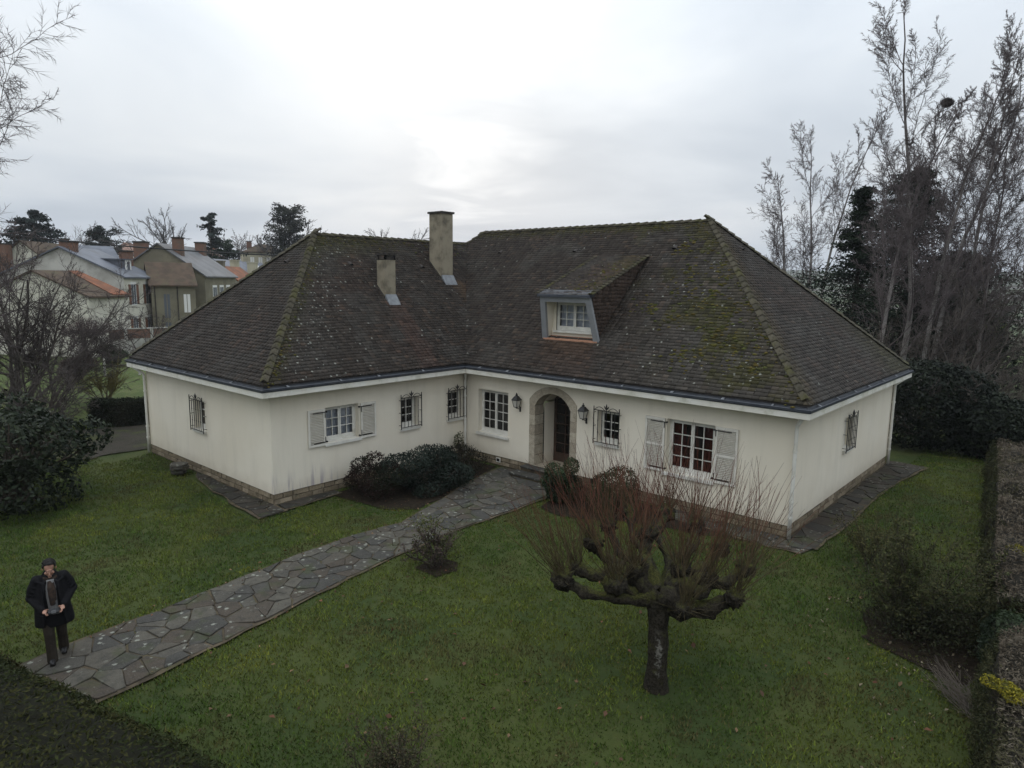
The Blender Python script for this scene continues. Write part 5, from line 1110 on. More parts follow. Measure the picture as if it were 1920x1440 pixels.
def tufts():
    for i, (px, py, z, n, sx, lab) in enumerate(((1914, 1027, 1.34, 700, (0.13, 0.10), 'golden yellow conifer tuft sprouting on the long brown hedge'), (1893, 1290, 1.34, 1500, (0.17, 0.09), 'golden yellow conifer tuft sprouting on the near grey brown hedge'))):
        r = np.random.default_rng(70 + i); c = gp(px, py, z); c[2] = z - 0.06; o = empty('golden_tuft', (c[0], c[1], c[2])); tag(o, lab, 'plant', 'golden tufts on the hedges'); lb = [(np.array([r.normal(0, sx[0]), r.normal(0, sx[1]), r.uniform(-0.02, 0.05)]), np.array([0.11, 0.11, 0.07])) for _ in range(9)]
        P, N = lobe_points(lb, n, r, 0.3, -1, 0.5); leaves_mesh('foliage', P, N, 0.022, pal(len(P), [(0.16, 0.14, 0.018), (0.24, 0.20, 0.022), (0.10, 0.10, 0.02)], r), MATS['leaf_dull'], o, r, 0.7, 0.35)
        S = grow([((0, 0, -0.25), (r.normal(0, .5), r.normal(0, .5), 1), 0.3, 0.008) for _ in range(8)], [dict(seg=3)], r); tubes_mesh('stems', S, bark_col((0.05, 0.04, 0.03), (0.05, 0.04, 0.03)), MATS['bark'], o)
tufts()
hedge('front_hedge', 'dark clipped hedge in the bottom left foreground beside the path', [(3.6, -16.3), (6.2, -15.75), (9.3, -15.0), (11.6, -14.35), (13.4, -13.85)], [2.6, 2.6, 2.5, 2.2, 1.9], [1.25, 1.34, 1.44, 1.42, 1.3], 46000, 0.031, [(0.024, 0.028, 0.009), (0.034, 0.034, 0.011), (0.020, 0.025, 0.009)], [(0.022, 0.026, 0.009), (0.034, 0.030, 0.012)], 64, wav=0.10, capr=0.55, core=(0.010, 0.010, 0.005))
# ------------------------------------------------------------------ trees behind the garden
def colbase(px, d, ground=True):
    P = atd(px, 540, d); return np.array([P[0], P[1], float(tz(np.array([P[0]]), np.array([P[1]]))[0]) if ground else 0.0])
BIRCH = [dict(seg=16, wob=0.05, tip=0.15, n=13, ang=(16, 42), lr=(0.32, 0.52), rr=0.34, start=0.14, shape=lambda q: 1.06 - 0.78 * q, rmin=0.02),
         dict(seg=10, wob=0.09, trop=0.075, tip=0.2, n=12, ang=(20, 52), lr=(0.28, 0.52), rr=0.36, start=0.08, shape=lambda q: 1.1 - 0.6 * q, rmin=0.009),
         dict(seg=5, wob=0.12, trop=0.045, tip=0.5, n=11, ang=(18, 50), lr=(0.28, 0.5), rr=0.6, start=0.05, rmin=0.008),
         dict(seg=3, wob=0.13, trop=0.015, droop=-0.03, tip=0.6, n=9, ang=(20, 58), lr=(0.45, 0.9), rr=0.9, start=0.0, rmin=0.0076, wind=(0.03, 0.03, 0)),
         dict(seg=1, wob=0.20, droop=-0.06, tip=0.8, wind=(0.06, 0.05, 0))]
def birch(label, px, d, top, seed, r0=0.17, lv=BIRCH, thick=(0.20, 0.185, 0.17), thin=(0.098, 0.080, 0.078), name='birch_tree', rt=0.075):
    b = colbase(px, d); T = atd(top[0], top[1], d + 0.5); v = T - b
    return bare(name, label, 'tree', [(b, v, np.linalg.norm(v), r0)], lv, seed, thick, thin, rt=rt, base=b)
birch('tallest bare birch in the clump behind the right end of the house', 1712, 31.0, (1738, 55), 101, 0.15)
b2, S2, bb2 = birch('tall bare birch carrying a nest, right of the tallest birch', 1766, 32.5, (1798, 75), 102, 0.14)
birch('bare birch leaning out at the right side of the birch clump', 1818, 33.0, (1862, 125), 103, 0.13)
birch('shorter bare birch at the left side of the near birch clump', 1655, 30.0, (1656, 190), 104, 0.11)
birch('bare birch with a rounded crown between the tallest birch and the nest birch', 1740, 31.5, (1764, 150), 108, 0.12)
birch('lower bare birch at the far right end of the birch clump', 1846, 32.0, (1888, 230), 109, 0.11)
FARB = [dict(q) for q in BIRCH]; FARB[0]['n'] = 10; FARB[2]['n'] = 8; FARB[2]['rmin'] = 0.010; FARB[3]['n'] = 7; FARB[3]['rmin'] = 0.0095; FARB[3]['seg'] = 2
birch('middle bare birch of the distant group behind the roof hip', 1505, 43, (1530, 235), 105, 0.12, FARB)
birch('left drooping bare birch of the distant group behind the roof hip', 1485, 42, (1448, 330), 106, 0.12, FARB)
birch('right swept bare birch of the distant group beside the dark conifer', 1532, 44, (1572, 240), 107, 0.12, FARB)
SPREAD = [dict(seg=7, wob=0.10, tip=0.35, n=9, ang=(25, 60), lr=(0.4, 0.7), rr=0.6, start=0.25, shape=lambda q: 1 - 0.3 * q, rmin=0.012), dict(seg=6, wob=0.14, trop=0.02, tip=0.3, n=9, ang=(22, 50), lr=(0.3, 0.55), rr=0.6, start=0.2, rmin=0.008),
          dict(seg=3, wob=0.16, tip=0.4, n=9, ang=(20, 50), lr=(0.5, 0.9), rr=0.75, rmin=0.008), dict(seg=1, wob=0.18, tip=0.6)]
def spread(label, px, d, H, seed, n=5, lean=(0, 0), sp=0.5, name='bare_tree', thick=(0.065, 0.055, 0.048), thin=(0.070, 0.058, 0.050), lv=SPREAD, cat='tree', r0=0.09):
    r = np.random.default_rng(seed); b = colbase(px, d); st = [(b + np.r_[r.normal(0, 0.15, 2), 0], (r.normal(lean[0], sp), r.normal(lean[1], sp), 1), H * r.uniform(0.55, 0.85), r0 * r.uniform(0.6, 1.1)) for _ in range(n)]
    return bare(name, label, cat, st, lv, seed, thick, thin, base=b, group=None)
spread('wide bare dark tree sweeping out low at the right frame edge', 1790, 30, 9.5, 111, 8, (0.45, 0.35), 0.55)
spread('low bare thicket tree at the foot of the birch clump', 1730, 27.5, 5.6, 112, 9, (0.1, 0.1), 0.7)
spread('pale bare shrub behind the far end of the right hedge', 1905, 28, 3.6, 113, 9, (0, 0), 0.6, 'bare_shrub', (0.10, 0.085, 0.07), (0.10, 0.085, 0.07), cat='shrub', r0=0.04)
def nest():
    r = np.random.default_rng(5); c = atd(1776, 193, 32.6); o = empty('bird_nest', c); tag(o, 'dark bird nest of sticks high in the birch crown', 'nest')
    n = 420; q = unit(r.normal(0, 1, (n, 3))) * np.array([0.30, 0.30, 0.20]) * r.uniform(0.4, 1, (n, 1)); t = unit(np.cross(q, r.normal(0, 1, (n, 3)))) * r.uniform(0.08, 0.2, (n, 1)); S = [q - t, q + t, np.full(n, 0.009), np.full(n, 0.006), np.zeros(n)]
    tag(tubes_mesh('sticks', S, bark_col((0.03, 0.024, 0.02), (0.03, 0.024, 0.02)), MATS['twig'], o), kind='stuff')
nest()
def conifer(name, label, px, d, top_y, width, seed, n=70, per=150, cols=((0.010, 0.016, 0.010), (0.015, 0.023, 0.013), (0.022, 0.030, 0.018)), leaf=0.13, up=0.1, base_f=0.06, prof=lambda q: (1 - q) ** 0.75, group=None, irr=0.3, z0=None):
    r = np.random.default_rng(seed); b = colbase(px, d); T = atd(px, top_y, d); H = T[2] - b[2]; o = empty(name, b); tag(o, label, 'tree', group); PP = []; NN = []; segs = []
    z = base_f * H + (1 - base_f) * H * (np.arange(n) + r.random(n)) / n; az = r.uniform(0, 2 * np.pi, n); L = width / 2 * prof(z / H) * r.uniform(1 - irr, 1 + irr * 0.6, n) + 0.15
    for zi, a, l in zip(z, az, L):
        t = r.random(per) ** 0.6; dd = np.array([math.cos(a), math.sin(a), up]); p = np.array([0, 0, zi]) + dd * (t * l)[:, None]; p[:, 2] -= 0.10 * (t * l) ** 1.3; p += r.normal(0, 1, (per, 3)) * (0.10 + 0.16 * l * (0.3 + t[:, None] * 0.4)) * np.array([1, 1, 0.45]); PP.append(p); NN.append(np.tile([math.cos(a) * .4, math.sin(a) * .4, 0.8], (per, 1))); segs.append((np.array([0, 0, zi]), np.array([0, 0, zi]) + dd * l * 0.9))
    P = np.concatenate(PP); N = np.concatenate(NN); leaves_mesh('foliage', P, N, leaf, pal(len(P), cols, r, 0.35, P, 0.9, seed), MATS['leaf_dull'], o, r, 0.6, 0.4)
    zz = np.linspace(0, H * 0.97, 12); k = len(segs); R0 = 0.02 * H * (1 - zz / H) + 0.02; p0 = np.concatenate([np.c_[0 * zz[:-1], 0 * zz[:-1], zz[:-1]], np.array([s[0] for s in segs])]); p1 = np.concatenate([np.c_[0 * zz[1:], 0 * zz[1:], zz[1:]], np.array([s[1] for s in segs])])
    S = [p0, p1, np.r_[R0[:-1], np.full(k, 0.03)], np.r_[R0[1:], np.full(k, 0.008)], np.zeros(11 + k)]; tubes_mesh('trunk', S, bark_col((0.05, 0.04, 0.032), (0.04, 0.032, 0.026)), MATS['bark'], o); return o
conifer('cypress_tree', 'dark conifer with a narrow tip left of the near birches', 1605, 36, 356, 8.0, 121, 150, 180, prof=lambda q: np.where(q < 0.62, 1.0 - 0.35 * q, 0.55 * (1 - q) + 0.06), irr=0.6, leaf=0.10)
conifer('broad_conifer', 'broad dark conifer behind the birch trunks', 1700, 38, 322, 10.5, 122, 200, 180, prof=lambda q: np.clip(1.01 - q, 0, 1) ** 0.62, irr=0.55, leaf=0.11)
conifer('low_conifer', 'low dark conifer spreading at the foot of the broad conifer', 1790, 37, 480, 10.0, 123, 120, 160, prof=lambda q: np.clip(1.1 - q, 0, 1) ** 0.5, irr=0.4, leaf=0.13)
DK2 = [(0.006, 0.009, 0.005), (0.009, 0.013, 0.007), (0.013, 0.018, 0.009)]
evergreen('laurel_hedge', 'tall dark laurel mass behind the right rear corner of the house', 'shrub', (11.4, 13.0, 1.6), (2.6, 1.9, 1.9), 24000, 0.075, DK2, 131, 18)
evergreen('laurel_bush', 'dark laurel bush closing the lawn beside the far end of the right hedge', 'shrub', (13.6, 12.9, 1.2), (1.7, 1.5, 1.5), 15000, 0.07, DK2, 132, 14)
evergreen('laurel_bush', 'dark laurel bush beyond the far end of the right hedge', 'shrub', (15.6, 14.2, 1.1), (1.7, 1.5, 1.4), 12000, 0.07, DK2, 133, 12)
evergreen('garden_cone_bush', 'light green rounded bush in the neighbouring garden at the far right', 'shrub', tuple(colbase(1853, 41)[:2]) + (0.8,), (1.0, 1.0, 1.1), 5000, 0.06, [(0.05, 0.075, 0.02), (0.06, 0.085, 0.025)], 134, 8)
evergreen('garden_gold_bush', 'yellow green bush rising behind the bare thicket at the far right', 'shrub', tuple(colbase(1872, 48)[:2]) + (2.0,), (1.3, 1.3, 2.4), 5000, 0.08, [(0.08, 0.09, 0.025), (0.06, 0.075, 0.02)], 135, 8)
WOODL = [dict(seg=6, wob=0.08, tip=0.2, n=12, ang=(20, 55), lr=(0.3, 0.55), rr=0.55, start=0.15, rmin=0.02), dict(seg=5, wob=0.14, tip=0.4, n=9, ang=(22, 50), lr=(0.35, 0.6), rr=0.6, rmin=0.014), dict(seg=2, wob=0.16, tip=0.5)]
def far_wood():
    """woods too far off to tell the trees apart"""
    r = np.random.default_rng(9); ss = []
    for i in range(26):
        px = r.uniform(1790, 2080); d = r.uniform(62, 190); b = colbase(px, d); ss.append((b, (r.normal(0, .12), r.normal(0, .12), 1), r.uniform(6.5, 10), 0.12))
    S = grow(ss, WOODL, r); o = tubes_mesh('far_wood', S, bark_col((0.075, 0.062, 0.052), (0.080, 0.064, 0.056)), MATS['twig'], None); tag(o, 'bare brown woodland beyond the gardens at the far right', 'woodland', kind='stuff')
far_wood()

# left side
birch('tall drooping bare birch entering from the left frame edge', -118, 23, (-110, -420), 141, 0.20, [dict(seg=14, wob=0.05, tip=0.15, n=46, ang=(35, 72), lr=(0.13, 0.22), rr=0.17, start=0.15, shape=lambda q: 1 - 0.35 * q, rmin=0.012), dict(seg=7, wob=0.13, trop=0.03, droop=-0.04, tip=0.3, n=16, ang=(25, 55), lr=(0.28, 0.5), rr=0.4, start=0.10, rmin=0.009), dict(seg=4, wob=0.17, droop=-0.10, tip=0.5, n=12, ang=(20, 50), lr=(0.4, 0.8), rr=0.75, rmin=0.009), dict(seg=1, wob=0.18, droop=-0.1, tip=0.6)])
spread('dense bare tree with dark twigs at the left edge before the village', 12, 29, 8.2, 142, 10, (0.1, 0), 0.42, thick=(0.10, 0.085, 0.075), thin=(0.062, 0.050, 0.046))
spread('bare brown thicket between the left tree and the clipped ball tree', 80, 31, 5.6, 143, 13, (0.0, 0.1), 0.5, 'bare_shrub', (0.075, 0.06, 0.05), (0.058, 0.045, 0.042), cat='shrub', r0=0.05)
spread('low bare undergrowth behind the broad evergreen shrub', 40, 25, 3.6, 144, 12, (0.15, 0.15), 0.7, 'bare_shrub', (0.06, 0.05, 0.042), (0.055, 0.045, 0.04), cat='shrub', r0=0.04)
spread('small bare fruit tree in front of the brick wall', 262, 47, 5.0, 145, 2, (0.1, 0.1), 0.3, thick=(0.05, 0.042, 0.036), thin=(0.05, 0.042, 0.036), r0=0.07)
spread('slender bare fruit tree against the olive house', 302, 50, 5.4, 146, 1, (0.0, 0.0), 0.22, thick=(0.05, 0.042, 0.036), thin=(0.05, 0.042, 0.036), r0=0.06)
def ball_tree():
    r = np.random.default_rng(147); b = colbase(150, 44); o = empty('clipped_ball_tree', b); tag(o, 'round headed pollard with purple twigs in front of the orange roofed annex', 'tree'); S = grow([((0, 0, 0), (0, 0, 1), 2.3, 0.16)], [dict(seg=5, wob=0.04, tip=0.8)], r); tubes_mesh('trunk', S, bark_col((0.04, 0.034, 0.028), (0.04, 0.034, 0.028)), MATS['bark'], o)
    st = []
    for _ in range(260): v = unit(np.array([r.normal(0, 0.8), r.normal(0, 0.8), r.uniform(-0.05, 1.2)])); st.append((np.array([0, 0, 2.25]) + v * np.array([0.8, 0.8, 0.3]), unit(v + [0, 0, 0.35]), r.uniform(0.7, 1.15), 0.012))
    S = grow(st, [dict(seg=4, wob=0.07, trop=0.06, n=5, ang=(12, 35), lr=(0.3, 0.6), rr=0.6, rmin=0.007), dict(seg=3, wob=0.1)], r); tubes_mesh('crown', S, bark_col((0.05, 0.034, 0.034), (0.075, 0.046, 0.046)), MATS['twig'], o)
    lb = lobes((0, 0, 2.2), (1.3, 1.3, 0.55), 8, r); P, N = lobe_points(lb, 2600, r, 0.4); leaves_mesh('inner_growth', P, N, 0.05, pal(len(P), [(0.026, 0.024, 0.016), (0.034, 0.026, 0.02)], r), MATS['leaf_dull'], o, r)
ball_tree()
def willow():
    r = np.random.default_rng(148); b = gp(200, 752); b[2] = 0; o = empty('yellow_willow_shrub', b); tag(o, 'round yellow green twiggy shrub on the meadow left of the house', 'shrub'); st = [(np.r_[r.normal(0, .12, 2), 0], (r.normal(0, 0.45), r.normal(0, 0.45), 1), r.uniform(1.0, 1.5), 0.03) for _ in range(12)]
    S = grow(st, [dict(seg=4, wob=0.08, tip=0.5, n=16, ang=(10, 38), lr=(0.6, 0.95), rr=0.5, start=0.25, shape=lambda q: 1 - 0.15 * q, rmin=0.008), dict(seg=5, wob=0.06, trop=0.04, n=6, ang=(10, 30), lr=(0.3, 0.5), rr=0.6, rmin=0.006), dict(seg=3, wob=0.08)], r); tubes_mesh('stems', S, bark_col((0.12, 0.11, 0.07), (0.16, 0.13, 0.042), 0.02), MATS['twig'], o)
willow()
evergreen('ivy_bush', 'green ivy covered bush at the foot of the brick wall', 'shrub', tuple(colbase(196, 46)[:2]) + (0.9,), (1.3, 1.2, 0.9), 4000, 0.07, [(0.02, 0.03, 0.014), (0.028, 0.04, 0.018)], 149, 8)
evergreen('russet_bush', 'low russet bush beside the concrete fence post', 'shrub', tuple(colbase(135, 40)[:2]) + (0.7,), (1.5, 1.3, 0.7), 3500, 0.06, [(0.06, 0.034, 0.026), (0.05, 0.036, 0.026)], 150, 8, mat='leaf_dull')
hedge('low_hedge', 'low dark clipped hedge beyond the driveway left of the house', [tuple(gp(178, 797)[:2]), tuple(gp(232, 797)[:2]), tuple(gp(300, 790)[:2])], 0.8, 1.05, 9000, 0.05, [(0.016, 0.020, 0.011), (0.022, 0.026, 0.013)], [(0.012, 0.015, 0.009), (0.016, 0.018, 0.010)], 65)
# far trees on the rise
FT = [dict(seg=6, wob=0.06, tip=0.5, n=10, ang=(20, 58), lr=(0.95, 1.5), rr=0.6, start=0.3, shape=lambda q: 1 - 0.1 * q, rmin=0.10), dict(seg=7, wob=0.10, trop=0.03, tip=0.25, n=12, ang=(18, 45), lr=(0.3, 0.55), rr=0.5, start=0.15, rmin=0.045), dict(seg=5, wob=0.13, tip=0.4, n=7, ang=(18, 45), lr=(0.35, 0.6), rr=0.6, rmin=0.028), dict(seg=3, wob=0.15, tip=0.5)]
def far_bare(label, px, d, top_y, seed, grey=0.10, r0=0.42, frac=0.42):
    b = colbase(px, d); T = atd(px, top_y, d); H = (T[2] - b[2]) * 1.25; return bare('bare_tree', label, 'tree', [(b, (0, 0, 1), H * frac, r0)], FT, seed, (grey, grey * .9, grey * .85), (grey, grey * .9, grey * .87), base=b)
far_bare('large spreading bare tree standing above the village roofs', 308, 108, 396, 161, 0.07, 0.36)
far_bare('pale bare tree between the fir and the cream house', 450, 150, 432, 162, 0.12, 0.25)
far_bare('bare tree crown showing above the left ridge of the house', 728, 118, 434, 163, 0.09)
far_bare('second bare tree crown showing low above the left ridge', 690, 130, 440, 164, 0.10)
far_bare('faint bare tree left of the ivy clad village tree', 160, 165, 432, 165, 0.14, 0.25)
far_bare('faint bare tree at the skyline between cedar and chimney', 130, 175, 440, 166, 0.14, 0.25)
far_bare('bare tree partly hidden behind the ivy covered tree on the skyline', 566, 122, 412, 167, 0.09)
far_bare('thin bare tree beside the far cream house', 515, 135, 440, 168, 0.11, 0.2)
conifer('fir_tree', 'tiered dark fir standing above the village roofs', 400, 115, 402, 8.5, 171, 60, 110, leaf=0.28, irr=0.5, cols=((0.022, 0.03, 0.028), (0.03, 0.038, 0.034)), prof=lambda q: np.clip(1.05 - q, 0, 1) ** 0.6)
conifer('cedar_tree', 'dark spreading cedar at the far left skyline', 72, 100, 398, 14.0, 172, 90, 120, leaf=0.3, irr=0.4, cols=((0.018, 0.024, 0.022), (0.024, 0.032, 0.028)), prof=lambda q: np.clip(1.08 - q, 0, 1) ** 0.8)
conifer('ivy_clad_tree', 'tall ivy clad tree on the skyline right of the cream house', 545, 120, 394, 9.5, 173, 110, 120, leaf=0.26, irr=0.5, up=0.5, cols=((0.030, 0.034, 0.024), (0.040, 0.042, 0.03), (0.05, 0.048, 0.04)), prof=lambda q: np.clip(1.25 - q, 0, 1) ** 0.55 * np.clip(q + 0.35, 0, 1))
conifer('dark_round_tree', 'dark ivy covered tree behind the slate roof', 206, 118, 436, 7.0, 174, 60, 100, leaf=0.26, irr=0.4, up=0.5, cols=((0.018, 0.026, 0.020), (0.026, 0.034, 0.026)), prof=lambda q: np.clip(1.2 - q, 0, 1) ** 0.4)
conifer('dark_yew_bush', 'dark green evergreen below the fir between the village roofs', 428, 112, 458, 6.0, 175, 40, 100, leaf=0.28, irr=0.4, up=0.4, cols=((0.022, 0.032, 0.020), (0.030, 0.042, 0.026)), prof=lambda q: np.clip(1.2 - q, 0, 1) ** 0.5)

# ------------------------------------------------------------------ village houses
simple('slate', (0.115, 0.125, 0.15), (0.085, 0.092, 0.11), 0.8, 0.6, 0.35, dirt=(0.06, 0.062, 0.06), dscale=0.5)
simple('old_slate', (0.13, 0.13, 0.135), (0.085, 0.088, 0.09), 0.7, 0.7, 0.3, dirt=(0.09, 0.075, 0.065), dscale=0.5)
simple('grey_render', (0.48, 0.465, 0.42), (0.35, 0.335, 0.30), 0.5, 0.95, 0.1, dirt=(0.16, 0.155, 0.135), dscale=0.35)
simple('olive_render', (0.205, 0.185, 0.13), (0.155, 0.14, 0.10), 0.6, 0.95, 0.1, dirt=(0.10, 0.092, 0.07), dscale=0.5)
simple('cream_render', (0.42, 0.385, 0.28), (0.36, 0.33, 0.24), 0.6, 0.95, 0.1, dirt=(0.25, 0.225, 0.165), dscale=0.5)
simple('pale_render', (0.58, 0.555, 0.475), (0.50, 0.475, 0.395), 0.6, 0.95, 0.1, dirt=(0.30, 0.285, 0.24), dscale=0.6)
simple('brown_tiles', (0.095, 0.066, 0.046), (0.065, 0.048, 0.035), 1.5, 0.9, 0.15, 0.6, 6, dirt=(0.085, 0.08, 0.045), dscale=0.8)
simple('orange_tiles', (0.24, 0.095, 0.052), (0.16, 0.075, 0.045), 1.2, 0.9, 0.15, 0.6, 6, dirt=(0.095, 0.07, 0.048), dscale=0.9)
simple('pink_tiles', (0.26, 0.165, 0.13), (0.20, 0.13, 0.10), 1.8, 0.9, 0.15)
simple('shutter_brown', (0.15, 0.07, 0.042), (0.115, 0.055, 0.035), 3, 0.7, 0.2); simple('white_trim', (0.66, 0.65, 0.62), None, rough=0.7); simple('far_glass', (0.10, 0.11, 0.125), None, rough=0.15, spec=0.5)
def brick_mat():
    N = NB('brick_wall'); b = N.n('ShaderNodeTexBrick'); mp = N.n('ShaderNodeMapping'); mp.inputs['Scale'].default_value = (1, 1, 1); s = N.sep(); cb = N.n('ShaderNodeCombineXYZ'); N.l(N.math('ADD', N.math('MULTIPLY', s[0], 0.6), N.math('MULTIPLY', s[1], 0.8)), cb.inputs[0]); N.l(s[2], cb.inputs[1]); N.l(cb.outputs[0], b.inputs['Vector'])
    b.inputs['Scale'].default_value = 1.0; b.inputs['Brick Width'].default_value = 0.24; b.inputs['Row Height'].default_value = 0.075; b.inputs['Mortar Size'].default_value = 0.01; b.inputs['Color1'].default_value = (0.19, 0.085, 0.055, 1); b.inputs['Color2'].default_value = (0.14, 0.07, 0.048, 1); b.inputs['Mortar'].default_value = (0.16, 0.13, 0.105, 1)
    c = N.mix(N.math('MULTIPLY', N.ramp(N.noise(0.9, 5), 0.45, 0.7), 0.7), b.outputs['Color'], (0.10, 0.085, 0.07)); N.fin(c, 0.95, 0.1)
brick_mat()
class House:
    def __init__(s, name, label, px, d, rot, w, l, eave, ridge, wall, roofm, axis='y', x0=0.0, z0=None, oh=0.25, hip=False):
        P = atd(px, 540, d); v = ray(px, 540); s.root = empty(name, (P[0], P[1], 0)); tag(s.root, label, 'house'); s.root.rotation_euler = (0, 0, math.atan2(-v[0], v[1]) + rad(rot)); g = float(tz(np.array([P[0]]), np.array([P[1]]))[0])
        s.x0, s.x1, s.y0, s.y1, s.e, s.r, s.axis = x0, x0 + w, 0.0, l, eave, ridge, axis; m = MB(); zb = g - 1.0; X0, X1, Y0, Y1 = s.x0, s.x1, s.y0, s.y1; e, rg = eave, ridge
        for a, b in (((X0, Y0), (X1, Y0)), ((X1, Y0), (X1, Y1)), ((X1, Y1), (X0, Y1)), ((X0, Y1), (X0, Y0))): m.quad((a[0], a[1], zb), (b[0], b[1], zb), (b[0], b[1], e), (a[0], a[1], e))
        xm, ym = (X0 + X1) / 2, (Y0 + Y1) / 2
        if not hip:
            if axis == 'y':
                for y in (Y0, Y1): m.poly([(X0, y, e), (X1, y, e), (xm, y, rg)])
            else:
                for x in (X0, X1): m.poly([(x, Y0, e), (x, Y1, e), (x, ym, rg)])
        m.build('wall', MATS[wall], s.root); rm = MB(); t = 0.14
        def slab(p): rm.hexa([(q[0], q[1], q[2] + 0.01) for q in p], [(q[0], q[1], q[2] + t) for q in p])
        if axis == 'y':
            k = (rg - e) / (xm - X0); o = oh; hx = (X1 - X0) / 2 if hip else 0
            for sx in (-1, 1):
                xe = X0 - o if sx < 0 else X1 + o; slab([(xe, Y0 - o * .8, e - k * o), (xe, Y1 + o * .8, e - k * o), (xm, Y1 + o * .8 - hx, rg), (xm, Y0 - o * .8 + hx, rg)])
        else:
            k = (rg - e) / (ym - Y0); o = oh; hx = (Y1 - Y0) / 2 * 0.9 if hip else 0
            for sy in (-1, 1):
                ye = Y0 - o if sy < 0 else Y1 + o; slab([(X0 - o * .8, ye, e - k * o), (X1 + o * .8, ye, e - k * o), (X1 + o * .8 - hx, ym, rg), (X0 - o * .8 + hx, ym, rg)])
            if hip:
                for x_, sg in ((X0, 1), (X1, -1)): slab([(x_ - sg * o * .8, Y0 - o, e - k * o), (x_ - sg * o * .8, Y1 + o, e - k * o), (x_ - sg * o * .8 + sg * hx, ym + .01, rg), (x_ - sg * o * .8 + sg * hx, ym - .01, rg)])
        s.roof = rm.build('roof', MATS[roofm], s.root); s.k = k
    def face(s, f):
        return {'r': lambda u, d, z: (s.x1 + d, s.y0 + u, z), 'l': lambda u, d, z: (s.x0 - d, s.y1 - u, z), 'f': lambda u, d, z: (s.x0 + u, s.y0 - d, z)}[f]
    def bx(s, f, u0, u1, z0, z1, d0, d1, name, mat, parent):
        q = s.face(f); m = MB(); m.hexa([q(u0, d1, z0), q(u1, d1, z0), q(u1, d0, z0), q(u0, d0, z0)], [q(u0, d1, z1), q(u1, d1, z1), q(u1, d0, z1), q(u0, d0, z1)]); return m.build(name, MATS[mat], parent)
    def win(s, f, u, z, w, h, shut=None, trim='white_trim', pane='far_glass', bars=True):
        W_ = s.bx(f, u - w / 2 - 0.10, u + w / 2 + 0.10, z - 0.10, z + h + 0.22, 0.0, 0.018, 'window', trim, s.root); 
        for a in ((u - w / 2, u - 0.03), (u + 0.03, u + w / 2)): s.bx(f, a[0], a[1], z, z + h, 0.021, 0.026, 'pane', pane, W_)
        if shut:
            for a in ((u - w / 2 - 0.10 - w * .5, u - w / 2 - 0.1), (u + w / 2 + 0.1, u + w / 2 + 0.10 + w * .5)): s.bx(f, a[0], a[1], z, z + h, 0.0, 0.05, 'shutter', shut, s.root)
    def chim(s, x, y, w, l, top, mat='brick_wall', base=None, pots=True):
        b = base if base is not None else min(s.r, top - 2.2); o = MB().box(x - w / 2, x + w / 2, y - l / 2, y + l / 2, b, top).build('chimney', MATS[mat], s.root); MB().box(x - w / 2 - .07, x + w / 2 + .07, y - l / 2 - .07, y + l / 2 + .07, top, top + .14).build('chimney_cap', MATS['soot' if mat == 'brick_wall' else mat], o)
h1 = House('village_house', 'grey gabled village house with slate roof, dormer and brown shutters', 233, 58, -24, 10.0, 6.4, 6.12, 8.5, 'grey_render', 'slate', 'y', x0=-10.0)
for z in (0.75, 3.75):
    for u in (1.7, 4.6): h1.win('r', u, z, 0.85, 1.75, 'shutter_brown')
h1.chim(-4.6, 0.9, 1.1, 0.6, 9.0, base=7.4); h1.chim(-2.3, 6.0, 0.8, 1.0, 8.45, base=6.4)
h1.bx('r', 0.02, 6.38, 0.0, 6.1, 0.0, 0.012, 'facade', 'pale_render', h1.root); h1.bx('r', 6.15, 6.35, 0.2, 6.2, 0.0, 0.03, 'quoin', 'white_trim', h1.root)
def dorm():
    x = -1.15; y = 3.6; m = MB(); zb = 6.2; m.box(x - 1.6, x, y - .55, y + .55, 6.5, 7.65); m.build('dormer_cheek', MATS['slate'], h1.root); f = MB().box(x, x + 0.05, y - .55, y + .55, 6.5, 7.75).build('dormer_front', MATS['white_trim'], h1.root); MB().box(x + .05, x + .07, y - .25, y + .25, 6.7, 7.5).build('pane', MATS['far_glass'], f); MB().hexa([(x - 2.6, y - .7, 7.66), (x + .15, y - .7, 7.66), (x + .15, y + .7, 7.66), (x - 2.6, y + .7, 7.66)], [(x - 2.6, y - .7, 7.78), (x + .15, y - .7, 7.75), (x + .15, y + .7, 7.75), (x - 2.6, y + .7, 7.78)]).build('dormer_roof', MATS['slate'], h1.root)
dorm()
a1 = House('roof_annex', 'low cream annex with orange tiled roof before the grey gable', 165, 51, 48, 4.0, 9.4, 4.6, 6.45, 'pale_render', 'brown_tiles', 'x')
MB().hexa([(2.3, -0.12, 4.73), (4.22, -0.12, 4.73), (4.22, 4.6, 6.58), (3.2, 4.6, 6.58)], [(2.3, -0.12, 4.76), (4.22, -0.12, 4.76), (4.22, 4.6, 6.61), (3.2, 4.6, 6.61)]).build('new_tile_patch', MATS['orange_tiles'], a1.root)
a1.bx('f', 2.4, 2.75, 0.6, 2.0, 0.0, 0.02, 'window', 'far_glass', a1.root)
h2 = House('village_house', 'narrow olive house with mossy brown tile roof between two gables', 283, 62, 4, 3.7, 6.5, 5.45, 7.45, 'olive_render', 'brown_tiles', 'x', x0=0.0)
for u, z, p in ((2.95, 2.9, 'white_trim'), (2.95, 0.2, 'white_trim')): h2.win('f', u, z, 0.55, 1.7, None, 'olive_render', p)
for u, z in ((1.25, 2.4), (1.25, -0.2)): h2.win('f', u, z, 0.5, 2.2, None, 'olive_render', 'far_glass')
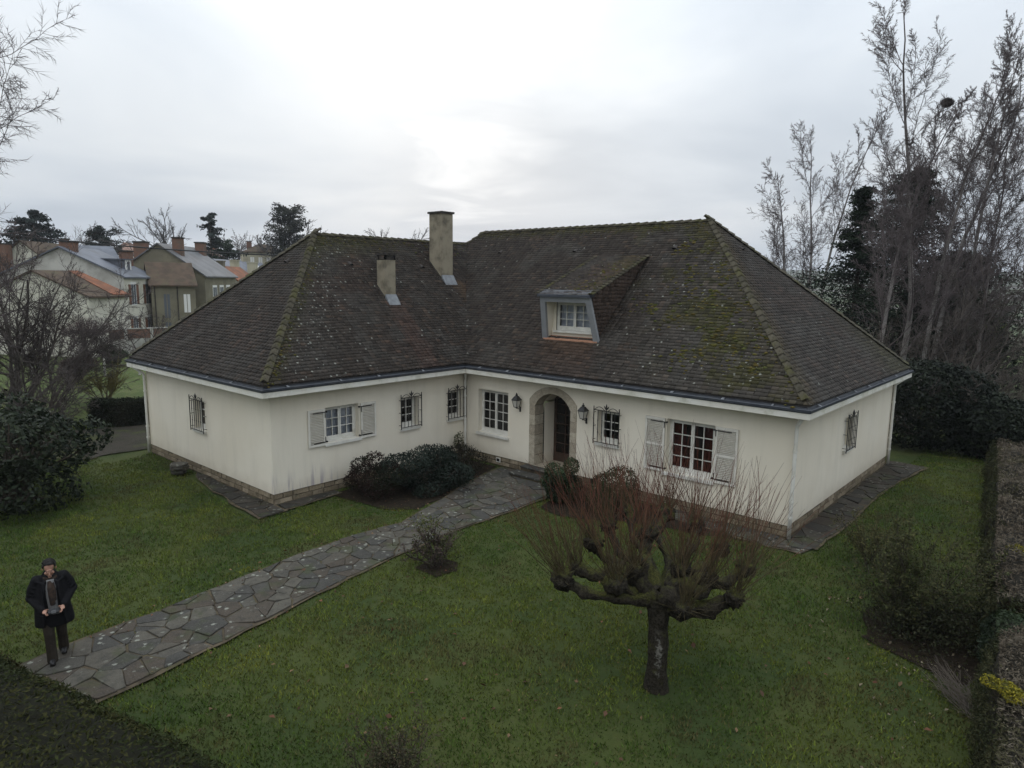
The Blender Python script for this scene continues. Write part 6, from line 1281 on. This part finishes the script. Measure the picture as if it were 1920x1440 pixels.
h2.bx('f', 0.25, 0.33, -0.5, 5.3, 0.0, 0.08, 'downpipe', 'soot', h2.root); h2.bx('f', 2.12, 2.20, -0.5, 5.3, 0.0, 0.08, 'downpipe', 'soot', h2.root)
h3 = House('village_house', 'tall olive gable house with worn slate roof and brick chimneys', 385, 67, -20, 8.6, 9.2, 6.35, 9.35, 'olive_render', 'old_slate', 'y', x0=-8.6)
for u in (2.6, 4.6, 6.6): h3.win('r', u, 3.2, 1.0, 2.0, None)
h3.chim(-3.0, 1.6, 0.9, 0.7, 10.0, base=7.8); h3.chim(-3.4, 8.6, 0.9, 0.9, 9.9, base=8); h3.chim(-7.2, 3.0, 1.2, 0.8, 9.6, base=6.6)
h4 = House('far_house', 'far gable house with slate roof behind the olive gable', 445, 88, -22, 6.0, 9.0, 6.6, 8.5, 'olive_render', 'slate', 'y', x0=-6.0); h4.chim(-0.6, 1.0, 0.9, 0.9, 8.4, 'cream_render', 6); h4.chim(0.2, 5.0, 1.1, 1.0, 8.2, 'cream_render', 6)
h4b = House('far_house', 'small far house with bright orange roof and stubby rendered chimney', 452, 78, -20, 4.5, 6.0, 5.6, 7.4, 'pale_render', 'orange_tiles', 'y', x0=-4.5); h4b.chim(-2.4, 0.6, 0.7, 0.7, 8.0, 'olive_render', 6)
h4c = House('far_house', 'far slate roofed house with a skylight showing beyond the stone chimneys', 484, 96, -24, 5.0, 7.0, 6.2, 8.4, 'cream_render', 'slate', 'y', x0=-5.0); MB().hexa([(-1.9, 2.0, 8.4 - 0.55), (-0.5, 2.0, 8.4 - 1.75), (-0.5, 4.5, 8.4 - 1.75), (-1.9, 4.5, 8.4 - 0.55)], [(-1.9, 2.0, 8.4 - 0.3), (-0.5, 2.0, 8.4 - 1.5), (-0.5, 4.5, 8.4 - 1.5), (-1.9, 4.5, 8.4 - 0.3)]).build('skylight', MATS['white_trim'], h4c.root)
h5 = House('far_house', 'distant cream house with dark hipped roof and red chimney on the rise', 459, 132, 4, 7.8, 7.5, 11.3, 12.9, 'cream_render', 'brown_tiles', 'x', hip=True); h5.chim(1.3, 2.0, 0.9, 0.8, 13.3, base=11.5)
for i in range(4): h5.win('f', 1.6 + i * 1.5, 8.9, 0.7, 1.4, None, 'cream_render', 'white_trim')
h6 = House('far_house', 'distant pale house with pinkish roof left of the large bare tree', 222, 138, 8, 5.4, 8.0, 11.0, 13.2, 'pale_render', 'pink_tiles', 'x', hip=True); h6.win('f', 3.8, 8.8, 0.9, 1.2)
h7 = House('far_house', 'white gabled house with a tall brick chimney at the far left', 98, 78, -30, 6.0, 8.0, 7.6, 10.0, 'pale_render', 'brown_tiles', 'y', x0=-6.0); h7.chim(-4.6, -0.8, 1.4, 1.2, 9.6, base=4.0); h7.chim(-1.6, 6.0, 0.8, 0.8, 10.6, base=8)
h8 = House('far_house', 'far white house with grey slate roof between the left chimneys', 118, 92, 10, 7.0, 7.0, 8.6, 10.4, 'pale_render', 'slate', 'x')
h9 = House('far_house', 'far long house with reddish roof behind the fir', 345, 125, 5, 8.0, 7.0, 9.6, 11.6, 'pale_render', 'pink_tiles', 'x', hip=True); h9.chim(6, 3, 0.9, 0.9, 12.6, base=10)
# brick wall with concrete posts
def brickwall():
    A = colbase(168, 52, False); B = colbase(330, 56, False); v = (B - A); L = np.linalg.norm(v); o = empty('brick_garden_wall', A, math.atan2(v[1], v[0])); tag(o, 'old garden wall with brick top and concrete posts before the village houses', 'wall')
    MB().box(0, L, 0, 0.22, -0.2, 1.25).build('lower_wall', MATS['grey_render'], o); MB().box(0, L, -0.02, 0.24, 1.25, 2.0).build('brick_band', MATS['brick_wall'], o); MB().box(0, L, -0.06, 0.28, 2.0, 2.07).build('coping', MATS['grey_render'], o)
    for x in (0.1, 2.1, 4.0, 5.8): MB().box(x, x + 0.22, -0.12, 0.0, -0.2, 2.05).build('post', MATS['grey_render'], o)
brickwall()
def wirefence():
    A = gp(60, 712); B = gp(262, 703); A[2] = B[2] = 0; v = B - A; o = empty('wire_fence', A, math.atan2(v[1], v[0])); L = np.linalg.norm(v); tag(o, 'wire fence with concrete posts across the far side of the meadow', 'fence'); n = 4
    for i in range(n): x = L * i / (n - 1); MB().hexa([(x - .07, -.07, 0), (x + .07, -.07, 0), (x + .07, .07, 0), (x - .07, .07, 0)], [(x - .05, -.05, 1.25), (x + .05, -.05, 1.25), (x + .05, .05, 1.25), (x - .05, .05, 1.25)]).build('post', MATS['grey_render'], o)
    for z in (0.35, 0.75, 1.15): MB().tube([(0, 0, z), (L / 2, 0, z - 0.03), (L, 0, z)], 0.006, 4).build('wire', MATS['zinc'], o)
wirefence()
# overhead cable
simple('cable_black', (0.012, 0.012, 0.013), None, rough=0.6)
def cable():
    A = atd(-60, 432, 50); B = atd(660, 482, 60); pts = [A + (B - A) * t + np.array([0, 0, -0.9 * 4 * t * (1 - t) * 0.45]) for t in np.linspace(0, 1, 24)]; c = MB().tube([tuple(p) for p in pts], 0.055, 5).build('overhead_cable', MATS['cable_black']); tag(c, 'black overhead cable strung across the village roofs', 'cable')
    for P, lab in ((A, 'wooden utility pole carrying the left end of the overhead cable'), (B, 'wooden utility pole carrying the right end of the overhead cable')): o = MB().tube([(0, 0, -0.3), (0, 0, P[2] + 0.3)], [0.14, 0.10], 10).build('utility_pole', MATS['dark_wood']); o.location = (P[0], P[1], 0); tag(o, lab, 'pole', 'poles of the overhead cable')
cable()
# ------------------------------------------------------------------ the man with the controller
simple('skin', (0.36, 0.20, 0.14), (0.31, 0.165, 0.115), 30, 0.55, 0.35); simple('jacket_cloth', (0.0065, 0.0065, 0.0075), (0.010, 0.0095, 0.0105), 25, 0.9, 0.1, 0.3, 90); simple('trouser_cloth', (0.034, 0.027, 0.020), (0.025, 0.020, 0.015), 18, 0.9, 0.15, 0.4, 60)
simple('shirt_cloth', (0.20, 0.197, 0.193), (0.15, 0.148, 0.145), 14, 0.9, 0.15); simple('scarf_cloth', (0.045, 0.030, 0.022), (0.022, 0.017, 0.015), 22, 0.95, 0.1); simple('hair_dark', (0.010, 0.009, 0.008), (0.022, 0.020, 0.019), 60, 0.85, 0.12, 0.5, 120)
simple('shoe_leather', (0.012, 0.011, 0.011), None, rough=0.45); simple('black_plastic', (0.014, 0.014, 0.015), None, rough=0.4); simple('grey_plastic', (0.17, 0.17, 0.175), None, rough=0.5)
def ball(mb, c, r, rx=0.0, n=10, rz=0.0):
    if isinstance(r, (int, float)): r = (r, r, r)
    V = []; F = []; R = Euler((rx, 0, rz)).to_matrix()
    for i in range(n + 1):
        for j in range(2 * n):
            a, b = math.pi * i / n, math.pi * j / n; v = R @ Vector((math.sin(a) * math.cos(b) * r[0], math.sin(a) * math.sin(b) * r[1], math.cos(a) * r[2])); V.append((v.x + c[0], v.y + c[1], v.z + c[2]))
    m = 2 * n
    for i in range(n):
        for j in range(m): F.append((i * m + j, (i + 1) * m + j, (i + 1) * m + (j + 1) % m, i * m + (j + 1) % m))
    mb.add(V, F)
def limb(mb, pts, rs, n=10):
    for p_, r_ in zip(pts, rs): ball(mb, p_, r_, n=7)
    mb.tube(pts, rs, n)
def loft(mb, rings, n=24):
    V = []; F = []
    for (z, rx, ry, cx, cy) in rings:
        for j in range(n): a = 2 * math.pi * j / n; V.append((cx + rx * math.cos(a), cy + ry * math.sin(a), z))
    for i in range(len(rings) - 1):
        for j in range(n): F.append((i * n + j, i * n + (j + 1) % n, (i + 1) * n + (j + 1) % n, (i + 1) * n + j))
    F.append(tuple(reversed(range(n)))); F.append(tuple((len(rings) - 1) * n + j for j in range(n))); mb.add(V, F)
def fuse(name, mb, voxel, it, mat, parent=None, fac=0.5):
    me = bpy.data.meshes.new('tmp'); me.from_pydata(mb.v, [], mb.f); o = bpy.data.objects.new('tmp', me); COL.objects.link(o)
    bm = bmesh.new(); bm.from_mesh(me); bmesh.ops.recalc_face_normals(bm, faces=bm.faces); bm.to_mesh(me); bm.free()
    m = o.modifiers.new('r', 'REMESH'); m.mode = 'VOXEL'; m.voxel_size = voxel; s = o.modifiers.new('s', 'SMOOTH'); s.factor = fac; s.iterations = it
    dg = bpy.context.evaluated_depsgraph_get(); dg.update(); res = bpy.data.meshes.new_from_object(o.evaluated_get(dg)); bpy.data.objects.remove(o); res.name = name; res.materials.clear(); return link(name, res, parent, mat, True)
def man():
    E_ = {-1: Vector((-0.315, 0.06, 1.13)), 1: Vector((0.325, 0.07, 1.17))}; SH_ = {-1: Vector((-0.205, 0.02, 1.435)), 1: Vector((0.205, 0.03, 1.44))}; WR = {-1: Vector((-0.135, -0.255, 0.985)), 1: Vector((0.165, -0.25, 1.02))}
    HIP = {-1: Vector((-0.10, 0.0, 0.90)), 1: Vector((0.10, 0.02, 0.90))}; KN = {-1: Vector((-0.085, -0.13, 0.50)), 1: Vector((0.10, 0.03, 0.50))}; AN = {-1: Vector((-0.07, -0.13, 0.09)), 1: Vector((0.11, 0.22, 0.12))}
    CTR = Vector((0.015, -0.355, 0.985)); tilt = rad(14)
    Hm = Matrix.Translation((0, -0.015, 1.475)) @ Matrix.Rotation(tilt, 4, 'X') @ Matrix.Scale(1.27, 4) @ Matrix.Translation((0, 0.01, -1.485))
    def hp(x, y, z): v = Hm @ Vector((x, y, z)); return (v.x, v.y, v.z)
    b = MB()
    ball(b, hp(0, 0.012, 1.635), (0.078, 0.097, 0.098), tilt); ball(b, hp(0, -0.028, 1.575), (0.060, 0.066, 0.075), tilt); ball(b, hp(0, -0.072, 1.530), (0.030, 0.026, 0.022), tilt)          # skull, jaw, chin
    b.tube([hp(0, -0.094, 1.625), hp(0, -0.108, 1.597), hp(0, -0.117, 1.580), hp(0, -0.098, 1.572)], [0.008, 0.012, 0.016, 0.012], 8); ball(b, hp(0, -0.085, 1.640), (0.055, 0.016, 0.012), tilt)  # nose, brow
    for s in (-1, 1): ball(b, hp(s * 0.079, 0.015, 1.605), (0.012, 0.022, 0.034), tilt); ball(b, hp(s * 0.042, -0.062, 1.585), (0.024, 0.026, 0.024), tilt)
    ball(b, hp(0, -0.088, 1.553), (0.026, 0.010, 0.006), tilt); b.tube([(0, 0.02, 1.40), hp(0, 0.012, 1.57)], [0.066, 0.058], 12)
    loft(b, [(0.86, 0.15, 0.10, 0, 0.01), (1.0, 0.155, 0.11, 0, 0.0), (1.2, 0.17, 0.11, 0, 0.01), (1.38, 0.17, 0.09, 0, 0.02), (1.45, 0.08, 0.06, 0, 0.02)])
    for s in (-1, 1):
        limb(b, [SH_[s], E_[s], WR[s]], [0.055, 0.045, 0.031]); limb(b, [HIP[s], KN[s], AN[s] + Vector((0, 0, -0.02))], [0.08, 0.055, 0.032])
        ed = CTR + Vector((s * 0.085, 0.01, 0.0)); pc = WR[s].lerp(ed, 0.48) + Vector((s * 0.012, 0, -0.004)); d = (ed - WR[s]).normalized()            # palm beside the controller
        ball(b, pc, (0.040, 0.050, 0.020), rad(20), rz=s * 0.6); b.tube([WR[s], pc], [0.031, 0.028], 8)
        for i in range(4):                                     # four fingers curl under and round the edge, unequal
            L = (0.9, 1.0, 0.95, 0.78)[i]; k = pc + d * 0.030 + Vector((0, -0.030 + 0.0185 * i, -0.004)); a = k + Vector((s * 0.012, -0.022, -0.018)) * L; c = a + Vector((-s * 0.024, -0.010, -0.020)) * L; e = c + Vector((-s * 0.030, 0.004, 0.006)) * L
            b.tube([k, a, c, e], [0.0098, 0.0095, 0.0088, 0.0075], 8); [ball(b, q, 0.0092, n=5) for q in (k, a, c)]; ball(b, e, 0.0076, n=5)
        t0 = pc + Vector((-s * 0.008, 0.014, 0.012)); t1 = t0 + Vector((-s * 0.022, -0.014, 0.022)); t2 = t1 + Vector((-s * 0.024, -0.020, 0.006)); b.tube([t0, t1, t2], [0.0125, 0.011, 0.009], 8); [ball(b, q, 0.0105, n=5) for q in (t0, t1)]; ball(b, t2, 0.009, n=5)
    o = fuse('person', b, 0.0075, 2, MATS['skin']); tag(o, 'man in open dark jacket and scarf walking with a black controller', 'person')
    h = MB(); ball(h, hp(0, 0.030, 1.676), (0.086, 0.092, 0.072), tilt); ball(h, hp(0, 0.058, 1.620), (0.086, 0.070, 0.090), tilt); ball(h, hp(0.01, -0.046, 1.712), (0.058, 0.034, 0.020), tilt)
    for s in (-1, 1): ball(h, hp(s * 0.074, 0.012, 1.650), (0.016, 0.045, 0.036), tilt)
    r = np.random.default_rng(3)
    for _ in range(60):
        q = unit(np.array([r.normal(), abs(r.normal()) + 0.1, abs(r.normal()) + 0.1])); ball(h, hp(q[0] * 0.080, 0.028 + q[1] * 0.086, 1.660 + q[2] * 0.068), (0.016, 0.016, 0.014), n=4)
    fuse('hair', h, 0.006, 2, MATS['hair_dark'], o)
    for s in (-1, 1):
        e = MB(); ball(e, hp(s * 0.032, -0.083, 1.618), (0.013, 0.008, 0.006), tilt, 6); e.build('eye', MATS['interior_dark'], o); e = MB(); ball(e, hp(s * 0.033, -0.090, 1.640), (0.019, 0.007, 0.005), tilt, 6); e.build('eyebrow', MATS['hair_dark'], o)
    e = MB(); ball(e, hp(0, -0.095, 1.551), (0.024, 0.006, 0.003), tilt, 6); e.build('mouth', MATS['scarf_cloth'], o)
    t = MB(); loft(t, [(0.70, 0.165, 0.12, 0, 0), (0.85, 0.175, 0.125, 0, 0.005), (0.98, 0.18, 0.13, 0, 0.0), (1.04, 0.17, 0.12, 0, 0)])
    for s in (-1, 1):
        limb(t, [HIP[s], HIP[s].lerp(KN[s], 0.5), KN[s], KN[s].lerp(AN[s], 0.5), AN[s].lerp(AN[s] + Vector((0, -0.03, -0.06)), 1.0)], [0.112, 0.102, 0.088, 0.083, 0.088])
        for k in range(5): q = KN[s].lerp(AN[s], 0.25 + 0.18 * k); t.tube([q + Vector((-0.07, -0.045, 0.01)), q + Vector((0, -0.086, -0.012)), q + Vector((0.07, -0.04, 0.014))], 0.008, 6)
    fuse('trousers', t, 0.010, 3, MATS['trouser_cloth'], o)
    for s in (-1, 1):
        m = MB(); a = AN[s]; g = a.z - 0.09; ball(m, (a.x, a.y - 0.02, 0.055 + g), (0.050, 0.078, 0.062)); ball(m, (a.x * 1.05, a.y - 0.13, 0.040 + g * 0.3), (0.048, 0.11, 0.042), rad(6) if s > 0 else 0); m.box(a.x - 0.045, a.x + 0.045, a.y - 0.21, a.y + 0.055, max(0.001, g * .4), 0.028 + g * .5); fuse('shoe', m, 0.007, 3, MATS['shoe_leather'], o)
    j = MB(); loft(j, [(0.62, 0.305, 0.205, 0.015, 0.02), (0.68, 0.31, 0.21, 0.015, 0.02), (0.82, 0.295, 0.205, 0.01, 0.015), (0.98, 0.275, 0.20, 0.0, 0.01), (1.12, 0.265, 0.195, 0, 0.005), (1.30, 0.262, 0.175, 0, 0.01), (1.40, 0.245, 0.145, 0, 0.02), (1.47, 0.17, 0.115, 0, 0.03), (1.52, 0.105, 0.09, 0, 0.035)])
    for s in (-1, 1):
        limb(j, [SH_[s], SH_[s].lerp(E_[s], 0.5) + Vector((s * 0.015, 0, 0)), E_[s], E_[s].lerp(WR[s], 0.5), WR[s].lerp(E_[s], 0.08)], [0.092, 0.090, 0.083, 0.075, 0.063]); ball(j, SH_[s] + Vector((-s * 0.03, 0, 0.01)), (0.11, 0.10, 0.075))
        for k in range(4): q = SH_[s].lerp(E_[s], 0.3 + 0.22 * k); j.tube([q + Vector((-0.085, -0.045, 0.02)), q + Vector((0, -0.105, -0.015)), q + Vector((0.085, -0.045, 0.02))], 0.011, 6)
        edge = [(s * 0.075, -0.128, 1.455), (s * 0.115, -0.180, 1.33), (s * 0.125, -0.208, 1.18), (s * 0.135 + 0.012, -0.215, 1.02), (s * 0.155 + 0.02, -0.212, 0.86), (s * 0.18 + 0.02, -0.198, 0.66)]
        j.tube(edge, [0.022, 0.030, 0.026, 0.022, 0.022, 0.024], 8); j.tube([(s * 0.20, -0.10, 1.46), (s * 0.12, -0.15, 1.42), (s * 0.15, -0.185, 1.26)], [0.03, 0.03, 0.012], 8)
        j.tube([(s * 0.23, -0.11, 0.86), (s * 0.16, -0.195, 0.85)], 0.016, 6)
    j.tube([(-0.10, 0.0, 1.52), (-0.07, 0.10, 1.54), (0.07, 0.10, 1.54), (0.10, 0.0, 1.52)], 0.028, 8); fuse('jacket', j, 0.012, 3, MATS['jacket_cloth'], o)
    sh = MB(); loft(sh, [(0.86, 0.085, 0.06, 0.045, -0.150), (0.90, 0.09, 0.066, 0.035, -0.150), (0.98, 0.085, 0.070, 0.01, -0.148), (1.18, 0.092, 0.076, 0, -0.142), (1.34, 0.095, 0.078, 0, -0.118), (1.46, 0.06, 0.05, 0, -0.085)]); fuse('shirt', sh, 0.010, 3, MATS['shirt_cloth'], o)
    sc = MB(); n = 14
    sc.tube([(0.095 * math.cos(2 * math.pi * i / n), 0.005 + 0.088 * math.sin(2 * math.pi * i / n), 1.475 + 0.022 * math.sin(2 * math.pi * i / n)) for i in range(n + 1)], 0.036, 8)
    sc.tube([(-0.012, -0.115, 1.43), (-0.010, -0.200, 1.33), (0.005, -0.232, 1.18), (0.012, -0.236, 1.05)], [0.038, 0.046, 0.050, 0.044], 8); sc.tube([(0.03, -0.11, 1.42), (0.042, -0.195, 1.30), (0.048, -0.224, 1.12)], [0.03, 0.034, 0.03], 8); fuse('scarf', sc, 0.009, 2, MATS['scarf_cloth'], o)
    o.location = (4.42, -13.54, 0.05); o.rotation_euler = (0, 0, rad(-14 + 90)); o.scale = (0.87, 0.92, 0.92)
    # the controller in his hands
    W_ = Matrix.Translation(o.location) @ Matrix.Rotation(o.rotation_euler.z, 4, 'Z') @ Matrix.Diagonal((0.87, 0.92, 0.92, 1)) @ Matrix.Translation(CTR) @ Matrix.Rotation(rad(28), 4, 'X')
    c = MB(); c.box(-0.085, 0.085, -0.05, 0.05, -0.022, 0.022); rc = c.build('remote_controller', MATS['black_plastic'], bevel=0.012); rc.matrix_world = W_; tag(rc, 'black remote controller held in both hands by the walking man', 'controller')
    p = MB(); p.box(-0.035, 0.035, -0.004, 0.004, 0.0, 0.05); a = p.build('antenna_flap', MATS['grey_plastic'], rc, bevel=0.002); a.matrix_local = Matrix.Translation((0.0, -0.052, 0.01)) @ Matrix.Rotation(rad(-22), 4, 'X')
    for x in (-0.05, 0.05): q = MB().tube([(x, 0.01, 0.022), (x, 0.01, 0.036), (x, 0.01, 0.042)], [0.005, 0.005, 0.010], 8).build('stick', MATS['black_plastic'], rc)
man()
# ------------------------------------------------------------------ grass, litter, small things
def in_path(x, y, m=0.0):
    ly = np.array([q[0] for q in PL]); lx = np.array([q[1] for q in PL]); return (y > -14.4) & (y < 0) & (x > np.interp(y, ly, lx) + m) & (x < np.interp(y, PRy, PRx) - m)
def blocked(x, y):
    b = in_path(x, y, 0.05); b |= (x > -8.3) & (x < 0.05) & (y > -7.3); b |= (x > -8.3) & (x < 11.2) & (y > -0.05)
    b |= (x > 11) & (x < 11.9) & (y > -0.8) & (y < 10); b |= (x > 8.2) & (x < 11.8) & (y > -0.75); b |= (x > -4.6) & (x < 0.7) & (y > -7.75 - 0.1 * (x + 4.4)) & (y < -7); b |= (x > 0) & (x < 0.55) & (y > -8.1) & (y < -5.5)
    def poly(P):
        c = np.zeros(len(x), bool); n = len(P)
        for i in range(n):
            (x1, y1), (x2, y2) = P[i], P[(i + 1) % n]; t = ((y1 > y) != (y2 > y)) & (x < (x2 - x1) * (y - y1) / (y2 - y1 + 1e-12) + x1); c ^= t
        return c
    b |= poly([(0.25, -5.6), (0.1, -0.15), (1.75, -0.2), (2.0, -0.9), (2.45, -2.6), (3.0, -4.1), (3.05, -4.8), (2.4, -5.25), (1.4, -5.5)]); b |= poly([(5.0, -0.1), (10.8, -0.1), (10.9, -0.7), (7.6, -1.8), (6.3, -2.5), (5.3, -2.3)])
    q = np.random.default_rng(6).random(len(x)); b |= (q < 1.35 - np.hypot((x - 6.25), (y + 6.95)) / 0.38); b |= (q < 1.35 - np.hypot((x - 12.1), (y + 7.65)) / 0.30); b |= (q < 1.4 - np.hypot((x - 14.7), (y + 3.0) / 1.2) / 0.75)
    b |= (x < -8.4 + 0.5 * np.sin(y * 1.3)) & (y > -9.2 + 0.4 * np.sin(x * 2)) & (x > -14.0)
    return b
def grass():
    r = np.random.default_rng(77); n = 1000000; x = r.uniform(-16, 16.5, n); y = r.uniform(-15.5, 13, n); d = np.c_[x, y, 0 * x] - CAM; f = d @ CF; u = 960 + FPX * (d @ CR) / np.maximum(f, .1); v = 720 - FPX * (d @ CU) / np.maximum(f, .1)
    k = (f > 1) & (u > -80) & (u < 2000) & (v < 1520) & (v > 600) & (r.random(n) < np.clip(16 / np.maximum(f, 1), 0.25, 1)); x, y = x[k], y[k]; ed = in_path(x, y, 0.05) & ~in_path(x, y, 0.17); k = ~blocked(x, y) | (r.random(len(x)) < 0.02 + 0.30 * ed * sstep(vnoise(np.c_[x, y], 1.6, 44), 0.35, 0.7)); x, y = x[k], y[k]
    P2 = np.c_[x, y]; cl = fbm(P2, 5.0, 91, 2); k = r.random(len(x)) < sstep(cl, 0.08, 0.45); x, y, P2 = x[k], y[k], P2[k]; n = len(x)
    cl2 = fbm(P2, 5.0, 91, 2); a = fbm(P2, 0.55, 92, 4); b = fbm(P2, 2.6, 93, 3); g = fbm(P2, 0.9, 94, 3)
    c1, c2, c3, c4 = (np.array(q) for q in ((0.052, 0.084, 0.016), (0.094, 0.116, 0.021), (0.140, 0.148, 0.024), (0.10, 0.082, 0.035)))
    m = sstep(a, 0.36, 0.62)[:, None]; c = c1 * (1 - m) + c2 * m; m = (sstep(b, 0.55, 0.78) * sstep(g, 0.48, 0.68))[:, None] * 0.8; c = c * (1 - m) + c3 * m; m = ((r.random(n) < 0.10 + 0.16 * sstep(g, 0.5, 0.3)) * 0.75)[:, None]; c = c * (1 - m) + c4 * m; wn_ = (sstep(fbm(P2, 1.1, 97, 4), 0.58, 0.72) * 0.65)[:, None]; c = c * (1 - wn_) + wn_ * np.array([0.075, 0.058, 0.03]); c = c * r.uniform(0.5, 1.45, (n, 1)) * (0.62 + 0.76 * cl2)[:, None]
    h = r.uniform(0.020, 0.060, n) * (0.45 + 1.2 * cl2); w = r.uniform(0.006, 0.013, n); th = r.uniform(0, 2 * np.pi, n); ln = r.uniform(0.2, 1.0, n) * h; la = r.uniform(0, 2 * np.pi, n); z = -0.012 + (fbm(P2, 0.5, 3, 3) - 0.5) * 0.05
    B0 = np.c_[x - np.cos(th) * w, y - np.sin(th) * w, z]; B1 = np.c_[x + np.cos(th) * w, y + np.sin(th) * w, z]; T = np.c_[x + np.cos(la) * ln, y + np.sin(la) * ln, z + h]; V = np.stack([B0, B1, T], 1).reshape(-1, 3)
    o = link('grass', np_mesh('grass', V, np.arange(3 * n).reshape(n, 3), np.repeat(c, 3, 0)), None, MATS['leaf_dull']); tag(o, 'short winter lawn grass around the house and path', 'grass', kind='stuff'); print('grass blades', n)
grass()
def litter():
    r = np.random.default_rng(78); P = []; C = []; S = []
    def put(x, y, s, c, z=0.035): P.append((x, y, z)); S.append(s); C.append(np.array(c) * r.uniform(0.6, 1.3))
    br = [(0.13, 0.062, 0.036), (0.10, 0.055, 0.035), (0.16, 0.105, 0.06), (0.075, 0.045, 0.03)]
    for _ in range(300): put(r.uniform(2, 15.2), r.uniform(-13, -1), r.uniform(0.025, 0.05), br[r.integers(4)])
    for px, py in ((1548, 1270), (1640, 1285), (1688, 1288), (1740, 1375), (1672, 1392), (695, 1268), (735, 1185), (1180, 1225), (870, 1250), (905, 1290), (1010, 1270), (650, 1255), (395, 1335), (430, 1348), (510, 1350), (1080, 1330), (1140, 1340), (1300, 1215), (1480, 1175), (1590, 1240), (925, 1335), (740, 1350), (970, 1180)): q = gp(px, py); put(q[0], q[1], r.uniform(0.045, 0.065), br[r.integers(3)], 0.05)
    for _ in range(160): y = r.uniform(-9, 8); put(14.9 - 0.115 * y * 0.5 + r.normal(-0.3, 0.35), y, r.uniform(0.018, 0.035), (0.16, 0.13, 0.09))
    for _ in range(220): y = r.uniform(-13, -2); s = r.choice([-1, 1]); x = np.interp(y, [q[0] for q in PL], [q[1] for q in PL]) if s < 0 else np.interp(y, PRy, PRx); put(x + r.normal(0, 0.12), y, r.uniform(0.015, 0.03), br[r.integers(4)], 0.055)
    for _ in range(160): put(r.uniform(0.3, 3.2), r.uniform(-6, -0.6), r.uniform(0.018, 0.035), br[r.integers(4)], 0.05)
    for _ in range(90): a = r.uniform(0, 6.28); put(14.3 + math.cos(a) * r.uniform(0.8, 1.5), -3.3 + math.sin(a) * r.uniform(0.8, 1.6), r.uniform(0.014, 0.03), (0.17, 0.145, 0.10))
    P, C, S = np.array(P), np.array(C), np.array(S); o = leaves_mesh('fallen_leaves', P, np.tile([0, 0, 1.0], (len(P), 1)), S, C, MATS['leaf_dull'], None, r, 0.45, 0.6, 0.25); tag(o, 'scattered brown and straw coloured fallen leaves on the lawn', 'leaves', kind='stuff')
litter()
def slab_pile():
    o = empty('stone_pile', (-4.95, -7.75, 0)); tag(o, 'small stack of spare flat stones against the left house wall', 'stones'); r = random.Random(4); z = 0.03
    for i in range(5):
        h = r.uniform(0.05, 0.07); w, l = r.uniform(0.26, 0.36), r.uniform(0.2, 0.28); n = 7; pts = [(math.cos(2 * math.pi * k / n + r.uniform(-.2, .2)) * w * r.uniform(.85, 1.1) + r.uniform(-.01, .01), math.sin(2 * math.pi * k / n + r.uniform(-.2, .2)) * l * r.uniform(.85, 1.1)) for k in range(n)]; m = MB(); m.add([(p[0], p[1], z) for p in pts] + [(p[0] * .97, p[1] * .97, z + h - 0.008) for p in pts], [tuple(reversed(range(n))), tuple(range(n, 2 * n))] + [(k, (k + 1) % n, n + (k + 1) % n, n + k) for k in range(n)]); m.build('slab', MATS['flagstone'], o); z += h
slab_pile()
def brush():
    r = np.random.default_rng(79); a = gp(1752, 1255, 0.15); b = gp(1835, 1345, 0.1); o = empty('cut_branch_bundle', ((a[0] + b[0]) / 2, (a[1] + b[1]) / 2, 0)); loc = np.array(o.location); tag(o, 'bundle of dry cut branches lying beside the near hedge', 'branches'); v = unit(a - b); n = 90; st = []
    for _ in range(n): p = b + (a - b) * r.uniform(-0.1, 0.55) + r.normal(0, 0.10, 3) * np.array([1, 1, 0.6]); p[2] = max(0.03, p[2]); st.append((p - loc, v + np.r_[r.normal(0, 0.22, 2), r.normal(0.05, 0.12)], r.uniform(0.3, 0.75), r.uniform(0.004, 0.008)))
    S = grow(st, [dict(seg=4, wob=0.08, n=5, ang=(15, 40), lr=(0.25, 0.5), rr=0.6, rmin=0.003), dict(seg=3, wob=0.12)], r); tag(tubes_mesh('dry_branches', S, bark_col((0.10, 0.083, 0.065), (0.115, 0.096, 0.078)), MATS['twig'], o), kind='stuff')
brush()
# ------------------------------------------------------------------ haze: the air over the valley
def haze():
    m = bpy.data.materials.new('haze'); m.use_nodes = True; t = m.node_tree; t.nodes.clear(); out = t.nodes.new('ShaderNodeOutputMaterial'); v = t.nodes.new('ShaderNodeVolumePrincipled')
    v.inputs['Color'].default_value = (0.86, 0.90, 0.96, 1); v.inputs['Density'].default_value = 0.0003; v.inputs['Anisotropy'].default_value = 0.2; t.links.new(v.outputs[0], out.inputs['Volume'])
    o = MB().box(-7300, 7300, -7300, 7300, -30, 160).build('haze', m); tag(o, 'thin bluish haze over the distant hills', 'haze', kind='stuff')
haze()
